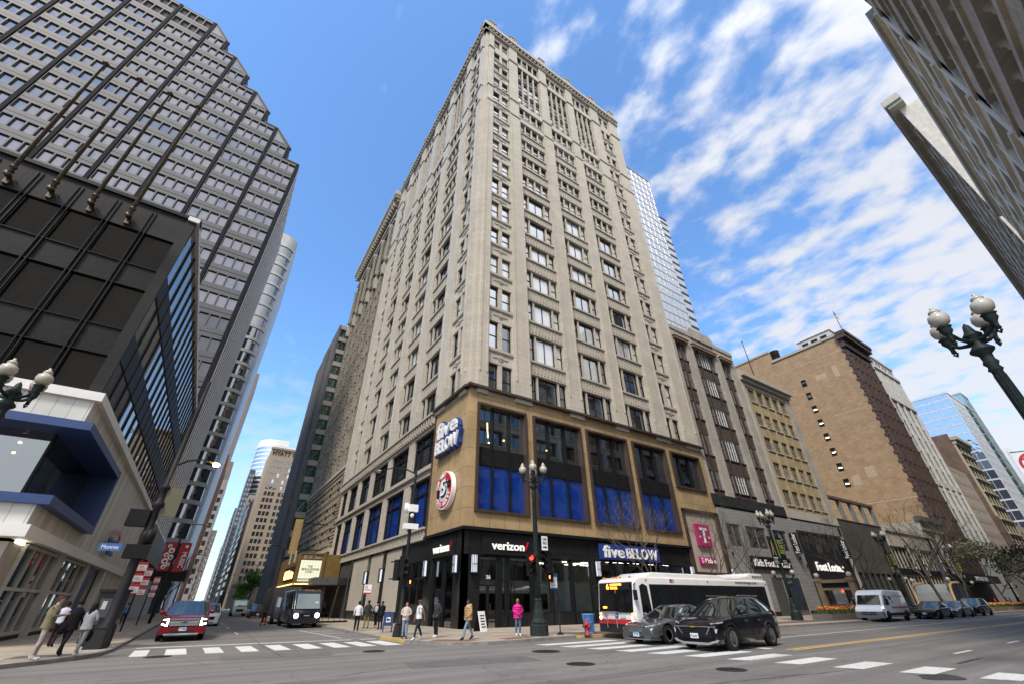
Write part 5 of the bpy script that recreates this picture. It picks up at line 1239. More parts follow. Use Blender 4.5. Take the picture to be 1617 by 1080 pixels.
for x, s, lab, z0_, z1_ in ((112.6, 'JDSPORTS.COM', 'tall black banner with white downward JDSPORTS.COM lettering', 5.0, 11.2), (98.6, 'METROPOLIS', 'dark upright banner with grey letters, first on the dark glass shop', 5.6, 9.4), (103.4, 'UP IN AZ', 'dark upright banner with white letters, middle of the dark glass shop', 4.6, 9.6), (118.2, 'OFF 5TH', 'dark upright OFF 5TH banner by the cream pilaster', 6.0, 10.6)):
    sign('banner', lab, 'banner', FB2, [('cloth', lambda mb: mb.fb(FB2, x-.7, x+.7, z0_, z1_, .3, .36, SBK)), ('letters', lambda mb: vtxt(mb, s, FB2, x, z0_+.3, z1_-.3, .8, .36, .03, SW, False))], (x, z0_, 0))
sign('shop_canopy', 'long black canopy lettered OFF 5TH beyond the jd banner', 'canopy', FRN, [('canopy', lambda mb: mb.fb(FRN, 115.4, 139, 4.2, 5.5, 0, 2.4, SBK)), ('letters', lambda mb: txt(mb, 'SAKS OFF 5TH', FRN, 122, 130, 4.5, 5.2, 2.4, .08, SW, .02))], (127, 4.2, 0))
# theatre marquee
MQ = surf('marquee_gold', (.20, .125, .035), .45, metal=.3, var=.15); MQL = emit('marquee_board', (.85, .84, .62), .42); BULB = emit('bulb', (1, .62, .22), 7)
FM = FW_(62.0); FMS = FN_(9.4)
mq = thing('theatre_marquee', 'gold theatre marquee with a lit letter board and a row of bulbs underneath', 'marquee', (12, 64, 3.7))
mb = MB(); mb.box(9.4, 14.6, 62.0, 79.5, 3.75, 7.0, MQ); mb.box(9.4, 14.6, 62.0, 79.5, 3.55, 3.74, surf('marquee_soffit', (.1, .07, .03), .6)); mb.fb(FM, 9.55, 12.6, 6.95, 7.1, -.2, .12, MQ)
for u in (9.4, 12.35): mb.fb(FM, u, u+.2, 3.8, 7, 0, .15, MQ)
mb.build('body', mq)
mb = MB(); mb.fb(FM, 9.75, 12.2, 3.95, 6.25, 0, .04, MQL)
for k in range(1, 7): mb.fb(FM, 9.75+.35*k, 9.76+.35*k, 3.95, 6.25, .04, .05, BLK)
for k in range(1, 8): mb.fb(FM, 9.75, 12.2, 3.95+.29*k, 3.96+.29*k, .04, .052, BLK)
mb.build('letter_board', mq)
mb = MB()
for s, a, b, z in (('THE', 10.65, 11.2, 5.45), ('SIMON & GARFUNKEL', 9.95, 12.1, 5.15), ('STORY', 10.5, 11.35, 4.85), ('BROADWAYINCHICAGO', 9.8, 12.1, 4.05)): txt(mb, s, FM, a, b, z, z+.22, .05, .02, SBK, .03)
mb.build('board_letters', mq)
mb = MB(); txt(mb, 'CIBC Theatre', FM, 10.45, 12.1, 6.42, 6.78, .02, .05, CREAM, .01); disc(mb, FM, 10.15, 6.62, .1, .2, .02, .06, CREAM, 16); mb.build('name_letters', mq)
mb = MB(); mb.fb(FMS, 63, 70.5, 4.0, 5.7, 0, .06, SBK); mb.build('side_panel', mq)
mb = MB(); txt(mb, 'CIBC Theatre', FMS, 70, 63.4, 4.3, 5.3, .06, .06, emit('orange_letter', (1, .55, .12), 3), .04); mb.build('side_letters', mq)
mb = MB()
mb.box(9.3, 9.4, 62.5, 76, 3.6, 3.68, emit('tube_orange', (1, .55, .15), 2.5)); mb.build('light_strip', mq)
for k in range(14): mb = MB(); mb.ell((9.55+.21*k, 61.93, 3.66), (.05, .05, .05), BULB, 6, 4); mb.build('bulb', mq)
mb = MB()
for y in (64.5, 68.5): mb.box(9.3, 9.4, y, y+.6, 6.1, 7.5, CREAM)
mb.build('pylons', mq)
FHP = FW_(75.0)
sign('blade_sign', 'tall gold Hampton Inn blade sign above the marquee', 'sign', FHP, [('panel', lambda mb: (mb.fb(FHP, 9.7, 10.8, 8.0, 12.9, -.2, 0, GLD), mb.fb(FHP, 10.8, 14.6, 8.6, 8.75, -.15, -.05, BLK), mb.fb(FHP, 10.8, 14.6, 12.3, 12.45, -.15, -.05, BLK))), ('letters', lambda mb: vtxt(mb, 'Hampton Inn', FHP, 10.25, 8.3, 12.6, .6, 0, .03, CREAM, True, .0))], (10.2, 8, 0))
aw = thing('entrance_canopy', 'dark metal entrance canopy with angled front beside the marquee', 'canopy', (12.5, 57, 3.5))
mb = MB(); mb.prism([(10.9, 57.6), (11.4, 57.0), (13.4, 57.0), (14.7, 57.8), (14.7, 61), (10.9, 61)], 3.45, 4.2, surf('canopy_metal', (.07, .07, .075), .5, var=.2)); mb.build('canopy', aw)
# black canopy and banners on the left side of the left-hand street
cn = thing('street_canopy', 'flat black canopy reaching over the pavement at left', 'canopy', (-4.5, 72, 4.2))
mb = MB(); mb.box(-7.2, -1.9, 71, 74.5, 4.15, 5.25, SBK); mb.box(-2.0, -1.8, 70.9, 74.6, 4.1, 5.35, SBK); mb.build('canopy', cn)
# small wall signs, street name plates
FCO = FS_(-7.0)
sign('shop_sign', 'small dark blue script logo with a red swoosh on the striped store wall', 'sign', FCO, [('letters', lambda mb: (txt(mb, 'Capital', FCO, 45.4, 49.4, 5.55, 6.1, .1, .12, SBL, .02), txt(mb, 'One', FCO, 46.6, 49.2, 4.95, 5.45, .1, .12, SBL, .02))),
     ('swoosh', lambda mb: mb.fpoly(FCO, [(45.6, 6.25), (47.5, 6.75), (49.6, 6.8), (50.2, 6.3), (49.9, 5.9), (49.5, 6.5), (47.6, 6.5)], .1, .2, SRD))], (47, 5, 0))
WL_ = emit('sconce_light', (.80, .84, .95), .35)
def sconce(x, y, z, nx, ny, label):
    t = thing('wall_lantern', label, 'wall lamp', (x, y, z), rz=atan2(ny, nx)+pi/2, group='tall lanterns on the dark ground floor')
    mb = MB(); mb.box(-.2, .2, -.1, .02, -.02, 1.15, BLK); mb.box(-.22, .22, -.34, -.0, 1.1, 1.16, BLK); mb.box(-.22, .22, -.34, 0, -.04, .02, BLK)
    for q in (-.2, -.07, .07, .2): mb.box(q-.012, q+.012, -.33, -.3, 0, 1.12, BLK)
    mb.box(-.2, .2, -.34, -.3, .5, .54, BLK); mb.build('cage', t, True)
    mb = MB(); mb.box(-.17, .17, -.29, -.11, .03, 1.09, WL_); mb.build('lens', t, True)
for x, l in ((15.4, 'front of the corner pier'), (27.05, 'pier left of the blue fascia sign'), (39.5, 'pier right of the blue fascia sign'), (45.95, 'bronze strip by the pale stone bay')): sconce(x, Y0-.08 if x < 45 else Y0-.32, 3.3, 0, -1, 'tall barred lantern on the '+l)
for y, l in ((28.7, 'side of the corner pier'), (33.9, 'second dark pier of the side wall'), (44.6, 'dark strip between the first pale panels'), (49.6, 'dark strip between the farther pale panels')): sconce(X0-.12, y, 3.3, -1, 0, 'tall barred lantern on the '+l)
sign('street_number', 'white number 36 on the glass over the corner shop door', 'sign', FG1, [('digits', lambda mb: txt(mb, '36', FG1, 16.6, 16.95, 2.95, 3.2, -.1, .02, SW, .02))], (16.7, 2.95, 0))

# ================================================================ street lamps
LGR = surf('lamp_green_black', (.020, .028, .026), .5, var=.25, scale=8); ACR = surf('globe_glass', (.42, .38, .31), .25, var=.10, scale=4)
def globe(mb, c, s=.98):
    mb.lathe([(.09*s, 0), (.20*s, .10*s), (.235*s, .24*s), (.21*s, .36*s), (.13*s, .42*s), (.12*s, .46*s), (.14*s, .48*s), (.10*s, .55*s), (.04*s, .60*s), (.05*s, .64*s), (.001, .68*s)], ACR, c, 14)
def street_lamp(label, loc, rz, H=8.6, low=False, s=1.0):
    t = thing('street_lamp', label, 'street lamp', loc, rz, group='old four-globe street lamps')
    mb = MB(); mb.lathe([(.46, 0), (.46, .45), (.40, .5), (.42, .58), (.30, .75), (.27, 1.0), (.22, 1.15), (.19, 1.5), (.21, 1.55), (.17, 1.62)], LGR, (0, 0, 0), 8, sm=False); mb.box(-.5, .5, -.5, .5, -.08, .02, KERB); mb.build('base', t, True)
    mb = MB(); mb.lathe([(.15, 1.6), (.135, 3), (.11, H-2.1), (.15, H-2.05), (.11, H-1.95), (.16, H-1.85), (.12, H-1.75), (.13, H-1.6), (.24, H-1.5), (.25, H-1.45), (.13, H-1.3), (.12, H-1.15), (.2, H-1.05), (.2, H-1.0), (.12, H-.9), (.07, H-.7), (.001, H-.6)], LGR, (0, 0, 0), 14)
    for k in range(10): a = 2*pi*k/10; mb.tube([(cos(a)*.14, sin(a)*.14, 1.7), (cos(a)*.112, sin(a)*.112, H-2.2)], .012, LGR, 4)
    mb.build('post', t, True)
    for k in range(4):
        a = pi/4+pi/2*k; r = .62
        P = [(0, 0, H-1.15), (cos(a)*.2, sin(a)*.2, H-1.2), (cos(a)*.42, sin(a)*.42, H-1.12), (cos(a)*r, sin(a)*r, H-.95)]
        mb = MB(); mb.tube(P, [.07, .06, .05, .06], LGR, 8); c = (cos(a)*r, sin(a)*r, H-.98)
        mb.lathe([(.03, -.22), (.06, -.2), (.05, -.1), (.07, 0), (.14, .12), (.13, .22), (.17, .25), (.10, .3)], LGR, c, 12); mb.tube([(cos(a)*.55, sin(a)*.55, H-1.2), (cos(a)*.6, sin(a)*.6, H-1.3), (cos(a)*.66, sin(a)*.66, H-1.22)], .03, LGR, 6); mb.build('arm', t, True)
        mb = MB(); globe(mb, (c[0], c[1], c[2]+.28)); mb.build('globe', t, True)
    if low:
        for sgn in (-1, 1):
            mb = MB(); mb.tube([(0, sgn*.1, 3.1), (0, sgn*.45, 3.0), (0, sgn*.75, 3.2)], .05, LGR, 8); mb.lathe([(.05, 3.15), (.12, 3.3), (.1, 3.36)], LGR, (0, sgn*.75, 0), 10); mb.build('low_arm', t, True)
            mb = MB(); mb.ell((0, sgn*.75, 3.53), (.2, .2, .2), ACR, 14, 10); mb.build('low_globe', t, True)
    return t
street_lamp('dark green four-globe lamp post on the corner pavement beside the pink coated figure', (14.85, 19.85, CURB), radians(8), 8.7)
l2 = street_lamp('four-globe lamp post with two banners in front of the grey siding shop', (42.7, 21.0, CURB), radians(8), 8.8, True)
l3 = dup(l2, (69.2, 21.2, CURB), radians(8), 'four-globe lamp post with banners before the olive panelled wall', 'old four-globe street lamps')
l4 = dup(l2, (95.5, 21.4, CURB), radians(8), 'third bannered four-globe lamp post along the right-hand street', 'old four-globe street lamps')
l5 = dup(l2, (122, 21.6, CURB), radians(8), 'fourth bannered four-globe lamp post, near the OFF 5TH canopy', 'old four-globe street lamps')
l6 = dup(l2, (149, 21.8, CURB), radians(8), 'farthest bannered four-globe lamp post along the right-hand street', 'old four-globe street lamps')
street_lamp('near four-globe lamp post cut by the right edge of the view', (15.9, .85, CURB), radians(12), 8.6)
street_lamp('near four-globe lamp post head at the left edge before the blue framed bay', (-7.1, 19.55, CURB), radians(20), 8.6)
YG = surf('banner_yellow_green', (.30, .36, .04), .7, var=.2, scale=9)
for i, x in enumerate((42.7, 69.2, 95.5, 122, 149)):
    y = 21.0+.2*i
    for sgn, nm, lab in ((-1, 'left', 'gold figure'), (1, 'right', 'yellow green lettering')):
        FB = Fr((x+sgn*.2, y-.15, 0), (1, 0, 0), (-.25, -.97, 0))
        a, b = (sgn*.05, sgn*1.0); a, b = min(a, b), max(a, b)
        def cloth(mb): mb.fb(FB, a, b, 4.2, 6.5, -.02, .02, SBK)
        def art(mb):
            if sgn < 0:
                mb.fpoly(FB, [(a+.2, 5.0), (a+.35, 5.7), (a+.42, 6.15), (a+.58, 6.15), (a+.62, 5.7), (a+.8, 4.95), (a+.66, 4.95), (a+.5, 5.6), (a+.33, 4.95)], .02, .035, GLD)
                mb.fb(FB, a+.1, b-.1, 4.72, 4.8, .02, .03, SW)
            else:
                for k, s in enumerate(('BACK', 'TO THE', 'STAGE')): txt(mb, s, FB, a+.1, b-.1, 5.95-.42*k, 6.3-.42*k, .02, .02, YG, .03)
            for k in range(3): mb.fb(FB, a+.12, b-.12-.08*k, 4.32+.12*k, 4.36+.12*k, .02, .03, SW)
        sign('street_banner', '%s hung on the %s four-globe lamp post' % ('black banner with %s' % lab, ('first', 'second', 'third', 'fourth', 'farthest')[i]), 'banner', FB, [('cloth', cloth), ('print', art)], ((a+b)/2, 4.2, 0), 'theatre banners on the lamp posts')
GREY = surf('galvanised', (.35, .35, .34), .5, metal=.3); BLUS = surf('street_blue', (.03, .10, .30), .45)
def bracketed(t, z): pass
# one-way sign and signals on the corner lamp post
FO = FW_(19.55)
sign('road_sign', 'white ONE WAY sign with an arrow on the corner lamp post', 'road sign', FO, [('plate', lambda mb: mb.fb(FO, 15.02, 15.42, 3.95, 4.65, 0, .02, SW)), ('letters', lambda mb: (txt(mb, 'ONE', FO, 15.08, 15.36, 4.42, 4.58, .02, .01, SBK, .02), txt(mb, 'WAY', FO, 15.08, 15.36, 4.22, 4.38, .02, .01, SBK, .02), mb.fpoly(FO, [(15.08, 4.07), (15.25, 4.07), (15.25, 4.02), (15.37, 4.1), (15.25, 4.18), (15.25, 4.13), (15.08, 4.13)], .02, .03, SBK)))], (15.2, 3.95, 0))
SGB = surf('signal_black', (.012, .012, .013), .5); RED = emit('red_lamp', (1, .02, .01), 6); OFFG = surf('dark_lens', (.01, .015, .01), .2)
ORH = emit('orange_hand', (1, .12, .02), 6)
def signal(label, loc, rz, lit=True, ped=False, h=1.0):
    t = thing('traffic_light' if not ped else 'pedestrian_signal', label, 'traffic light', loc, rz, group=None)
    if ped:
        mb = MB(); mb.box(-.22, .22, -.1, .12, 0, .42, SGB); mb.box(-.24, .24, -.28, -.08, .40, .43, SGB); mb.box(.1, .5, -.03, .03, .3, .36, SGB); mb.build('housing', t, True)
        mb = MB(); mb.box(-.06, .0, -.115, -.1, .15, .30, ORH); mb.build('hand', t, True); return t
    mb = MB(); mb.box(-.17, .17, -.12, .12, 0, 1.02, SGB)
    for k in range(3):
        n = 10; z = .17+.34*k
        P = []; 
        for q in (-.12, -.36):
            for j in range(n+1): a = pi*j/n; P.append((cos(a)*.15, q, z+sin(a)*.15))
        mb.add(P, [(j, j+1, n+2+j, n+1+j) for j in range(n)], SGB)
    mb.box(.1, .5, -.03, .03, .9, .96, SGB); mb.box(.1, .5, -.03, .03, .06, .12, SGB); mb.build('housing', t, True)
    for k in range(3):
        mb = MB(); mb.lathe([(.001, -.135), (.125, -.13), (.13, -.11)], RED if (k == 2 and lit) else OFFG, (0, 0, .17+.34*k), 14, axis=1); mb.build('lens', t, True)
    return t
signal('red traffic light on the left of the corner lamp post', (14.35, 19.75, 2.72), 0)
signal('side-facing traffic light on the right of the corner lamp post', (15.55, 19.8, 2.95), radians(-75), False)
signal('orange hand pedestrian signal on the corner lamp post', (15.45, 19.6, 2.45), 0, ped=True)
# tall slim signal and light pole on the left-street corner
DPK = surf('pole_dark_grey', (.018, .018, .02), .5, var=.2)
pl = thing('signal_pole', 'slim dark light pole with white boxes on the corner pavement by the blue windows', 'light pole', (9.32, 24.6, CURB))
mb = MB(); mb.lathe([(.2, 0), (.2, .5), (.11, .6), (.1, 4), (.07, 8.4), (.001, 8.7)], DPK, (0, 0, 0), 12); mb.build('pole', pl, True)
mb = MB(); mb.tube([(0, 0, 8.3), (-.35, .9, 8.75), (-.9, 2.0, 9.0), (-1.3, 2.9, 9.0)], [.05, .045, .04, .035], DPK, 8); mb.build('arm', pl, True)
mb = MB(); mb.ell((-1.42, 3.15, 8.97), (.16, .35, .09), GREY, 10, 6); mb.build('lamp_head', pl, True)
mb = MB(); mb.box(-.42, .42, -.2, .12, 5.1, 5.4, SW); mb.build('equipment_box', pl, True)
mb = MB(); mb.box(-.3, .3, -.22, .1, 6.05, 6.45, SW); mb.lathe([(.12, 6.0), (.12, 6.5)], SW, (-.38, -.05, 0), 10); mb.ell((0, -.1, 5.85), (.12, .12, .12), SW, 10, 8); mb.build('equipment_box', pl, True)
signal('dark unlit traffic light facing down the side street on the slim pole', (9.0, 24.4, 2.75), radians(80), False)
signal('unlit traffic light on the left of the slim pole', (8.9, 24.75, 2.6), radians(120), False)
signal('orange hand pedestrian signal on the slim pole by the black bin', (9.55, 24.3, 2.3), radians(-10), ped=True)
# heavy pole on the left corner with its lit street light
pl = thing('signal_pole', 'thick dark pole on the left corner carrying a lit street light and black boxes', 'light pole', (-2.72, 26.0, CURB))
mb = MB(); mb.lathe([(.32, 0), (.32, .7), (.2, .85), (.17, 4), (.2, 4.05), (.2, 4.3), (.16, 4.35), (.15, 5.3), (.24, 5.4), (.24, 5.55), (.15, 5.65), (.14, 6.15), (.2, 6.2), (.2, 6.35), (.13, 6.4), (.11, 10), (.08, 12)], DPK, (0, 0, 0), 14); mb.build('pole', pl, True)
mb = MB(); mb.tube([(0, 0, 7.3), (.4, .3, 7.7), (.9, .7, 7.95), (1.45, 1.2, 8.02)], [.05, .045, .04, .035], DPK, 8); mb.build('arm', pl, True)
mb = MB(); mb.ell((1.6, 1.3, 8.0), (.28, .22, .08), GREY, 12, 6); mb.ell((1.62, 1.2, 7.90), (.16, .15, .09), emit('sodium_lamp', (1, .5, .10), 120), 10, 6); mb.build('lamp_head', pl, True)
mb = MB(); mb.box(-.9, -.15, -.25, .2, 4.5, 5.2, SGB); mb.build('signal_box', pl, True)
mb = MB(); mb.box(-.5, .35, -.3, .2, 3.2, 3.75, SGB); mb.lathe([(.2, 3.8), (.22, 4.1), (.2, 4.4)], SGB, (.15, 0, 0), 10); mb.build('signal_box', pl, True)
mb = MB(); mb.box(.1, .8, -.05, 0, 5.0, 6.3, surf('olive_plate', (.10, .095, .05), .6)); mb.build('plate', pl, True)
FQ = FW_(25.8)
sign('street_name_plate', 'small blue street name plate on the left corner pole', 'sign', FQ, [('plate', lambda mb: mb.fb(FQ, -4.1, -3.35, 3.55, 3.85, 0, .03, BLUS)), ('letters', lambda mb: txt(mb, 'Monroe', FQ, -4.02, -3.45, 3.63, 3.78, .03, .01, SW, .0))], (-3.7, 3.5, 0))
# ---- kiosk, bins, box, hydrant
ki = thing('phone_kiosk', 'black upright payphone kiosk beside the thick pole on the left pavement', 'kiosk', (-3.05, 27.2, CURB), radians(-20))
mb = MB(); mb.box(-.4, .4, -.35, .35, 0, 1.95, surf('kiosk_black', (.015, .015, .016), .3, var=.2)); mb.box(-.45, .45, -.4, .4, 1.95, 2.05, BLK); mb.build('body', ki, True)
mb = MB(); mb.box(-.25, .25, -.38, -.35, 1.0, 1.7, surf('kiosk_panel', (.05, .055, .06), .3)); mb.box(-.12, .05, -.4, -.38, 1.3, 1.6, GREY); mb.build('panel', ki, True)
def bin_(label, loc, rz, m, w=.3, h=.62, name='litter_bin'):
    t = thing(name, label, 'bin', loc, rz); mb = MB(); a = w*1.0; b = w*.8
    mb.hexa([(-a, -a, 0), (a, -a, 0), (a, a, 0), (-a, a, 0), (-b, -b, h), (b, -b, h), (b, b, h), (-b, b, h)], m); mb.build('body', t, True)
    mb = MB(); mb.box(-b*.9, b*.9, -b*.9, b*.9, h, h+.05, BLK); mb.build('lid', t, True); return t
bin_('squat black box bin with tapered sides at the corner beside the two waiting pedestrians', (9.1, 24.0, CURB), radians(15), surf('box_dark_brown', (.03, .027, .025), .6), .23, .5)
bin_('dark square box with a chrome handle frame at the foot of the kiosk', (-2.75, 25.2, CURB), radians(-15), surf('box_black', (.02, .02, .022), .5), .3, .62)
mx_ = thing('mailbox', 'blue round-topped mail box on four legs on the corner pavement', 'mail box', (9.95, 28.2, CURB), radians(-18))
mb = MB(); P = [(-.3, .3), (.3, .3)]; n = 10
out = [(-.29, .32), (-.29, .82)]+[(-.29*cos(pi*k/n), .82+.2*sin(pi*k/n)) for k in range(1, n)]+[(.29, .82), (.29, .32)]
UB = surf('postal_blue', (.018, .045, .13), .4, var=.1)
mb.fpoly(Fr((0, 0, 0), (1, 0, 0), (0, -1, 0)), out, -.25, .25, UB); mb.build('body', mx_, True)
for a in (-.25, .25):
    for b in (-.2, .2): mb = MB(); mb.box(a-.035, a+.035, b-.035, b+.035, 0, .33, UB); mb.build('leg', mx_, True)
mb = MB(); mb.box(-.12, .12, -.262, -.25, .5, .74, SW); mb.fpoly(Fr((0, -.262, 0), (1, 0, 0), (0, -1, 0)), [(-.09, .56), (.07, .56), (.1, .66), (-.02, .68), (-.1, .72)], 0, .006, UB); mb.box(-.302, -.29, -.14, .14, .45, .78, SW); mb.build('emblem', mx_, True)
hy_ = thing('fire_hydrant', 'red fire hydrant by the kerb in front of the blue litter bin', 'hydrant', (17.05, 18.75, CURB))
HR = surf('hydrant_red', (.26, .02, .022), .5, var=.2, scale=9)
mb = MB(); mb.lathe([(.17, 0), (.17, .04), (.11, .06), (.11, .42), (.15, .44), (.15, .48), (.12, .5), (.1, .58), (.04, .63), (.04, .68), (.001, .68)], HR, (0, 0, 0), 14); mb.build('barrel', hy_, True)
for s in (-1, 1): mb = MB(); mb.lathe([(.06, .08*s), (.06, .16*s), (.08, .17*s), (.08, .22*s)], HR, (0, 0, .4), 10, axis=0); mb.build('side_nozzle', hy_, True)
mb = MB(); mb.lathe([(.07, -.2), (.07, -.08)], HR, (0, 0, .36), 10, axis=1); mb.build('front_nozzle', hy_, True)
BB = surf('bin_sky_blue', (.10, .27, .62), .5, var=.1)
bb_ = thing('litter_bin', 'light blue slatted litter bin flaring at the rim behind the red hydrant', 'bin', (18.35, 20.0, CURB))
mb = MB(); mb.lathe([(.22, .02), (.24, .5), (.27, .75)], surf('bin_liner', (.05, .12, .28), .6), (0, 0, 0), 20)
for k in range(20): a = 2*pi*k/20; mb.tube([(cos(a)*.25, sin(a)*.25, 0), (cos(a)*.27, sin(a)*.27, .55), (cos(a)*.34, sin(a)*.34, .86)], .018, BB, 4)
mb.build('slats', bb_, True)
mb = MB()
for r, z in ((.25, .03), (.27, .5), (.34, .86)):
    mb.tube([(cos(2*pi*k/24)*r, sin(2*pi*k/24)*r, z) for k in range(25)], .022, BB, 6, cap=False)
mb.build('hoops', bb_, True)
bs = thing('bus_stop_sign', 'bus stop post with a blue and white timetable panel', 'bus stop', (16.4, 20.1, CURB))
mb = MB(); mb.lathe([(.2, 0), (.14, .05), (.05, .12), (.03, .2), (.03, 2.75)], DPK, (0, 0, 0), 10); mb.build('post', bs, True)
mb = MB(); mb.box(-.5, -.04, -.03, 0, 2.05, 2.78, SW); mb.box(-.51, -.03, -.036, -.03, 2.6, 2.78, surf('transit_blue', (.05, .16, .5), .5)); mb.box(-.51, -.03, -.036, -.03, 2.05, 2.12, surf('transit_blue', (.05, .16, .5), .5))
for k in range(5): mb.box(-.46, -.1-.04*(k % 3), -.034, -.03, 2.2+.07*k, 2.22+.07*k, SBK)
mb.build('panel', bs, True)
mb = MB(); F = Fr((0, -.036, 0), (1, 0, 0), (0, -1, 0)); txt(mb, 'Bus Stop', F, -.45, -.1, 2.65, 2.73, 0, .005, SW, 0); mb.build('letters', bs, True)
nps = thing('parking_sign', 'no parking sign on a black post on the left-street pavement', 'road sign', (9.35, 32.2, CURB))
mb = MB(); mb.lathe([(.04, 0), (.03, 2.6)], DPK, (0, 0, 0), 8); mb.build('post', nps, True)
mb = MB(); mb.box(.05, .55, -.03, 0, 2.0, 2.55, SW); mb.box(.05, .55, -.034, -.03, 2.0, 2.08, SRD); disc(mb, Fr((0, -.03, 0), (1, 0, 0), (0, -1, 0)), .2, 2.4, .05, .085, 0, .006, SRD, 16); mb.build('plate', nps, True)
mb = MB(); F = Fr((0, -.036, 0), (1, 0, 0), (0, -1, 0)); txt(mb, 'NO PARKING', F, .1, .5, 2.2, 2.28, 0, .004, SRD, 0); mb.build('letters', nps, True)
for i, (x, y, s) in enumerate(((-3.4, 34.5, 0), (-3.5, 40.5, 1), (-3.6, 52, 2))):
    t = thing('parking_sign', ('nearest', 'second', 'farthest')[i]+' tall post of stacked red and white parking signs on the left pavement', 'road sign', (x, y, CURB), group='stacked parking signs along the left pavement')
    mb = MB(); mb.lathe([(.05, 0), (.035, 3.6)], DPK, (0, 0, 0), 8); mb.build('post', t, True)
    for k in range(3):
        mb = MB(); z = 2.0+.56*k; mb.box(.04, .48, -.03, 0, z, z+.5, SW); mb.box(.04, .48, -.034, -.03, z+.36, z+.5, SRD); mb.box(.04, .48, -.034, -.03, z, z+.06, SRD)
        for q in range(3): mb.box(.09, .42-.06*q, -.034, -.03, z+.12+.07*q, z+.145+.07*q, SRD)
        mb.build('plate', t, True)
# no turn sign at the right edge
nt_ = thing('no_turn_sign', 'square white no left turn sign at the right edge of the view', 'road sign', (18.2, 1.42, 4.3), radians(0))
F = Fr((0, 0, 0), (.45, -.89, 0), (-.89, -.45, 0))
mb = MB(); mb.fb(F, -.38, .38, 0, .76, -.01, .01, SW); mb.tube([(0, 0, .5), (-1.6, -.4, .5)], .03, DPK, 6); mb.build('plate', nt_, True)
mb = MB(); disc(mb, F, 0, .38, .25, .31, .01, .02, SRD, 28); mb.fpoly(F, [(-.2, .58), (-.24, .54), (.2, .17), (.24, .21)], .02, .026, SRD)
mb.fpoly(F, [(.05, .2), (.11, .2), (.11, .46), (-.06, .46), (-.06, .53), (-.18, .43), (-.06, .33), (-.06, .4), (.05, .4)], .011, .018, SBK); mb.fb(F, -.36, .36, .02, .04, .01, .016, SBK); mb.fb(F, -.36, .36, .72, .74, .01, .016, SBK); mb.build('symbol', nt_, True)
# red banners on a pole at left
bp = thing('banner_pole', 'dark street pole holding two red banners at left', 'pole', (-3.0, 56.5, CURB))
mb = MB(); mb.lathe([(.14, 0), (.1, 1), (.07, 8.5)], DPK, (0, 0, 0), 10); mb.build('pole', bp, True)
mb = MB(); mb.tube([(0, 0, 8.2), (.7, .3, 8.7), (1.6, .6, 8.75)], .04, DPK, 6); mb.ell((1.8, .65, 8.72), (.3, .15, .08), GREY, 8, 5); mb.build('arm', bp, True)
FBN = FW_(56.2); BRD = surf('banner_red', (.36, .02, .03), .7, var=.1)
def mus(mb): vtxt(mb, 'MUSIC', FBN, -2.2, 4.7, 6.1, .42, .03, .02, SW, False, .03); disc(mb, FBN, -2.2, 6.6, .05, .14, .03, .05, SW, 16)
sign('street_banner', 'red MUSIC banner on the right of the dark banner pole', 'banner', FBN, [('cloth', lambda mb: mb.fb(FBN, -2.75, -1.85, 4.35, 6.95, 0, .03, BRD)), ('letters', mus)], (-2.3, 4.3, 0))
def dots(mb):
    for u, v, r in ((-3.6, 6.6, .17), (-3.35, 6.2, .24), (-3.65, 5.8, .2), (-3.25, 5.6, .22), (-3.6, 5.25, .26), (-3.25, 4.95, .16), (-3.55, 4.75, .19)):
        disc(mb, FBN, u, v, .001, r, .03, .04, SW, 16); disc(mb, FBN, u+.02, v-.03, .001, r*.5, .04, .05, surf('portrait_brown', (.12, .07, .05), .8), 12); 
sign('street_banner', 'red banner of round white portraits on the left of the dark banner pole', 'banner', FBN, [('cloth', lambda mb: mb.fb(FBN, -3.95, -3.05, 4.4, 6.95, 0, .03, BRD)), ('portraits', dots)], (-3.5, 4.3, 0))
# sandwich board
sbd = thing('sandwich_board', 'white sandwich board on the pavement by the corner shop door', 'sandwich board', (14.6, 25.3, CURB), radians(20))
for s, nm in ((-1, 'front_leaf'), (1, 'back_leaf')):
    mb = MB(); mb.hexa([(-.3, s*.3, 0), (.3, s*.3, 0), (.3, s*.26, 0), (-.3, s*.26, 0), (-.3, s*.04, 1.0), (.3, s*.04, 1.0), (.3, s*.0, 1.0), (-.3, s*.0, 1.0)], SW if s < 0 else BLK); mb.build(nm, sbd, True)
mb = MB()
for k in range(5): z = .2+.14*k; y = -.305+.26*z; mb.box(-.2, .2-.05*(k % 2), y-.008, y+.002, z, z+.05, SBK)
mb.build('print', sbd, True)
# subway portals
BRP = surf('portal_brown', (.20, .135, .07), .55, var=.15)
po1 = thing('subway_portal', 'brown subway stair portal with a white globe on each post', 'subway entrance', (54.5, 22, CURB))
for yy in (-1.5, 1.5): mb = MB(); mb.box(-.25, .25, yy-.25, yy+.25, 0, 3.3, BRP); mb.box(-.33, .33, yy-.33, yy+.33, 3.1, 3.4, BRP); mb.build('post', po1, True); mb = MB(); mb.ell((0, yy, 3.65), (.26, .26, .26), ACR, 14, 10); mb.build('globe', po1, True)
mb = MB(); mb.box(-.2, .2, -1.25, 1.25, 2.95, 3.25, BRP); mb.box(-.18, .18, -1.25, 1.25, 2.3, 2.5, BRP); mb.box(-.04, .04, -1.25, 1.25, 2.5, 2.95, BLK); mb.box(0, 6, 1.5, 1.6, .0, 1.1, BRP); mb.box(0, 6, -1.6, -1.5, 0, 1.1, BRP); mb.build('lintel', po1, True)
mb = MB(); mb.lathe([(.001, -.26), (.1, -.25), (.1, -.2)], RED, (0, -.5, 2.2), 12, axis=0); mb.build('red_light', po1, True)
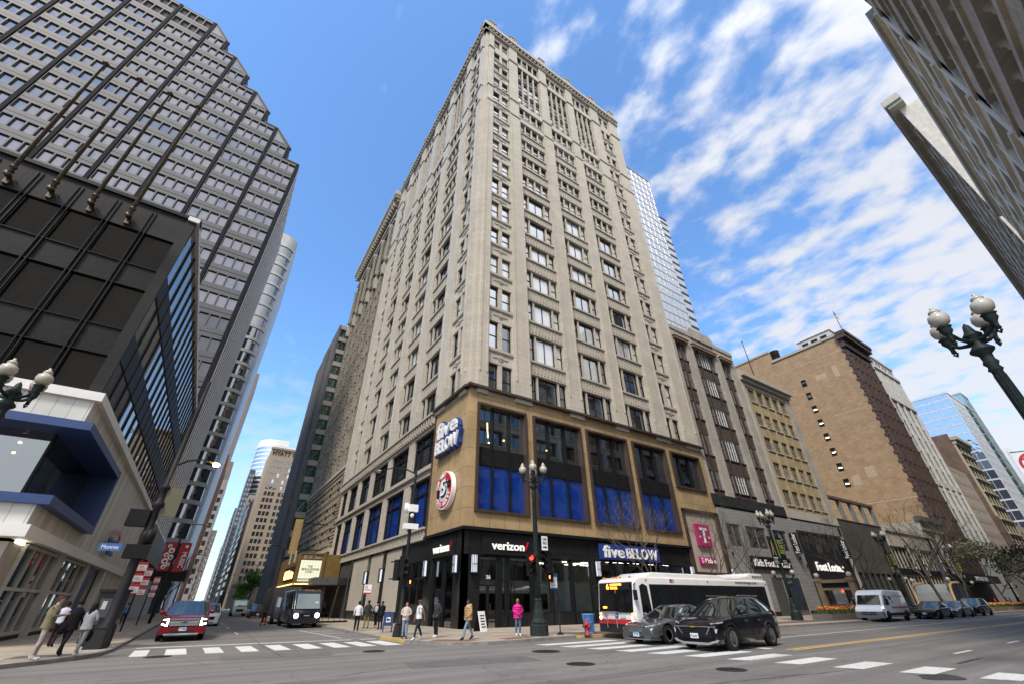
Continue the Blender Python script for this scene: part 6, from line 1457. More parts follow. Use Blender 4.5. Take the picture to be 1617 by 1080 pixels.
po2 = thing('subway_canopy', 'curved tan-ribbed subway canopy with a grey slatted roof', 'subway entrance', (82, 22, CURB))
TRB = surf('rib_tan', (.42, .27, .13), .5)
for yy in (-1.9, 1.9):
    mb = MB(); mb.tube([(-.9, yy, .4), (-.3, yy, 1.1), (0, yy, 2.2), (.5, yy, 3.0), (1.6, yy, 3.3), (4, yy, 3.35)], .16, TRB, 8); mb.build('rib', po2, True)
    mb = MB(); mb.ell((1.0, yy, 3.7), (.26, .26, .26), ACR, 14, 10); mb.build('globe', po2, True)
prof = [(-.8, .5), (-.25, 1.15), (.05, 2.2), (.55, 2.95), (1.6, 3.2), (6, 3.25)]
mb = MB(); mb.grid([[(x, -1.8, z) for x, z in prof], [(x, 1.8, z) for x, z in prof]], surf('slat_grey', (.22, .24, .23), .5, var=.2, scale=9), False)
for k in range(14): x = -.7+.13*k; 
mb.build('roof', po2, True)
mb = MB(); mb.box(0, 6, 1.7, 1.8, 0, 3.1, GST); mb.box(0, 6, -1.8, -1.7, 0, 3.1, GST); mb.build('side_glass', po2, True)
# planters with tulips
FLG = surf('tulip_leaf', (.05, .10, .025), .8, var=.3, scale=8)
random.seed(5)
for i, (x0_, x1_, y0_, y1_, lab) in enumerate(((45.3, 51.5, 19.4, 21.0, 'nearest raised bed of orange and yellow tulips left of the subway portal'), (96, 103, 19.8, 21.4, 'raised tulip bed beyond the curved subway canopy'), (106, 118, 19.8, 21.4, 'long raised tulip bed further along the pavement'), (124, 140, 20, 21.6, 'farthest raised tulip bed along the pavement'))):
    t = thing('planter', lab, 'planter', (x0_, y0_, CURB), group='tulip beds along the kerb')
    mb = MB(); mb.box(0, x1_-x0_, 0, y1_-y0_, 0, .42, surf('planter_stone', (.17, .14, .12), .8)); mb.build('kerb_box', t, True)
    for nm, cc in (('leaves', None),):
        mb = MB()
        for k in range(int((x1_-x0_)*60)):
            px, py = random.random()*(x1_-x0_), random.random()*(y1_-y0_); h = .25+random.random()*.2; a = random.random()*6.28; w_ = .05
            mb.add([(px-w_*cos(a), py-w_*sin(a), .4), (px+w_*cos(a), py+w_*sin(a), .4), (px+.12*sin(a), py+.12*cos(a), .42+h)], [(0, 1, 2)], FLG)
        o = mb.build('leaves', t, True); o['kind'] = 'stuff'
    mb = MB()
    for k in range(int((x1_-x0_)*22)):
        px, py = random.random()*(x1_-x0_), random.random()*(y1_-y0_); z = .72+random.random()*.2
        m = random.choice((emit('x', (0, 0, 0), 0) if False else surf('tulip_orange', (.75, .16, .02), .6), surf('tulip_yellow', (.75, .42, .03), .6), surf('tulip_red', (.45, .04, .03), .6)))
        mb.ell((px, py, z), (.06, .06, .09), m, 6, 4)
    o = mb.build('blooms', t, True); o['kind'] = 'stuff'
# rooftop details
t = thing('roof_flagpole', 'rooftop pole with a small striped flag on the red brown front', 'flagpole', (134.9, 28.6, 63.2)); mb = MB(); mb.tube([(0, 0, 0), (0, 0, 11.5)], [.12, .05], DPK, 6); mb.build('pole', t, True)
mb = MB()
for k in range(5): mb.box(.1, 2.4, -.03, .03, 9.2+.38*k, 9.58+.38*k, SRD if k % 2 == 0 else SW)
mb.box(.1, 1.1, -.05, .05, 10.2, 11.1, SBL); mb.build('flag', t, True)
t = thing('roof_pole', 'bare thin pole on the yellow building roof', 'flagpole', (72.8, 30, 33)); mb = MB(); mb.tube([(0, 0, 0), (0, 0, 10)], [.1, .05], BLK, 6); mb.ell((0, 0, 10.1), (.12, .12, .12), BLK, 8, 6); mb.build('pole', t, True)
t = thing('water_tank', 'small dark drum on the roof of the big brick block', 'tank', (128, 45, 64)); mb = MB(); mb.lathe([(1.2, 0), (1.2, 2.6), (1.35, 2.7), (.2, 3.1)], surf('tank_dark', (.06, .055, .05), .7), (0, 0, 0), 14); mb.build('drum', t, True); mb = MB(); mb.lathe([(.8, -2), (.8, 0)], BLK, (0, 0, 0), 8); mb.build('stand', t, True)
# cafe rail and cones
t = thing('cafe_rail', 'low black railing round pavement seating near the canopy', 'railing', (9.6, 46, CURB))
mb = MB(); mb.box(0, 2.6, 0, .05, .75, .8, BLK); mb.box(0, .05, 0, 7, .75, .8, BLK); mb.box(-.1, 2.7, -.1, .1, 0, .14, BLK); mb.box(-.1, .1, -.1, 7, 0, .14, BLK)
for k in range(6): mb.box(.5*k, .5*k+.04, 0, .04, 0, .8, BLK)
for k in range(12): mb.box(0, .04, .6*k, .6*k+.04, 0, .8, BLK)
mb.build('rails', t, True)
t = thing('traffic_cone', 'orange traffic cone beside the man in the roadway', 'traffic cone', (6.15, 52, 0)); OC = surf('cone_orange', (.75, .12, .02), .6)
mb = MB(); mb.box(-.2, .2, -.2, .2, 0, .04, OC); mb.lathe([(.15, .04), (.1, .35), (.09, .4), (.03, .72)], OC, (0, 0, 0), 12); mb.build('cone', t, True); mb = MB(); mb.lathe([(.105, .33), (.085, .46)], SW, (0, 0, 0), 12); mb.build('band', t, True)
# trestle signs, posts on the left pavement
t = thing('bike_rack', 'pair of leaning black hoops at the left kerb beyond the kiosk', 'bike rack', (-3.2, 29.5, CURB))
for s in (0, .9): mb = MB(); mb.tube([(0, s, 0), (0, s, .85), (.1, s+.3, .95), (.2, s+.55, .85), (.2, s+.55, 0)], .035, BLK, 8); mb.build('hoop', t, True)
# ================================================================ vehicles (local: +x forward, wheels on z = 0)
TYRE = surf('tyre_rubber', (.016, .016, .017), .85, var=.2, scale=10); RIMM = surf('alloy_rim', (.42, .42, .44), .35, metal=.4, var=.1); CHR = surf('chrome', (.62, .62, .64), .12, metal=1, var=.02)
CGL = glass('car_glass', col=(.012, .014, .014), refl=.18, wave=.0, tint=(.85, .95, .92)); HLG = emit('headlight_on', (1, .95, .82), 9); HLC = surf('headlight_clear', (.55, .55, .52), .1, var=.05)
AMB = surf('amber_lens', (.75, .22, .02), .2); TRIM = surf('plastic_trim', (.025, .025, .027), .7); PLT = surf('plate_white', (.68, .70, .70), .5)
def paint(name, col, metal=.35): return surf(name, col, .28, metal=metal, var=.03, coat=1.0)
def wheel(t, x, y, r, side, w=.23, spokes=5):
    o = MB(); c = (x, 0, r); y0, y1 = (y-w, y) if side > 0 else (y, y+w)
    yo, yi = (y, y-w) if side > 0 else (y, y+w)
    s = side
    o.lathe([(r*.62, yo-s*.02), (r*.66, yo), (r*.95, yo-s*.012), (r, yo-s*.05), (r, yi+s*.03), (r*.9, yi), (.02, yi)], TYRE, c, 28, axis=1)
    wo = o.build('wheel', t, True); o = MB()
    o.lathe([(.001, yo-s*.05), (r*.16, yo-s*.045), (r*.15, yo-s*.07), (.001, yo-s*.071)], RIMM, c, 16, axis=1)
    o.lathe([(r*.56, yo-s*.02), (r*.64, yo-s*.012), (r*.64, yo-s*.03), (r*.58, yo-s*.12)], RIMM, c, 28, axis=1)
    o.lathe([(.001, yo-s*.14), (r*.6, yo-s*.14)], BLK, c, 20, axis=1)
    for k in range(spokes):
        a = 2*pi*k/spokes+.3
        for d in (-.12, .12):
            a1, a2 = a+d, a+d*.5
            P = [(c[0]+cos(q)*rr, yy, c[2]+sin(q)*rr) for yy in (yo-s*.035, yo-s*.08) for q, rr in ((a1-.09, r*.12), (a1+.09, r*.12), (a2+.06, r*.6), (a2-.06, r*.6))]
            o.hexa(P, RIMM)
    o.build('rim', wo, True)
def interp(T, x):
    if x <= T[0][0]: return T[0][1]
    for (a, p), (b, q) in zip(T, T[1:]):
        if x <= b: return p+(q-p)*(x-a)/(b-a)
    return T[-1][1]
def car(name, label, cat, loc, rz, L, Wd, H, pm, top, belt, gh, axles, wr=.35, zb=.22, lower=None, style='suv', plate='', lit=False, grp=None, hwf=None, spokes=5, arch=None):
    t = thing(name, label, cat, loc, rz, grp)
    h = Wd/2; R = wr+.06
    xs = set([-L/2, -L/2+.04, -L/2+.14, -L/2+.35, L/2, L/2-.04, L/2-.14, L/2-.35])
    for i in range(13): xs.add(round(-L/2+.35+(L-.7)*i/12, 3))
    for a in axles:
        for k in range(9): xs.add(round(a+R*cos(pi*k/8), 4))
    xs = sorted(xs)
    def hw(x):
        e = (abs(x)-(L/2-.9))/.9
        return h*(1-.13*max(0, e)**2.2-(.05 if abs(x) > L/2-.02 else 0))
    rows = []
    for x in xs:
        w = hw(x); za = zb
        for a in axles:
            if abs(x-a) < R: za = max(za, wr+sqrt(R*R-(x-a)**2))
        zt = interp(top, x); e = max(0, (abs(x)-(L/2-.16))/.16); zt2 = zt-.05*e; zl = zb+.10*e
        za = max(za, zl); m1 = max(za+.015, zb+.16); bz = min(belt, zt2-.06); m2 = max(m1+.02, (belt+zb)*.52)
        m2 = min(m2, bz-.02)
        rows.append([(x, 0, zl), (x, w-.34, zl), (x, w-.33, za), (x, w*.965, za), (x, w*.99, m1), (x, w, max(m2, m1+.01)), (x, w*.985, max(bz, m1+.03)), (x, w*.94, max(zt2-.015, m1+.05)), (x, w*.6, zt2+.012), (x, 0, zt2+.03)])
    lm = lower or pm
    def mf(i, j): return TRIM if j < 3 else (lm if j == 3 else pm)
    mb = MB(); full = [r+[(p[0], -p[1], p[2]) for p in r[-2::-1]] for r in rows]
    n = len(rows[0])
    mb.grid(full, pm, True, lambda i, j: mf(i, min(j, 2*n-3-j)))
    for r in (full[0], full[-1]): mb.add(r, [tuple(range(len(r)))], pm)
    if lower:
        for a in axles:
            for s in (1, -1):
                P = []
                for k in range(13):
                    q = pi*k/12
                    for rr, yy in ((R-.01, 1.004), (R+.07, 1.004)): P.append((a+rr*cos(q), s*hw(a+rr*cos(q))*yy, wr+rr*sin(q)))
                mb.add(P, [(2*k, 2*k+1, 2*k+3, 2*k+2) for k in range(12)], lower)
    mb.build('body', t, True)
    cx_, wx, rx, bx, zr = gh['cowl'], gh['wtop'], gh['rtop'], gh['rbase'], H
    zc = interp(top, cx_)+.01; zq = interp(top, bx)+.01; wb = h*.93; wt = h*gh.get('tw', .74)
    def low(x): return (x, hw(x)*.94, interp(top, x)-.005)
    N_ = 8
    def sidepts(u):
        xl = bx+(cx_-bx)*u; xu = rx+(wx-rx)*u
        zup = zr-.035-.05*abs(2*u-1)**2.5*gh.get('rd', 1)
        return (xl, hw(xl)*.935, interp(top, xl)), (xu, wt-.02*abs(2*u-1)**2, zup)
    S = [sidepts(k/N_) for k in range(N_+1)]
    mb = MB(); rr = []
    for lo, up in S: rr.append([(up[0], up[1], up[2]), (up[0], up[1]*.93, up[2]+.035), (up[0], up[1]*.5, up[2]+.055), (up[0], 0, up[2]+.06)])
    mb.grid([r+[(p[0], -p[1], p[2]) for p in r[-2::-1]] for r in rr], gh.get('roof', pm), True); mb.build('roof', t, True)
    for s in (1, -1):
        mb = MB()
        mb.grid([[(p[0], s*p[1], p[2]) for p in (lo, ((lo[0]+up[0])/2, (lo[1]+up[1])/2+.02, (lo[2]+up[2])/2), up)] for lo, up in S], CGL, True); mb.build('side_windows', t, True)
        mb = MB()
        lo, up = S[-1]; mb.tube([(lo[0]+.02, s*lo[1], lo[2]), ((lo[0]+up[0])/2, s*((lo[1]+up[1])/2+.03), (lo[2]+up[2])/2+.02), (up[0], s*up[1], up[2]+.01)], .035, pm, 6)
        mb.tube([(u[0], s*(u[1]+.005), u[2]+.01) for l, u in S], .028, gh.get('rail', pm), 6)
        lo, up = S[0]; mb.tube([(lo[0], s*lo[1], lo[2]), (up[0], s*up[1], up[2])], .045, pm, 6)
        for f in gh.get('pillars', (.5,)):
            (a, b) = sidepts(f); mb.tube([(a[0], s*(a[1]+.012), a[2]), ((a[0]+b[0])/2, s*((a[1]+b[1])/2+.028), (a[2]+b[2])/2), (b[0], s*(b[1]+.005), b[2])], .03, BLK, 4)
        c0, c1 = sidepts(0), sidepts(gh.get('cp', .14))
        mb.add([(c0[0][0], s*(c0[0][1]+.012), c0[0][2]), (c1[0][0], s*(c1[0][1]+.012), c1[0][2]), (c1[1][0]+gh.get('cl', 0), s*(c1[1][1]+.01), c1[1][2]), (c0[1][0], s*(c0[1][1]+.01), c0[1][2])], [(0, 1, 2, 3)], pm)
        if gh.get('chrome'): mb.tube([(l[0], s*(l[1]+.02), l[2]+.012) for l, u in S[1:]], .012, CHR, 4)
        mb.build('window_frame', t, True)
    for nm, k in (('windshield', -1), ('rear_window', 0)):
        lo, up = S[k]; d = .10 if k else -.06; mb = MB(); G = []
        for j in range(9):
            v = -1+2*j/8; b = d*(1-v*v)
            G.append([(lo[0]+b, v*lo[1], lo[2]+.0), ((lo[0]+up[0])/2+b*.9, v*(lo[1]+up[1])/2, (lo[2]+up[2])/2+.02), (up[0]+b*.5, v*up[1], up[2]+.05*(1-v*v)+.02)])
        mb.grid(G, CGL, True); mb.build(nm, t, True)
    for a in axles:
        for s in (1, -1): wheel(t, a, s*(hw(a)-.005), wr, s, spokes=spokes)
    for s in (1, -1):
        mb = MB(); mb.ell((cx_-.35, s*(h+.10), interp(top, cx_-.35)+.12), (.07, .13, .09), pm, 10, 6); mb.tube([(cx_-.35, s*(h-.06), interp(top, cx_-.35)+.03), (cx_-.35, s*(h+.05), interp(top, cx_-.35)+.1)], .03, BLK, 6); mb.build('mirror', t, True)
        for xx in gh.get('handles', (.05, -.95)):
            mb = MB(); mb.box(xx-.10, xx+.10, s*(h*.985)-.02, s*(h*.985)+.03, belt-.12, belt-.085, pm if not gh.get('chrome') else CHR); mb.build('door_handle', t, True)
        mb = MB()
        for xx in (wx-.15, gh.get('door', -.45)): mb.box(xx-.006, xx+.006, s*h*1.0-.004, s*h*1.0+.004, zb+.2, belt-.03, BLK)
        mb.build('door_seam', t, True)
    return t, hw, S
def plate_(t, x, z, s, mm=PLT, w=.31, blue=False):
    mb = MB(); mb.box(x-.01, x+.012, -w/2, w/2, z-.075, z+.075, mm)
    if blue: mb.box(x+.011, x+.014, -w/2, w/2, z+.025, z+.075, surf('plate_blue', (.12, .35, .6), .5))
    mb.build('number_plate', t, True)
    F = Fr((x+.014, 0, z), (0, -1, 0), (1, 0, 0)); mb = MB(); txt(mb, s, F, w/2-.03, -w/2+.03, -.045, .03, 0, .004, SBK, .01); mb.build('plate_digits', t, True)
FXF = lambda x: Fr((x, 0, 0), (0, 1, 0), (1, 0, 0))
# red suv facing the viewer
RP = paint('red_paint', (.17, .006, .010))
t, hw, S = car('red_suv', 'dark red suv with lit headlights and chrome grille waiting at the left-street crosswalk', 'suv', (-.12, 32.15, 0), radians(-90), 5.3, 2.04, 1.74, RP,
    [(-2.65, 1.08), (.9, 1.1), (1.0, 1.1), (2.0, 1.08), (2.55, 1.0), (2.65, .95)], 1.02, dict(cowl=1.15, wtop=.45, rtop=-2.35, rbase=-2.6, tw=.80, pillars=(.3, .62), cp=.02, handles=(.2, -1.0), rail=CHR, door=-.6), (1.68, -1.45), .40, .28, spokes=6)
x = 2.66; F = FXF(x)
mb = MB(); mb.fb(F, -.62, .62, .62, .98, -.06, .012, BLK)
for z in (.66, .70, .74, .84, .9, .94): mb.fb(F, -.6, .6, z, z+.022, .01, .035, RIMM if z < .8 else CHR)
mb.fb(F, -.64, .64, .775, .825, .01, .05, CHR); mb.fpoly(F, [(-.13, .785), (-.03, .785), (-.03, .765), (.03, .765), (.03, .785), (.13, .785), (.16, .815), (.03, .815), (.03, .84), (-.03, .84), (-.03, .815), (-.16, .815)], .05, .065, SBK); mb.build('grille', t, True)
for s in (-1, 1):
    mb = MB(); mb.fpoly(F, [(s*.66, .98), (s*.9, .95), (s*.93, .66), (s*.66, .6)][::s], -.1, .02, TRIM); 
    for q in ([(s*.67, .955), (s*.9, .93), (s*.9, .895), (s*.67, .915)], [(s*.67, .955), (s*.71, .955), (s*.74, .68), (s*.68, .66)], [(s*.68, .70), (s*.93, .76), (s*.93, .71), (s*.68, .65)])[0 if False else 0:]: mb.fpoly(F, q[::s], .02, .04, HLG)
    mb.build('headlight', t, True)
mb = MB(); mb.fb(F, -.95, .95, .30, .60, -.2, .02, RP); mb.fb(F, -.72, .72, .28, .345, -.1, .07, CHR); mb.fb(F, -.5, .5, .36, .46, .015, .025, TRIM); mb.build('bumper', t, True); plate_(t, x+.03, .52, 'E 1786', blue=True)
for s in (-1, 1): mb = MB(); mb.tube([(-1.0, s*1.0, .36), (1.1, s*1.0, .36)], .05, CHR, 8); mb.build('side_step', t, True)
# black suv
BP_ = paint('black_paint', (.004, .004, .005), 0.1)
t, hw, S = car('black_suv', 'glossy black suv turning over the striped crosswalk in front of the grey sedan', 'suv', (18.15, 11.65, 0), radians(183), 4.8, 1.9, 1.66, BP_,
    [(-2.4, 1.10), (-1.9, 1.17), (-.6, 1.10), (.6, 1.05), (1.0, 1.04), (1.6, .99), (2.15, .91), (2.4, .80)], 1.0, dict(cowl=1.12, wtop=.12, rtop=-1.55, rbase=-2.3, tw=.72, rd=1.8, chrome=True, pillars=(.34, .66), cp=.10, handles=(.25, -.75), rail=CHR, cl=.25), (1.5, -1.38), .37, .24, spokes=6)
F = FXF(2.41); mb = MB(); mb.fb(F, -.66, .66, .40, .72, -.2, .012, BLK)
for z in (.44, .50, .56, .62): mb.fb(F, -.62, .62, z, z+.02, .01, .03, TRIM)
mb.fb(F, -.78, .78, .725, .755, -.05, .04, CHR)
for s in (-1, 1): mb.fpoly(F, [(s*.62, .725), (s*.68, .725), (s*.50, .50), (s*.46, .50)][::s], .0, .04, CHR)
mb.fpoly(F, [(-.11, .715), (-.03, .715), (-.03, .70), (.03, .70), (.03, .715), (.11, .715), (.13, .75), (.03, .75), (.03, .765), (-.03, .765), (-.03, .75), (-.13, .75)], .04, .055, surf('gold_badge', (.55, .36, .08), .3, metal=.8)); mb.build('grille', t, True)
for s in (-1, 1):
    mb = MB(); mb.hexa([(2.33, s*.66, .80), (2.2, s*.87, .83), (1.95, s*.93, .86), (2.3, s*.66, .79), (2.36, s*.66, .84), (2.22, s*.88, .87), (1.95, s*.935, .89), (2.3, s*.66, .85)], HLC); mb.fpoly(Fr((2.36, 0, 0), (0, 1, 0), (1, 0, 0)), [(s*.70, .52), (s*.84, .56), (s*.86, .68), (s*.76, .66)][::s], -.1, .02, HLC); mb.build('headlight', t, True)
mb = MB(); mb.fb(F, -.7, .7, .22, .40, -.2, .03, BP_); mb.fpoly(F, [(-.8, .28), (-.5, .20), (.5, .20), (.8, .28), (.86, .36), (.5, .27), (-.5, .27), (-.86, .36)], -.1, .06, surf('silver_skid', (.5, .5, .5), .35, metal=.7)); mb.build('bumper', t, True); plate_(t, 2.46, .46, 'F2645')
for s in (-1, 1): mb = MB(); mb.tube([(-1.6, s*.66, 1.70), (.0, s*.66, 1.715)], .018, CHR, 6); mb.build('roof_rail', t, True)
for s in (-1, 1): mb = MB(); mb.hexa([(-2.42, s*.5, .98), (-2.36, s*.88, 1.0), (-2.1, s*.93, 1.05), (-2.4, s*.5, .98), (-2.42, s*.5, 1.06), (-2.36, s*.88, 1.08), (-2.05, s*.93, 1.10), (-2.4, s*.5, 1.06)], surf('tail_red', (.3, .01, .01), .3)); mb.build('tail_light', t, True)
# grey sedan
GP = paint('grey_paint', (.10, .104, .112), .5)
sed, hw, S = car('grey_sedan', 'dark grey sedan with an oval chrome-edged grille behind the black suv', 'car', (18.6, 14.65, 0), radians(180), 4.95, 1.84, 1.40, GP,
    [(-2.47, .90), (-1.75, .94), (.6, .90), (1.4, .85), (2.1, .74), (2.47, .62)], .82, dict(cowl=.95, wtop=.15, rtop=-1.05, rbase=-1.85, tw=.70, pillars=(.46,), cp=.12, handles=(.1, -.85), rail=CHR, chrome=True, rd=2.2), (1.52, -1.30), .34, .19, spokes=7)
F = FXF(2.48); mb = MB(); mb.fpoly(F, [(-.36, .66), (.36, .66), (.30, .42), (-.30, .42)], -.1, .012, BLK)
for z in (.45, .49, .53, .57, .61): mb.fb(F, -.31, .31, z, z+.012, .01, .025, RIMM)
mb.fpoly(F, [(-.40, .68), (.40, .68), (.37, .64), (-.37, .64)], -.05, .04, CHR)
for s in (-1, 1): mb.fpoly(F, [(s*.40, .68), (s*.36, .66), (s*.29, .40), (s*.33, .40)][::s], 0, .04, CHR)
disc(mb, F, 0, .55, .05, .07, .02, .04, CHR, 18); mb.build('grille', sed, True)
for s in (-1, 1):
    mb = MB(); mb.hexa([(2.43, s*.44, .52), (2.30, s*.74, .54), (2.0, s*.86, .62), (2.3, s*.44, .55), (2.42, s*.44, .64), (2.28, s*.76, .69), (1.95, s*.87, .75), (2.3, s*.44, .66)], HLC); mb.build('headlight', sed, True)
    mb = MB(); mb.hexa([(2.30, s*.76, .60), (2.2, s*.80, .61), (2.0, s*.87, .65), (2.2, s*.76, .62), (2.29, s*.77, .67), (2.2, s*.81, .69), (1.98, s*.88, .73), (2.2, s*.77, .67)], AMB); mb.build('turn_lamp', sed, True)
mb = MB(); mb.fb(F, -.78, .78, .2, .38, -.25, .03, GP); mb.fb(F, -.4, .4, .22, .30, .025, .035, TRIM); mb.fb(F, -.72, .72, .185, .205, -.1, .05, CHR); mb.build('bumper', sed, True); plate_(sed, 2.53, .36, 'Z7 86', blue=True)
# parked row on the right, and small cars up the left street
def simple(name, label, cat, loc, rz, pm, kind, grp=None, lit=False):
    if kind == 'sedan': a = (4.8, 1.82, 1.38, pm, [(-2.4, .90), (-1.7, .92), (.6, .88), (1.4, .84), (2.1, .74), (2.4, .62)], .82, dict(cowl=.95, wtop=.15, rtop=-1.0, rbase=-1.8, tw=.72, pillars=(.46,), cp=.1, rd=2), (1.5, -1.3), .33, .19)
    else: a = (4.7, 1.86, 1.62, pm, [(-2.35, 1.05), (.6, 1.0), (1.5, .96), (2.15, .88), (2.35, .78)], .94, dict(cowl=.95, wtop=.2, rtop=-1.85, rbase=-2.25, tw=.76, pillars=(.34, .66), cp=.05), (1.45, -1.35), .35, .22)
    t, hw, S = car(name, label, cat, loc, rz, *a, grp=grp); xf = a[0]/2+.01; F = FXF(xf); zt = a[4][-1][1]
    mb = MB(); mb.fb(F, -.5, .5, zt-.32, zt-.06, -.1, .012, BLK); mb.fb(F, -.52, .52, zt-.09, zt-.06, 0, .03, CHR); mb.build('grille', t, True)
    for s in (-1, 1): mb = MB(); mb.hexa([(xf-.05, s*.52, zt-.2), (xf-.2, s*.8, zt-.18), (xf-.4, s*.84, zt-.1), (xf-.15, s*.52, zt-.18), (xf-.06, s*.52, zt-.06), (xf-.22, s*.8, zt-.03), (xf-.42, s*.86, zt+.02), (xf-.15, s*.52, zt-.05)], HLG if lit else HLC); mb.build('headlight', t, True)
    mb = MB(); mb.fb(F, -.8, .8, .2, .4, -.3, .03, pm); mb.fb(F, -.5, .5, .22, .3, .025, .035, TRIM); mb.build('bumper', t, True); plate_(t, xf+.04, .44, 'K 402'); return t
simple('parked_car', 'black parked car directly behind the white postal van', 'car', (58.6, 16.35, 0), pi, BP_, 'sedan')
simple('parked_car', 'silver grey parked car second behind the postal van', 'car', (65.3, 16.4, 0), pi, paint('silver_paint', (.20, .20, .205), .7), 'sedan')
simple('parked_car', 'dark blue black parked car at the end of the row by the curved canopy', 'car', (72.4, 16.5, 0), pi, paint('navy_paint', (.012, .016, .026), .4), 'suv')
simple('parked_car', 'dark suv parked at the kerb far up the left-hand street', 'suv', (7.4, 73.5, 0), radians(-90), paint('charcoal_paint', (.03, .03, .035), .5), 'suv')
simple('white_suv', 'white suv half hidden behind the red suv', 'suv', (1.3, 50.5, 0), radians(-90), paint('white_car_paint', (.62, .62, .62), 0), 'suv')
simple('far_car', 'small pale car far up the middle of the left-hand street', 'car', (3.6, 112, 0), radians(-90), paint('silver_paint', (.20, .20, .205), .7), 'sedan')
simple('far_car', 'small dark car farther still up the left-hand street', 'car', (1.6, 135, 0), radians(-90), paint('charcoal_paint', (.03, .03, .035), .5), 'sedan')
# boxy vehicles
import bmesh
def rbox(name, t, prof, hwid, m, bev=.08, seg=3, m2=None, y0=None):
    """side profile (x, z) extruded across the width, with rounded edges"""
    bm = bmesh.new(); n = len(prof); a, b = (-hwid, hwid) if y0 is None else y0
    v = [bm.verts.new((x, a, z)) for x, z in prof]+[bm.verts.new((x, b, z)) for x, z in prof]
    bm.faces.new(v[:n][::-1]); bm.faces.new(v[n:])
    for i in range(n): bm.faces.new((v[i], v[(i+1) % n], v[n+(i+1) % n], v[n+i]))
    bmesh.ops.recalc_face_normals(bm, faces=bm.faces)
    if bev: bmesh.ops.bevel(bm, geom=list(bm.edges), offset=bev, segments=seg, affect='EDGES', profile=.5)
    me = D.meshes.new(name); bm.to_mesh(me); bm.free(); me.materials.append(m)
    for p in me.polygons: p.use_smooth = True
    try: me.set_sharp_from_angle(angle=radians(35))
    except Exception: pass
    o = D.objects.new(name, me); COL.objects.link(o); o.parent = t; return o
# transit bus
BW_ = surf('bus_white', (.66, .65, .62), .35, var=.04, stain=.06, coat=.4); BGL = glass('bus_glass', col=(.008, .008, .009), refl=.06, wave=.03, graz=.5)
bus = thing('city_bus', 'white city bus with a red stripe at the kerb behind the grey sedan', 'bus', (23.9, 17.2, 0), pi)
LB2, HB2 = 6.15, 1.27
rbox('body', bus, [(-LB2, .35), (-LB2-.02, 2.5), (-LB2+.1, 2.62), (LB2-.5, 2.62), (LB2-.12, 2.5), (LB2+.06, 1.2), (LB2+.08, .9), (LB2, .3), (LB2-.2, .25)], HB2, BW_, .10)
rbox('roof_fairing', bus, [(-2.0, 2.55), (-1.7, 2.82), (4.4, 2.84), (5.1, 2.6)], 1.05, BW_, .06)
rbox('roof_unit', bus, [(-6.1, 2.55), (-6.05, 2.98), (-4.6, 3.0), (-4.3, 2.85), (-2.3, 2.66)], 1.1, BW_, .06)
mb = MB(); mb.box(-5.95, -4.85, 1.06, 1.11, 2.72, 2.88, BW_)
for k in range(6): mb.box(-5.9+.18*k, -5.8+.18*k, 1.08, 1.12, 2.74, 2.86, BLK)
mb.build('louvre', bus, True)
for k in range(4): mb = MB(); mb.box(1.6+.42*k, 1.9+.42*k, -.3, .3, 2.84, 2.86, BLK); mb.build('vent', bus, True)
FB_ = FXF(LB2+.02)
mb = MB(); mb.hexa([(LB2+.09, -1.12, 1.08), (LB2+.09, 1.12, 1.08), (LB2-.1, 1.12, 2.38), (LB2-.1, -1.12, 2.38), (LB2+.14, -1.1, 1.1), (LB2+.14, 1.1, 1.1), (LB2-.03, 1.1, 2.36), (LB2-.03, -1.1, 2.36)], BGL); mb.build('windshield', bus, True)
OL = emit('led_orange', (1, .28, .03), 5)
def inc(u, z): return LB2+.145-(z-1.1)*.135
mb = MB(); mb.hexa([(inc(0, 2.05)-.03, -1.0, 2.05), (inc(0, 2.05)-.03, 1.0, 2.05), (inc(0, 2.34)-.03, 1.0, 2.34), (inc(0, 2.34)-.03, -1.0, 2.34), (inc(0, 2.05)+.005, -1.0, 2.05), (inc(0, 2.05)+.005, 1.0, 2.05), (inc(0, 2.34)+.005, 1.0, 2.34), (inc(0, 2.34)+.005, -1.0, 2.34)], SBK); mb.build('destination_box', bus, True)
FD_ = Fr((inc(0, 2.2)+.012, 0, 0), (0, 1, 0), (1, 0, 0))
mb = MB(); txt(mb, '6', FD_, -.55, -.38, 2.07, 2.32, .0, .01, OL, .01); txt(mb, 'JACKSON PARK', FD_, -.28, .5, 2.21, 2.32, 0, .01, OL, 0); txt(mb, 'EXPRESS', FD_, -.28, .2, 2.07, 2.18, 0, .01, OL, 0); txt(mb, '1824', FD_, -.8, -.55, 1.25, 1.34, .12, .01, OL, 0); mb.build('destination_letters', bus, True)
mb = MB(); mb.fb(FB_, -1.2, 1.2, .62, .80, 0, .1, SRD); mb.build('red_stripe', bus, True)
mb = MB(); mb.fb(FB_, -1.22, 1.22, .26, .60, -.1, .09, TRIM); mb.build('bumper', bus, True)
for s in (-1, 1):
    mb = MB(); disc(mb, FB_, s*1.05, .86, .001, .075, .06, .1, HLG, 16); disc(mb, FB_, s*1.05, .86, .075, .10, .05, .11, CHR, 16); mb.build('headlight', bus, True)
    mb = MB(); disc(mb, FB_, s*1.07, 1.02, .001, .05, .05, .1, emit('amber_on', (1, .4, .05), 3), 14); mb.build('turn_lamp', bus, True)
mb = MB(); disc(mb, FB_, 0.02, .97, .001, .11, .06, .1, SBL, 20); txt(mb, 'cta', FB_, -.05, .09, .93, 1.0, .1, .01, SW, 0); txt(mb, '1824', FB_, -.85, -.6, .93, 1.02, .07, .02, SBK, 0); mb.build('emblem', bus, True); 
mb = MB(); mb.fb(FB_, .3, .6, .86, 1.0, .06, .1, surf('pale_green_plate', (.45, .6, .5), .5)); mb.build('number_plate', bus, True)
mb = MB()
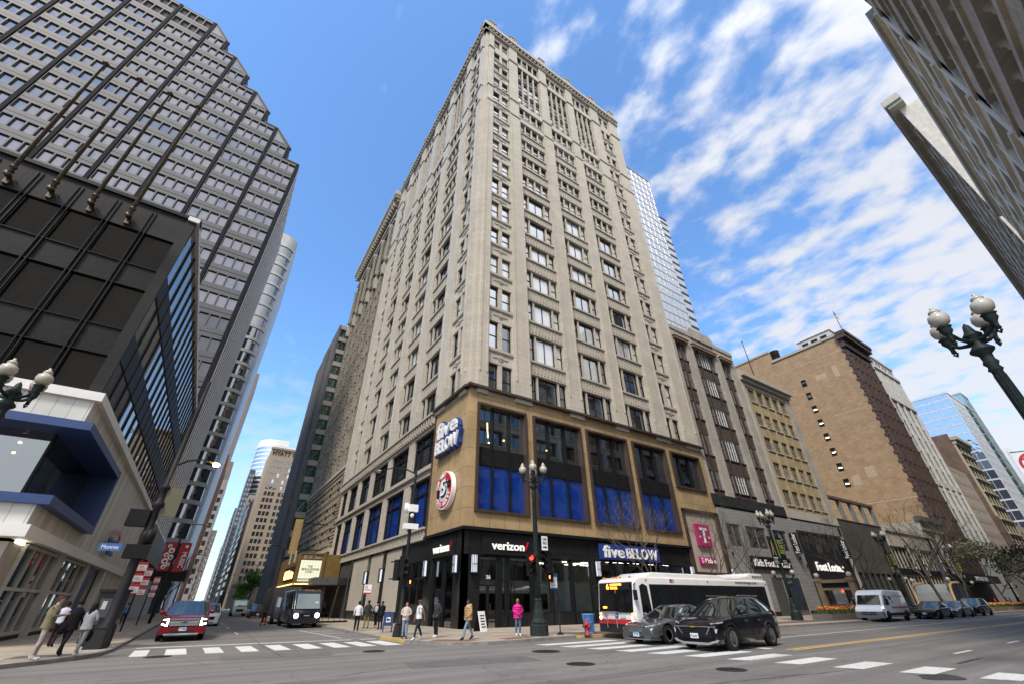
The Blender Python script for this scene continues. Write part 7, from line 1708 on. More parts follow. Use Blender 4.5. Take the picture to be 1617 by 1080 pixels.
for a, b in (((6.5, -.8, 1.1), (6.5, .35, 1.1)), ((6.55, -.8, .98), (6.55, .35, .98)), ((6.2, -.55, .55), (6.52, -.55, 1.12)), ((6.2, .1, .55), (6.52, .1, 1.12)), ((6.35, -.55, .45), (6.4, -.55, 1.1)), ((6.35, .1, .45), (6.4, .1, 1.1)), ((6.4, -.8, 1.1), (6.4, -.8, .98)), ((6.4, .35, 1.1), (6.4, .35, .98))): mb.tube([a, b], .018, GREY, 6)
mb.build('bike_rack', bus, True)
for y in (-.9, -.25, 0, .25, .9): mb = MB(); mb.box(LB2-.28, LB2-.2, y-.05, y+.05, 2.58, 2.64, AMB); mb.build('marker_lamp', bus, True)
for x in (5.2, 0.1, -3.3): mb = MB(); mb.box(x-.06, x+.06, HB2-.005, HB2+.02, 2.44, 2.5, AMB); mb.build('marker_lamp', bus, True)
mb = MB(); mb.box(-5.95, -5.87, HB2-.005, HB2+.02, 2.36, 2.44, surf('tail_red', (.3, .01, .01), .3)); mb.build('tail_lamp', bus, True)
for s in (-1, 1):
    mb = MB(); yy = s*HB2
    P = [(5.75, 2.2), (5.5, 2.3), (5.2, 2.2), (5.1, 1.2), (5.3, .95), (5.75, .95)]
    F = Fr((0, yy, 0), (1, 0, 0), (0, s, 0))
    mb.fpoly(F, P, .0, .025, BGL); mb.build('driver_window', bus, True)
    for a, b in ((3.2, 4.95), (1.4, 3.1), (-.4, 1.3), (-2.2, -.5), (-4.0, -2.3), (-5.6, -4.1)): mb = MB(); mb.fb(F, a+.03, b-.03, 1.0, 2.22, .012, .025, BGL); mb.build('side_window', bus, True)
    mb = MB(); mb.fb(F, -5.7, 5.0, .95, 2.28, .0, .012, BLK); mb.fb(F, 3.0, 4.9, .95, 1.0, .0, .02, BLK); mb.build('window_band', bus, True)
    mb = MB(); mb.fb(F, -5.9, 6.0, .3, .36, 0, .015, TRIM)
    for x in (-5, -3, -.5, 1.5, 2.9, 4.95): mb.fb(F, x-.006, x+.006, .4, .95, 0, .006, TRIM)
    mb.build('side_seams', bus, True)
    for x in (4.0, -3.1):
        mb = MB(); P = [(x+.62*cos(pi*k/12), .42+.6*sin(pi*k/12)) for k in range(13)]; mb.fpoly(F, P, .003, .018, BLK); mb.build('wheel_arch', bus, True)
        wheel(bus, x, s*(HB2+.03), .46, s, .28, 8)
    mb = MB(); mb.tube([(5.9, s*1.2, 2.35), (6.25, s*1.4, 2.25), (6.3, s*1.42, 2.0)], .025, BLK, 6); mb.box(6.22, 6.3, s*1.42-.1, s*1.42+.1, 1.6, 2.02, BLK); mb.build('mirror', bus, True)
F = Fr((0, HB2, 0), (1, 0, 0), (0, 1, 0))
mb = MB(); txt(mb, 'transitchicago.com', F, -2.6, -4.9, 2.36, 2.54, .005, .01, surf('transit_navy', (.03, .05, .12), .5), .01); mb.build('side_letters', bus, True)
mb = MB(); F2_ = F
mb.fb(F, 3.35, 3.0, 2.37, 2.53, .004, .01, SRD); mb.fb(F, 3.35, 3.2, 2.45, 2.53, .01, .014, SBL)
for k in range(3): mb.fb(F, 3.2, 3.0, 2.39+.05*k, 2.41+.05*k, .01, .013, SW)
mb.build('flag_decal', bus, True)
# dark electric delivery van
DV = paint('van_slate', (.028, .032, .045), .3)
dv = thing('delivery_van', 'dark slate delivery van with two round lit headlights parked by the marquee', 'van', (7.38, 42.6, 0), radians(-90))
rbox('body', dv, [(-3.5, .3), (-3.55, 2.4), (-3.4, 2.5), (2.2, 2.52), (2.75, 2.35), (3.42, 1.25), (3.55, .9), (3.55, .32)], 1.03, DV, .12)
mb = MB(); mb.hexa([(3.46, -.9, 1.22), (3.46, .9, 1.22), (2.86, .84, 2.24), (2.86, -.84, 2.24), (3.52, -.86, 1.24), (3.52, .86, 1.24), (2.92, .8, 2.22), (2.92, -.8, 2.22)], CGL); mb.build('windshield', dv, True)
mb = MB(); mb.box(3.0, 3.3, .50, .75, 1.45, 1.7, SW); mb.build('window_notice', dv, True)
F = FXF(3.55)
for s in (-1, 1):
    mb = MB(); disc(mb, F, s*.74, .80, .09, .15, .0, .05, HLG, 22); disc(mb, F, s*.74, .80, .001, .09, .0, .03, BLK, 18); mb.build('headlight', dv, True)
    mb = MB(); mb.tube([(2.9, s*1.0, 1.4), (2.95, s*1.3, 1.45)], .03, BLK, 6); mb.box(2.85, 2.95, s*1.28-.08, s*1.28+.08, 1.3, 1.7, BLK); mb.build('mirror', dv, True)
    FS_v = Fr((0, s*1.03, 0), (1, 0, 0), (0, s, 0))
    mb = MB(); mb.fpoly(FS_v, [(3.1, 1.25), (2.55, 2.1), (1.7, 2.15), (1.7, 1.2)], .003, .015, CGL); mb.build('side_window', dv, True)
    for x in (2.35, -2.3):
        mb = MB(); mb.fpoly(FS_v, [(x+.47*cos(pi*k/12), .36+.46*sin(pi*k/12)) for k in range(13)], .002, .012, TRIM); mb.build('wheel_arch', dv, True); wheel(dv, x, s*1.03, .37, s, .24, 5)
FSR = Fr((0, 1.03, 0), (1, 0, 0), (0, 1, 0)); FSR = Fr((0, -1.03, 0), (1, 0, 0), (0, -1, 0))
mb = MB(); mb.tube([(x, -1.045, 1.55-.18*sin(pi*(x+1.3)/1.5)) for x in (-1.3, -1.0, -.7, -.4, -.1, .2)], .035, surf('van_blue_swoosh', (.02, .25, .6), .5), 5); mb.build('swoosh', dv, True)
mb = MB(); mb.fb(F, -.52, .52, .66, .94, -.05, .02, BLK); mb.fb(F, -.2, .2, .77, .83, .02, .03, GREY); mb.build('grille', dv, True); mb = MB(); mb.fb(F, -1.0, 1.0, .3, .55, -.2, .03, TRIM); mb.build('bumper', dv, True)
for y in (-.7, -.2, 0, .2, .7): mb = MB(); mb.box(2.5, 2.6, y-.05, y+.05, 2.44, 2.5, AMB); mb.build('marker_lamp', dv, True)
# dark box truck behind it
bt = thing('box_truck', 'dark grey box truck parked close behind the slate delivery van', 'truck', (7.3, 52, 0), radians(-90)); BTP = surf('truck_grey', (.06, .062, .068), .5, var=.1)
rbox('box', bt, [(-4, .6), (-4, 2.95), (2.0, 2.95), (2.0, .6)], 1.2, BTP, .05); rbox('cab', bt, [(2.05, .4), (2.05, 2.2), (2.7, 2.15), (3.2, 1.3), (3.7, 1.15), (3.8, .4)], 1.0, BTP, .08)
for s in (-1, 1):
    for x in (3.0, -2.6): wheel(bt, x, s*1.1, .42, s, .26, 6)
mb = MB(); mb.hexa([(2.72, -.85, 1.35), (2.72, .85, 1.35), (2.6, .8, 2.05), (2.6, -.8, 2.05), (3.2, -.85, 1.33), (3.2, .85, 1.33), (2.78, .8, 2.08), (2.78, -.8, 2.08)], CGL); mb.build('windshield', bt, True)
# pale step van
sv = thing('step_van', 'pale grey green step van coming down the left-hand street', 'van', (6.2, 88, 0), radians(-90)); SVP = surf('step_van_paint', (.42, .45, .42), .5, var=.05)
rbox('body', sv, [(-2.8, .5), (-2.8, 2.15), (1.6, 2.2), (1.9, 1.3), (2.7, 1.1), (2.8, .5)], 1.0, SVP, .08)
mb = MB(); mb.hexa([(1.72, -.82, 1.35), (1.72, .82, 1.35), (1.52, .8, 2.05), (1.52, -.8, 2.05), (1.96, -.82, 1.35), (1.96, .82, 1.35), (1.72, .8, 2.05), (1.72, -.8, 2.05)], CGL); mb.build('windshield', sv, True)
mb = MB(); F = FXF(2.8); mb.fb(F, -.5, .5, .65, .95, -.1, .03, BLK); mb.fb(F, -.95, .95, .4, .58, -.1, .08, GREY); mb.build('grille', sv, True)
for s in (-1, 1):
    mb = MB(); disc(mb, F, s*.72, .82, .001, .1, 0, .04, HLC, 14); mb.build('headlight', sv, True)
    for x in (1.9, -1.8): wheel(sv, x, s*1.0, .36, s, .24, 6)
# white postal van
pv = thing('postal_van', 'white high-roofed postal van with a blue eagle mark parked at the right kerb', 'van', (49.45, 17.1, 0), pi)
PW = surf('van_white', (.72, .72, .72), .3, var=.03, coat=.5)
rbox('body', pv, [(-2.9, .35), (-2.95, 1.2), (-2.75, 2.22), (1.2, 2.26), (1.75, 2.05), (2.35, 1.2), (2.85, .98), (2.95, .75), (2.95, .3)], .96, PW, .10)
mb = MB(); mb.hexa([(2.38, -.84, 1.22), (2.38, .84, 1.22), (1.86, .78, 1.88), (1.86, -.78, 1.88), (2.45, -.82, 1.24), (2.45, .82, 1.24), (1.94, .76, 1.88), (1.94, -.76, 1.88)], CGL); mb.build('windshield', pv, True)
F = FXF(2.95); mb = MB(); mb.fb(F, -.97, .97, .28, .72, -.35, .04, surf('bumper_grey', (.12, .125, .135), .7)); mb.build('bumper', pv, True)
mb = MB(); mb.fb(F, -.5, .5, .5, .68, .04, .05, BLK); mb.fb(F, -.48, .48, .58, .60, .05, .06, GREY); disc(mb, F, 0, .62, .001, .05, .05, .07, CHR, 12); mb.build('grille', pv, True)
for s in (-1, 1):
    mb = MB(); mb.hexa([(2.9, s*.70, .76), (2.8, s*.93, .8), (2.5, s*.965, .95), (2.6, s*.70, .8), (2.88, s*.70, .9), (2.75, s*.94, .98), (2.45, s*.97, 1.08), (2.6, s*.70, .95)], HLC if s < 0 else HLG); mb.build('headlight', pv, True)
    FV = Fr((0, s*.96, 0), (1, 0, 0), (0, s, 0))
    mb = MB(); mb.fpoly(FV, [(2.1, 1.2), (1.65, 1.85), (1.05, 1.88), (1.05, 1.15)], .003, .015, CGL); mb.build('side_window', pv, True)
    mb = MB(); mb.fb(FV, -2.85, .8, .92, 1.0, .0, .006, SRD); mb.fb(FV, -2.85, .8, 1.02, 1.05, .0, .006, SBL); mb.fb(FV, -2.6, 1.9, .42, .62, 0, .02, TRIM); mb.build('side_stripe', pv, True)
    mb = MB(); mb.fpoly(FV, [(.95, 1.9), (.1, 1.9), (.0, 1.2), (.7, 1.2)][::1], .002, .01, SW); mb.fpoly(FV, [(.9, 1.85), (.15, 1.75), (.35, 1.6), (.1, 1.3), (.55, 1.3), (.75, 1.6)], .01, .016, SBL); mb.fpoly(FV, [(.75, 1.55), (.35, 1.5), (.3, 1.35), (.6, 1.38)], .016, .02, SW); txt(mb, 'UNITED STATES', FV, -.15, -2.3, 1.74, 1.84, .003, .005, GREY, 0); mb.build('emblem', pv, True)
    for x in (1.95, -1.85):
        mb = MB(); mb.fpoly(FV, [(x+.45*cos(pi*k/12), .34+.44*sin(pi*k/12)) for k in range(13)], .002, .022, TRIM); mb.build('wheel_arch', pv, True); wheel(pv, x, s*.97, .35, s, .22, 6)
    mb = MB(); mb.tube([(1.9, s*.95, 1.25), (1.95, s*1.15, 1.3)], .03, BLK, 6); mb.box(1.88, 1.98, s*1.18-.09, s*1.18+.09, 1.2, 1.6, BLK); mb.build('mirror', pv, True)
# ================================================================ trees
BARK = surf('bark', (.075, .06, .048), .95, var=.3, scale=6); TWG = surf('twig', (.11, .085, .065), .95, var=.3, scale=6); BUD = surf('bud_leaf', (.13, .15, .05), .9, var=.3, scale=5); LEAF = surf('fresh_leaf', (.08, .17, .02), .85, var=.4, scale=2.5); LEAF2 = surf('brown_green_leaf', (.10, .10, .045), .9, var=.4, scale=2.5)
def tree_mesh(seed, H, spread, trunk_h, bud=0, leaf=0, lm=None, levels=5, r0=.12):
    rnd = random.Random(seed); tr = MB(); cr_ = MB(); tips = []
    def grow(p, d, L, r, lv):
        n = 3; pts = [p]; q = Vector(p); dd = Vector(d)
        for i in range(n):
            dd = (dd+Vector((rnd.uniform(-.2, .2), rnd.uniform(-.2, .2), rnd.uniform(-.05, .16)))).normalized(); q = q+dd*L/n; pts.append(tuple(q))
        R = [r, r*.86, r*.74, r*.62]
        (tr if lv < 2 else cr_).tube(pts, R, BARK if lv < 3 else TWG, 7 if lv < 2 else (5 if lv < 3 else 3), cap=False)
        if lv >= levels: tips.append(q); return
        k = rnd.choice((2, 3, 3)) if lv else 4
        for i in range(k):
            a = rnd.uniform(0, 2*pi); sp = rnd.uniform(.45, .95)*spread
            nd = (dd+Vector((cos(a)*sp, sin(a)*sp, rnd.uniform(-.1, .25)))).normalized(); grow(tuple(pts[-1] if i < 2 else pts[rnd.choice((-1, -2))]), nd, L*rnd.uniform(.62, .85), r*.6, lv+1)
    grow((0, 0, 0), (rnd.uniform(-.08, .08), rnd.uniform(-.08, .08), 1), trunk_h, r0, 0)
    for tp in tips:
        for i in range(bud):
            c = tp+Vector((rnd.uniform(-.35, .35), rnd.uniform(-.35, .35), rnd.uniform(-.3, .35))); s = rnd.uniform(.015, .035)
            a = Vector((rnd.uniform(-1, 1), rnd.uniform(-1, 1), rnd.uniform(-1, 1))).normalized()*s; b = a.orthogonal().normalized()*s
            cr_.add([c-a, c+b, c+a], [(0, 1, 2)], BUD)
        for i in range(leaf):
            c = tp+Vector((rnd.gauss(0, .4), rnd.gauss(0, .4), rnd.gauss(0, .35))); s = rnd.uniform(.07, .16)
            a = Vector((rnd.uniform(-1, 1), rnd.uniform(-1, 1), rnd.uniform(-.6, .6))).normalized()*s; b = a.orthogonal().normalized()*s
            cr_.add([c-a, c-b, c+a, c+b], [(0, 1, 2, 3)], lm or LEAF)
    z = max(v[2] for v in cr_.v); k = H/z
    for m in (tr, cr_): m.v = [(v[0]*k, v[1]*k, v[2]*k) for v in m.v]
    return tr.mesh('trunk'), cr_.mesh('crown')
def tree(kind, label, loc, meshes, rz=0, s=1, group=None):
    t = thing(kind, label, 'tree', loc, rz, group); t.scale = (s, s, s)
    for nm, me in zip(('trunk', 'crown'), meshes): o = D.objects.new(nm, me); COL.objects.link(o); o.parent = t
    return t
TA = tree_mesh(3, 8.0, .9, 2.6, bud=2, levels=6, r0=.10); TB = tree_mesh(11, 8.0, 1.0, 2.4, bud=3, levels=6, r0=.12); TC = tree_mesh(21, 7.5, 1.0, 2.2, bud=6, leaf=2, lm=LEAF2, levels=6, r0=.11); TG = tree_mesh(31, 7.0, .9, 2.0, leaf=26, levels=5, r0=.12)
GT_ = 'bare street trees along the right-hand kerb'
tree('street_tree', 'slender bare tree in front of the blue window panes, nearest the corner lamp post', (24.6, 20.2, CURB), TA, 0, 1.05, GT_)
tree('street_tree', 'slender bare tree rising beside the bus, right of the first bare tree', (31.2, 20.3, CURB), TA, 2.1, 1.05, GT_)
tree('street_tree', 'thin bare tree in front of the pale stone strip with the magenta signs', (36.6, 20.2, CURB), TA, 4.0, .95, GT_)
tree('street_tree', 'wide bare tree in front of the black Foot Locker shop front', (55.0, 20.2, CURB), TB, 1.0, 1.2, GT_)
tree('street_tree', 'broad bare tree before the olive panelled wall and the big brick wall', (78.0, 20.4, CURB), TB, 3.3, 1.75, GT_)
tree('street_tree', 'bare tree with dense twigs left of the curved subway canopy', (88.5, 20.6, CURB), TB, 5.0, 1.5, GT_)
tree('budding_tree', 'budding brownish green tree in front of the white terracotta building', (110, 20.8, CURB), TC, .5, 1.6, GT_)
tree('budding_tree', 'budding brownish green tree beyond the dark shop canopy', (136, 20.8, CURB), TC, 2.5, 1.7, GT_)
tree('budding_tree', 'farthest budding tree at the end of the right-hand pavement', (165, 21, CURB), TC, 4.5, 1.8, GT_)
tree('side_street_tree', 'bright green leafy tree on the pavement below the tan hotel', (10.8, 128, CURB), TG, 0, 1.35)
tree('side_street_tree', 'smaller round green tree left of the bright leafy one', (9.6, 150, CURB), TG, 2, .8)
tree('side_street_tree', 'bare reddish tree on the left pavement behind the red suv', (-4.2, 84, CURB), TB, 1.2, 1.1)
tree('side_street_tree', 'taller bare tree further along the left pavement', (-4.2, 104, CURB), TB, 3.2, 1.3)
tree('side_street_tree', 'dim bare tree in front of the tan hotel base', (9.8, 190, CURB), TB, .2, 1.3)
for i, (x, y) in enumerate(((9.2, 76), (9.2, 112), (-3.0, 98), (9.4, 160))):
    t = thing('street_light', ('tall dark arm light on the right pavement beyond the delivery van', 'second tall arm light up the right pavement', 'tall arm light on the left pavement by the curved white tower', 'farthest arm light on the right pavement')[i], 'street light', (x, y, CURB))
    s = -1 if x > 5 else 1; mb = MB(); mb.tube([(0, 0, 0), (0, 0, 8.6)], [.12, .07], DPK, 8); mb.build('pole', t, True); mb = MB(); mb.tube([(0, 0, 8.4), (s*.8, 0, 9.0), (s*1.9, 0, 9.1)], .045, DPK, 6); mb.ell((s*2.2, 0, 9.05), (.4, .15, .09), GREY, 8, 5); mb.build('arm', t, True)
# ================================================================ people (local: facing +x, feet on z = 0, built at 1.7 m)
def cloth(n, c): return surf('cloth_'+n, c, .9, var=.18, scale=9, bump=.3, bscale=14)
SK = {'light': surf('skin_light', (.42, .26, .19), .6, var=.05), 'brown': surf('skin_brown', (.20, .11, .07), .6, var=.05), 'dark': surf('skin_dark', (.09, .05, .035), .6, var=.05)}
HB = surf('hair_black', (.012, .010, .009), .7, var=.3, scale=20); HBR = surf('hair_brown', (.05, .03, .02), .7, var=.3, scale=20); HBL = surf('hair_ginger', (.34, .16, .03), .7, var=.3, scale=20)
EYE = surf('eye_dark', (.01, .01, .01), .3); LIP = surf('lip', (.22, .08, .07), .6)
def V(*a): return Vector(a)
def person(label, loc, rz, H, skin, top, pants, shoe, hair=HB, pose='stand', arms='down', longhair=False, coat=None, hat=None, bag=None, shorts=False, hood=None, sleeves=True, group=None, look=0.0):
    t = thing('person', label, 'person', loc, rz, group); k = H/1.70; t.scale = (k, k, k)
    sk = SK[skin]; P = []; E = []; R = []; T = []
    def node(p, r, par=None, tag=None):
        P.append(V(*p)); R.append(r)
        if par is not None: E.append((par, len(P)-1)); T.append(tag)
        return len(P)-1
    st = {'stand': (.02, .0, -.02, .0), 'walk': (.30, .06, -.30, -.30), 'step': (.14, .04, -.12, -.12)}[pose]
    pel = node((0, 0, .94), .135)
    s1 = node((.005, 0, 1.08), .125, pel, 'top'); s2 = node((.0, 0, 1.25), .14, s1, 'top'); s3 = node((-.01, 0, 1.39), .11, s2, 'top')
    nk = node((.005, 0, 1.475), .055, s3, 'skin'); jw = node((.03+look*.02, 0, 1.54), .068, nk, 'skin'); hd = node((.015+look*.03, 0, 1.62), .088, jw, 'skin'); node((.01+look*.03, 0, 1.675), .06, hd, 'skin')
    legt = 'skin' if shorts else 'pants'
    for s, fwd, kn in ((1, st[0], st[1]), (-1, st[2], st[3])):
        hp = node((0, s*.09, .88), .098, pel, 'pants')
        kx = fwd*.55+.03; knee = node((kx, s*.10, .50), .068, hp, 'pants')
        lift = .06 if (pose == 'walk' and s < 0) else 0
        mid = node(((kx+fwd)/2-.015, s*.10, .30+lift), .062 if not shorts else .052, knee, legt)
        an = node((fwd-.01, s*.10, .10+lift), .046 if not shorts else .038, mid, legt)
        node((fwd-.06, s*.10, .045+lift), .042, an, 'shoe'); bl = node((fwd+.09, s*.105, .04+lift*.3), .04, an, 'shoe'); node((fwd+.16, s*.11, .032), .03, bl, 'shoe')
    AR = {'down': ((.0, .25, 1.13), (.05, .27, .90)), 'phone': ((.06, .25, 1.14), (.29, .12, 1.19)), 'pocket': ((-.05, .28, 1.14), (.08, .20, .96)), 'front': ((.04, .26, 1.13), (.22, .06, 1.04)), 'swingf': ((.08, .25, 1.14), (.24, .24, .98)), 'swingb': ((-.10, .25, 1.15), (-.16, .26, .93))}
    hands = []
    for s in (1, -1):
        a = arms if isinstance(arms, str) else arms[0 if s > 0 else 1]
        el, wr = AR[a]
        sh = node((-.01, s*.165, 1.375), .072, s3, 'top'); u = node((el[0]*.5, s*(.165+el[1])/2+s*.02, 1.27), .058, sh, 'top' if sleeves else 'skin')
        e_ = node((el[0], s*el[1], el[2]), .048, u, 'top' if sleeves else 'skin'); m_ = node(((el[0]+wr[0])/2, s*(el[1]+wr[1])/2, (el[2]+wr[2])/2), .042, e_, 'top' if sleeves else 'skin')
        w_ = node((wr[0], s*wr[1], wr[2]), .030, m_, 'top' if sleeves else 'skin')
        d = (V(*wr)-V(*el)).normalized(); d.y *= s; side = V(0, s, 0) if abs(d.y) < .6 else V(0, 0, 1); up = d.cross(side).normalized(); side = up.cross(d).normalized()
        wv = V(wr[0], s*wr[1], wr[2]); pc = wv+d*.045; pa = node(tuple(pc), .030, w_, 'skin'); pb = node(tuple(pc+d*.035), .028, pa, 'skin'); hands.append(pc+d*.06)
        cv = up*(-.35 if a != 'down' else -.18)
        sp = side if abs(d.y) < .6 else V(0, 0, 1)
        sp = d.cross(V(0, s, 0)).normalized()
        for i, (off, ln) in enumerate(((-.027, .052), (-.009, .062), (.009, .058), (.027, .045))):
            b = pc+d*.045+sp*off; f1 = node(tuple(b+d*ln*.55), .0105, pb, 'skin'); node(tuple(b+d*ln+V(0, -s, 0)*.018), .0085, f1, 'skin')
        th = node(tuple(pc+sp*.038+V(0, -s, 0)*.01), .012, pa, 'skin'); node(tuple(pc+sp*.055+d*.03+V(0, -s, 0)*.015), .010, th, 'skin')
    me = D.meshes.new('b'); me.from_pydata([tuple(p) for p in P], E, []); o = D.objects.new('b', me); COL.objects.link(o)
    o.modifiers.new('s', 'SKIN'); sv = me.skin_vertices[0].data
    for i, r in enumerate(R): sv[i].radius = (r, r)
    sv[0].use_root = True
    ss = o.modifiers.new('u', 'SUBSURF'); ss.levels = 1; ss.render_levels = 1
    dg = bpy.context.evaluated_depsgraph_get(); dg.update()
    em = D.meshes.new_from_object(o.evaluated_get(dg)); vs = [v.co.copy() for v in em.vertices]; fs = [tuple(p.vertices) for p in em.polygons]
    D.objects.remove(o); D.meshes.remove(me); D.meshes.remove(em)
    MT = {'top': top, 'pants': pants, 'skin': sk, 'shoe': shoe}
    mb = MB(); mb.v = [tuple(v) for v in vs]
    seg = [(P[a], P[b], R[a], R[b], tg) for (a, b), tg in zip(E, T)]
    for f in fs:
        c = V(0, 0, 0)
        for i in f: c += vs[i]
        c /= len(f); best = (9, 'top')
        for a, b, ra, rb, tg in seg:
            ab = b-a; q = max(0, min(1, (c-a).dot(ab)/ab.length_squared)); dd = (a+ab*q-c).length-(ra+(rb-ra)*q)
            if dd < best[0]: best = (dd, tg)
        mb.f.append(f); mb.mi.append(mb._m(MT[best[1]])); mb.sm.append(True)
    hx = .015+look*.03
    mb.add([(hx+.085, -.014, 1.578), (hx+.085, .014, 1.578), (hx+.113, 0, 1.582), (hx+.088, 0, 1.622)], [(0, 1, 2), (0, 2, 3), (1, 3, 2), (0, 3, 1)], sk)
    for s in (-1, 1): mb.ell((hx+.078, s*.031, 1.618), (.010, .014, .008), EYE, 8, 5); mb.ell((hx-.005, s*.088, 1.60), (.022, .012, .032), sk, 8, 6)
    mb.ell((hx+.082, 0, 1.552), (.010, .024, .007), LIP, 8, 5)
    mb.build('body', t, True)
    if hair:
        hb = MB(); n = 12
        for i in range(1):
            rows = []
            for a in range(7):
                el_ = pi/2*(1-a/6*1.25); row = []
                for b in range(n+1):
                    az = 2*pi*b/n; fr = max(0, cos(az)); e2 = max(el_, radians(28)) if fr > .45 else el_
                    row.append((hx-.012+cos(az)*cos(e2)*.105, sin(az)*cos(e2)*.100, 1.618+sin(e2)*.112))
                rows.append(row)
            hb.grid(rows, hair, True)
        if longhair: hb.tube([(hx-.06, 0, 1.62), (hx-.085, 0, 1.5), (hx-.10, 0, 1.36), (hx-.10, 0, 1.22)], [.085, .09, .085, .03], hair, 10); [hb.tube([(hx-.01, s*.085, 1.62), (hx+.005, s*.088, 1.5), (hx, s*.10, 1.36)], [.03, .03, .012], hair, 6) for s in (-1, 1)]
        hb.build('hair', t, True)
    if hat: hb = MB(); hb.ell((hx-.01, 0, 1.65), (.113, .106, .075), hat, 14, 8); hb.hexa([(hx+.06, -.075, 1.645), (hx+.19, -.05, 1.635), (hx+.19, .05, 1.635), (hx+.06, .075, 1.645), (hx+.06, -.075, 1.66), (hx+.19, -.05, 1.645), (hx+.19, .05, 1.645), (hx+.06, .075, 1.66)], hat); hb.build('cap', t, True)
    # the upper garment: a shell with a hem
    cl = {None: (.90, 0), 'jacket': (.84, .018), 'puffer': (.82, .05), 'coat': (.76, .035)}[coat]
    gb = MB(); rows = []; pf = cl[1]
    for z, rx, ry in ((cl[0], .145+pf, .185+pf), (cl[0]+.03, .14+pf, .18+pf), (1.02, .132+pf, .17+pf), (1.16, .135+pf, .175+pf), (1.28, .14+pf, .19+pf*.8), (1.37, .125+pf*.6, .18+pf*.6), (1.43, .09+pf*.4, .12+pf*.4), (1.465, .065+pf*.3, .075+pf*.3)):
        w = .006 if coat != 'puffer' else .016
        rows.append([(-.005+cos(2*pi*q/18)*(rx+w*sin(q*2.3+z*40)), sin(2*pi*q/18)*(ry+w*cos(q*1.7+z*33)), z) for q in range(19)])
    gb.grid(rows, top, True)
    if coat == 'puffer':
        for z in (.90, 1.0, 1.1, 1.2, 1.3): gb.tube([(cos(2*pi*q/18)*.19, sin(2*pi*q/18)*.228, z+.04) for q in range(19)], .022, top, 6, cap=False)
    gb.build({None: 'shirt', 'jacket': 'jacket', 'puffer': 'puffer_jacket', 'coat': 'coat'}[coat], t, True)
    if hood: gb = MB(); gb.ell((-.09, 0, 1.44), (.09, .13, .075), hood, 12, 7); gb.build('hood', t, True)
    if bag == 'back' or (isinstance(bag, tuple) and bag[0] == 'back'):
        m = bag[1] if isinstance(bag, tuple) else BLK; gb = MB(); gb.ell((-.235, 0, 1.2), (.10, .155, .23), m, 12, 10); gb.ell((-.31, 0, 1.12), (.05, .11, .11), m, 10, 6)
        for s in (-1, 1): gb.tube([(-.14, s*.10, 1.36), (0, s*.115, 1.455), (.135, s*.11, 1.33), (.13, s*.13, 1.15), (-.1, s*.18, 1.06)], .016, BLK, 5)
        gb.build('backpack', t, True)
    if isinstance(bag, tuple) and bag[0] == 'hand':
        h = hands[bag[2]]; gb = MB(); m = bag[1]; z = h.z-.50
        gb.ell((h.x+.0, h.y, z+.12), (.13, .09, .19), m, 12, 9); gb.tube([(h.x-.05, h.y, z+.27), (h.x, h.y, h.z-.02), (h.x+.05, h.y, z+.27)], .012, m, 5); gb.tube([(h.x-.08, h.y, z), (h.x-.12, h.y+.02, z-.12), (h.x-.02, h.y, z-.19), (h.x+.08, h.y, z)], .010, m, 5); gb.build('bag', t, True)
    if arms == 'phone': gb = MB(); h = (hands[0]+hands[1])/2; gb.box(h.x-.01, h.x+.012, h.y-.035, h.y+.035, h.z-.04, h.z+.09, BLK); gb.build('phone', t, True)
    return t
C_ = cloth
WS = surf('shoe_white', (.6, .6, .58), .6); BS = surf('shoe_black', (.015, .015, .015), .5)
ja, dj, lj = C_('jeans', (.07, .12, .20)), C_('dark_jeans', (.02, .027, .045)), C_('light_jeans', (.16, .22, .30))
bk = C_('black', (.012, .012, .014)); dg_ = C_('dark_grey', (.035, .036, .04)); wh = C_('white', (.6, .6, .6))
person('person in an olive tan jacket looking at a phone at the left corner', (-3.75, 21.35, CURB), radians(8), 1.70, 'light', C_('olive_tan', (.17, .14, .085)), C_('stone', (.33, .29, .25)), WS, HBR, 'stand', 'phone', coat='jacket', look=1, bag=('hand', bk, 1))
person('person in light grey with long dark hair seen from behind at left', (-2.85, 22.0, CURB), radians(55), 1.52, 'light', C_('pale_grey', (.30, .30, .31)), C_('mid_grey', (.19, .19, .195)), WS, HB, 'step', 'front', longhair=True, coat='jacket', bag=('hand', bk, 1))
person('person all in black half hidden behind the one in light grey', (-3.35, 22.55, CURB), radians(75), 1.60, 'brown', bk, bk, BS, HB, 'walk', 'down', coat='coat')
person('person in a lilac white shirt and dark trousers walking away by the store windows', (-4.5, 27.6, CURB), radians(80), 1.58, 'dark', C_('lilac', (.42, .42, .52)), C_('plum_black', (.025, .015, .02)), BS, HB, 'step', 'down')
person('person in dark clothes with a grey cap behind the group at the left corner', (-3.75, 29.2, CURB), radians(120), 1.62, 'brown', dg_, bk, BS, None, 'stand', 'down', hat=C_('grey_cap', (.14, .14, .15)), coat='jacket')
person('person with light brown hair and a mauve top beyond the kiosk', (-4.0, 35.5, CURB), radians(-95), 1.55, 'light', C_('mauve', (.12, .10, .15)), bk, BS, HBR, 'stand', 'front', coat='jacket')
person('person in a bright blue shirt far along the left pavement', (-4.9, 55, CURB), radians(-90), 1.65, 'brown', C_('bright_blue', (.12, .22, .48)), dj, BS, HB, 'stand', 'down')
person('person in a dark coat far along the left pavement beside the bright blue shirt', (-5.6, 57, CURB), radians(-90), 1.62, 'brown', bk, bk, BS, HB, 'step', 'down', coat='coat')
person('person in a cream jacket and jeans with long dark hair waiting at the corner kerb', (8.85, 22.6, CURB), radians(-110), 1.50, 'light', C_('cream', (.46, .40, .34)), lj, BS, HB, 'stand', 'front', longhair=True, coat='jacket')
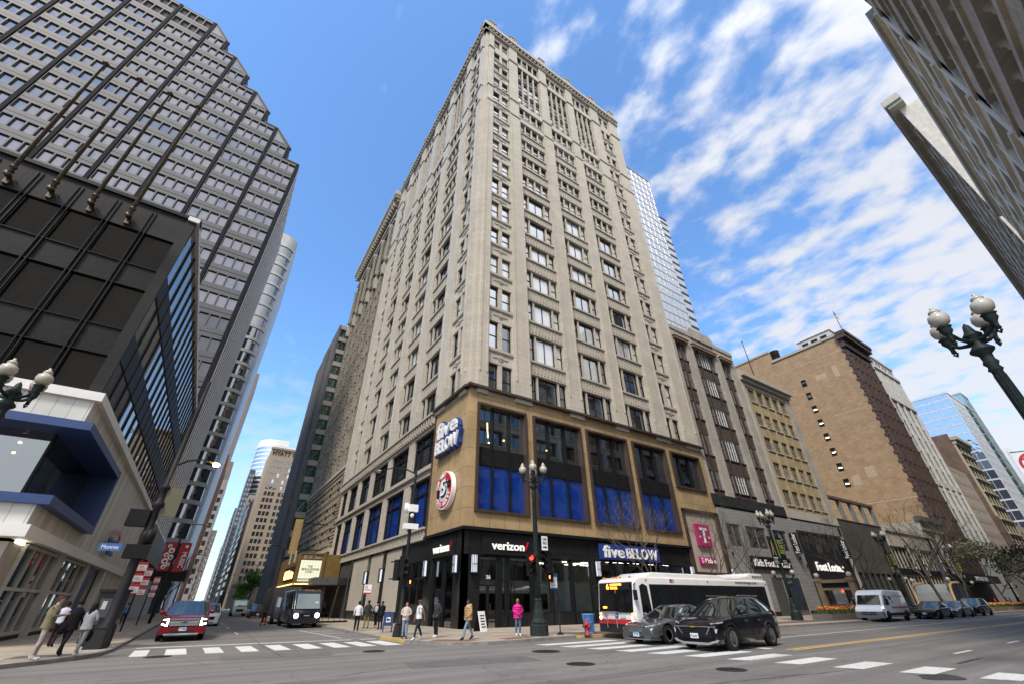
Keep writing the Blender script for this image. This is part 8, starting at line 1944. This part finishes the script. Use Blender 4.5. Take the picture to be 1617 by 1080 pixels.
person('person in white tee shirt, brown cap and dark jeans stepping off the kerb', (9.0, 21.35, CURB), radians(-165), 1.56, 'brown', wh, dj, WS, None, 'walk', ('swingb', 'down'), hat=C_('brown_cap', (.09, .04, .03)), sleeves=False, bag='back')
person('person in a dark grey hooded top and black trousers standing before the side shop window', (10.35, 22.3, CURB), radians(-170), 1.64, 'dark', dg_, bk, WS, HB, 'stand', 'pocket', coat='jacket', hood=dg_)
person('person in a tan puffer jacket and light jeans striding left along the kerb', (10.85, 19.95, CURB), radians(175), 1.58, 'dark', C_('tan_puffer', (.40, .26, .12)), lj, BS, HB, 'walk', 'pocket', coat='puffer', hood=C_('tan_puffer', (.40, .26, .12)), longhair=False)
person('person in a bright pink coat and jeans left of the corner lamp post', (14.05, 20.55, CURB), radians(-112), 1.58, 'brown', C_('hot_pink', (.62, .01, .22)), ja, WS, HBL, 'stand', 'front', coat='puffer')
GP_ = 'pedestrians by the pale side wall'
person('person in a white shirt and dark trousers seen from behind by the no parking post', (8.75, 30.4, CURB), radians(80), 1.56, 'dark', wh, bk, BS, HB, 'stand', 'down', group=GP_)
person('person with a yellow and grey backpack behind the white shirted one', (9.75, 33.8, CURB), radians(80), 1.55, 'dark', dg_, bk, BS, HB, 'stand', 'down', bag=('back', C_('mustard', (.45, .24, .03))), group=GP_)
person('person in a dark bomber jacket and khaki trousers on the side pavement', (10.2, 33.2, CURB), radians(90), 1.62, 'dark', dg_, C_('khaki', (.17, .125, .06)), BS, HB, 'step', 'pocket', coat='jacket', group=GP_)
person('person with a white and grey backpack and black cap on the side pavement', (10.9, 33.4, CURB), radians(60), 1.56, 'light', bk, bk, WS, None, 'walk', 'down', hat=bk, bag=('back', C_('silver', (.35, .34, .38))), group=GP_)
person('person dressed in black left of the blue mail box', (10.5, 31.2, CURB), radians(100), 1.56, 'brown', bk, bk, BS, HBR, 'stand', 'front', coat='jacket', group=GP_)
person('delivery person in brown top and shorts walking in the left-hand roadway', (5.35, 46.2, 0), radians(-60), 1.62, 'dark', C_('parcel_brown', (.05, .025, .015)), C_('parcel_brown', (.05, .025, .015)), BS, HB, 'step', 'front', shorts=True, sleeves=False)
person('person in a grey coat at the foot of the subway portal', (53.6, 20.6, CURB), radians(-160), 1.65, 'light', C_('warm_grey', (.16, .15, .14)), bk, BS, HBR, 'stand', 'pocket', coat='coat')
person('person in black with a yellow sash leaning by the last parked car', (78.5, 18.4, CURB), radians(-150), 1.7, 'brown', bk, bk, BS, HB, 'stand', 'front', coat='jacket', bag=('back', C_('mustard', (.45, .24, .03))))
for i, (x, y, c, l) in enumerate(((112, 22.5, (.4, .08, .05), 'rust red'), (119, 22.0, (.08, .2, .45), 'blue'), (121, 22.8, (.5, .15, .2), 'pink red'), (128, 22.4, (.5, .45, .3), 'pale yellow'))):
    person('distant person in a %s top on the far right pavement' % l, (x, y, CURB), radians(-100+30*i), 1.68, 'brown', C_('far_%d' % i, c), dj, BS, HB, 'step', 'down')
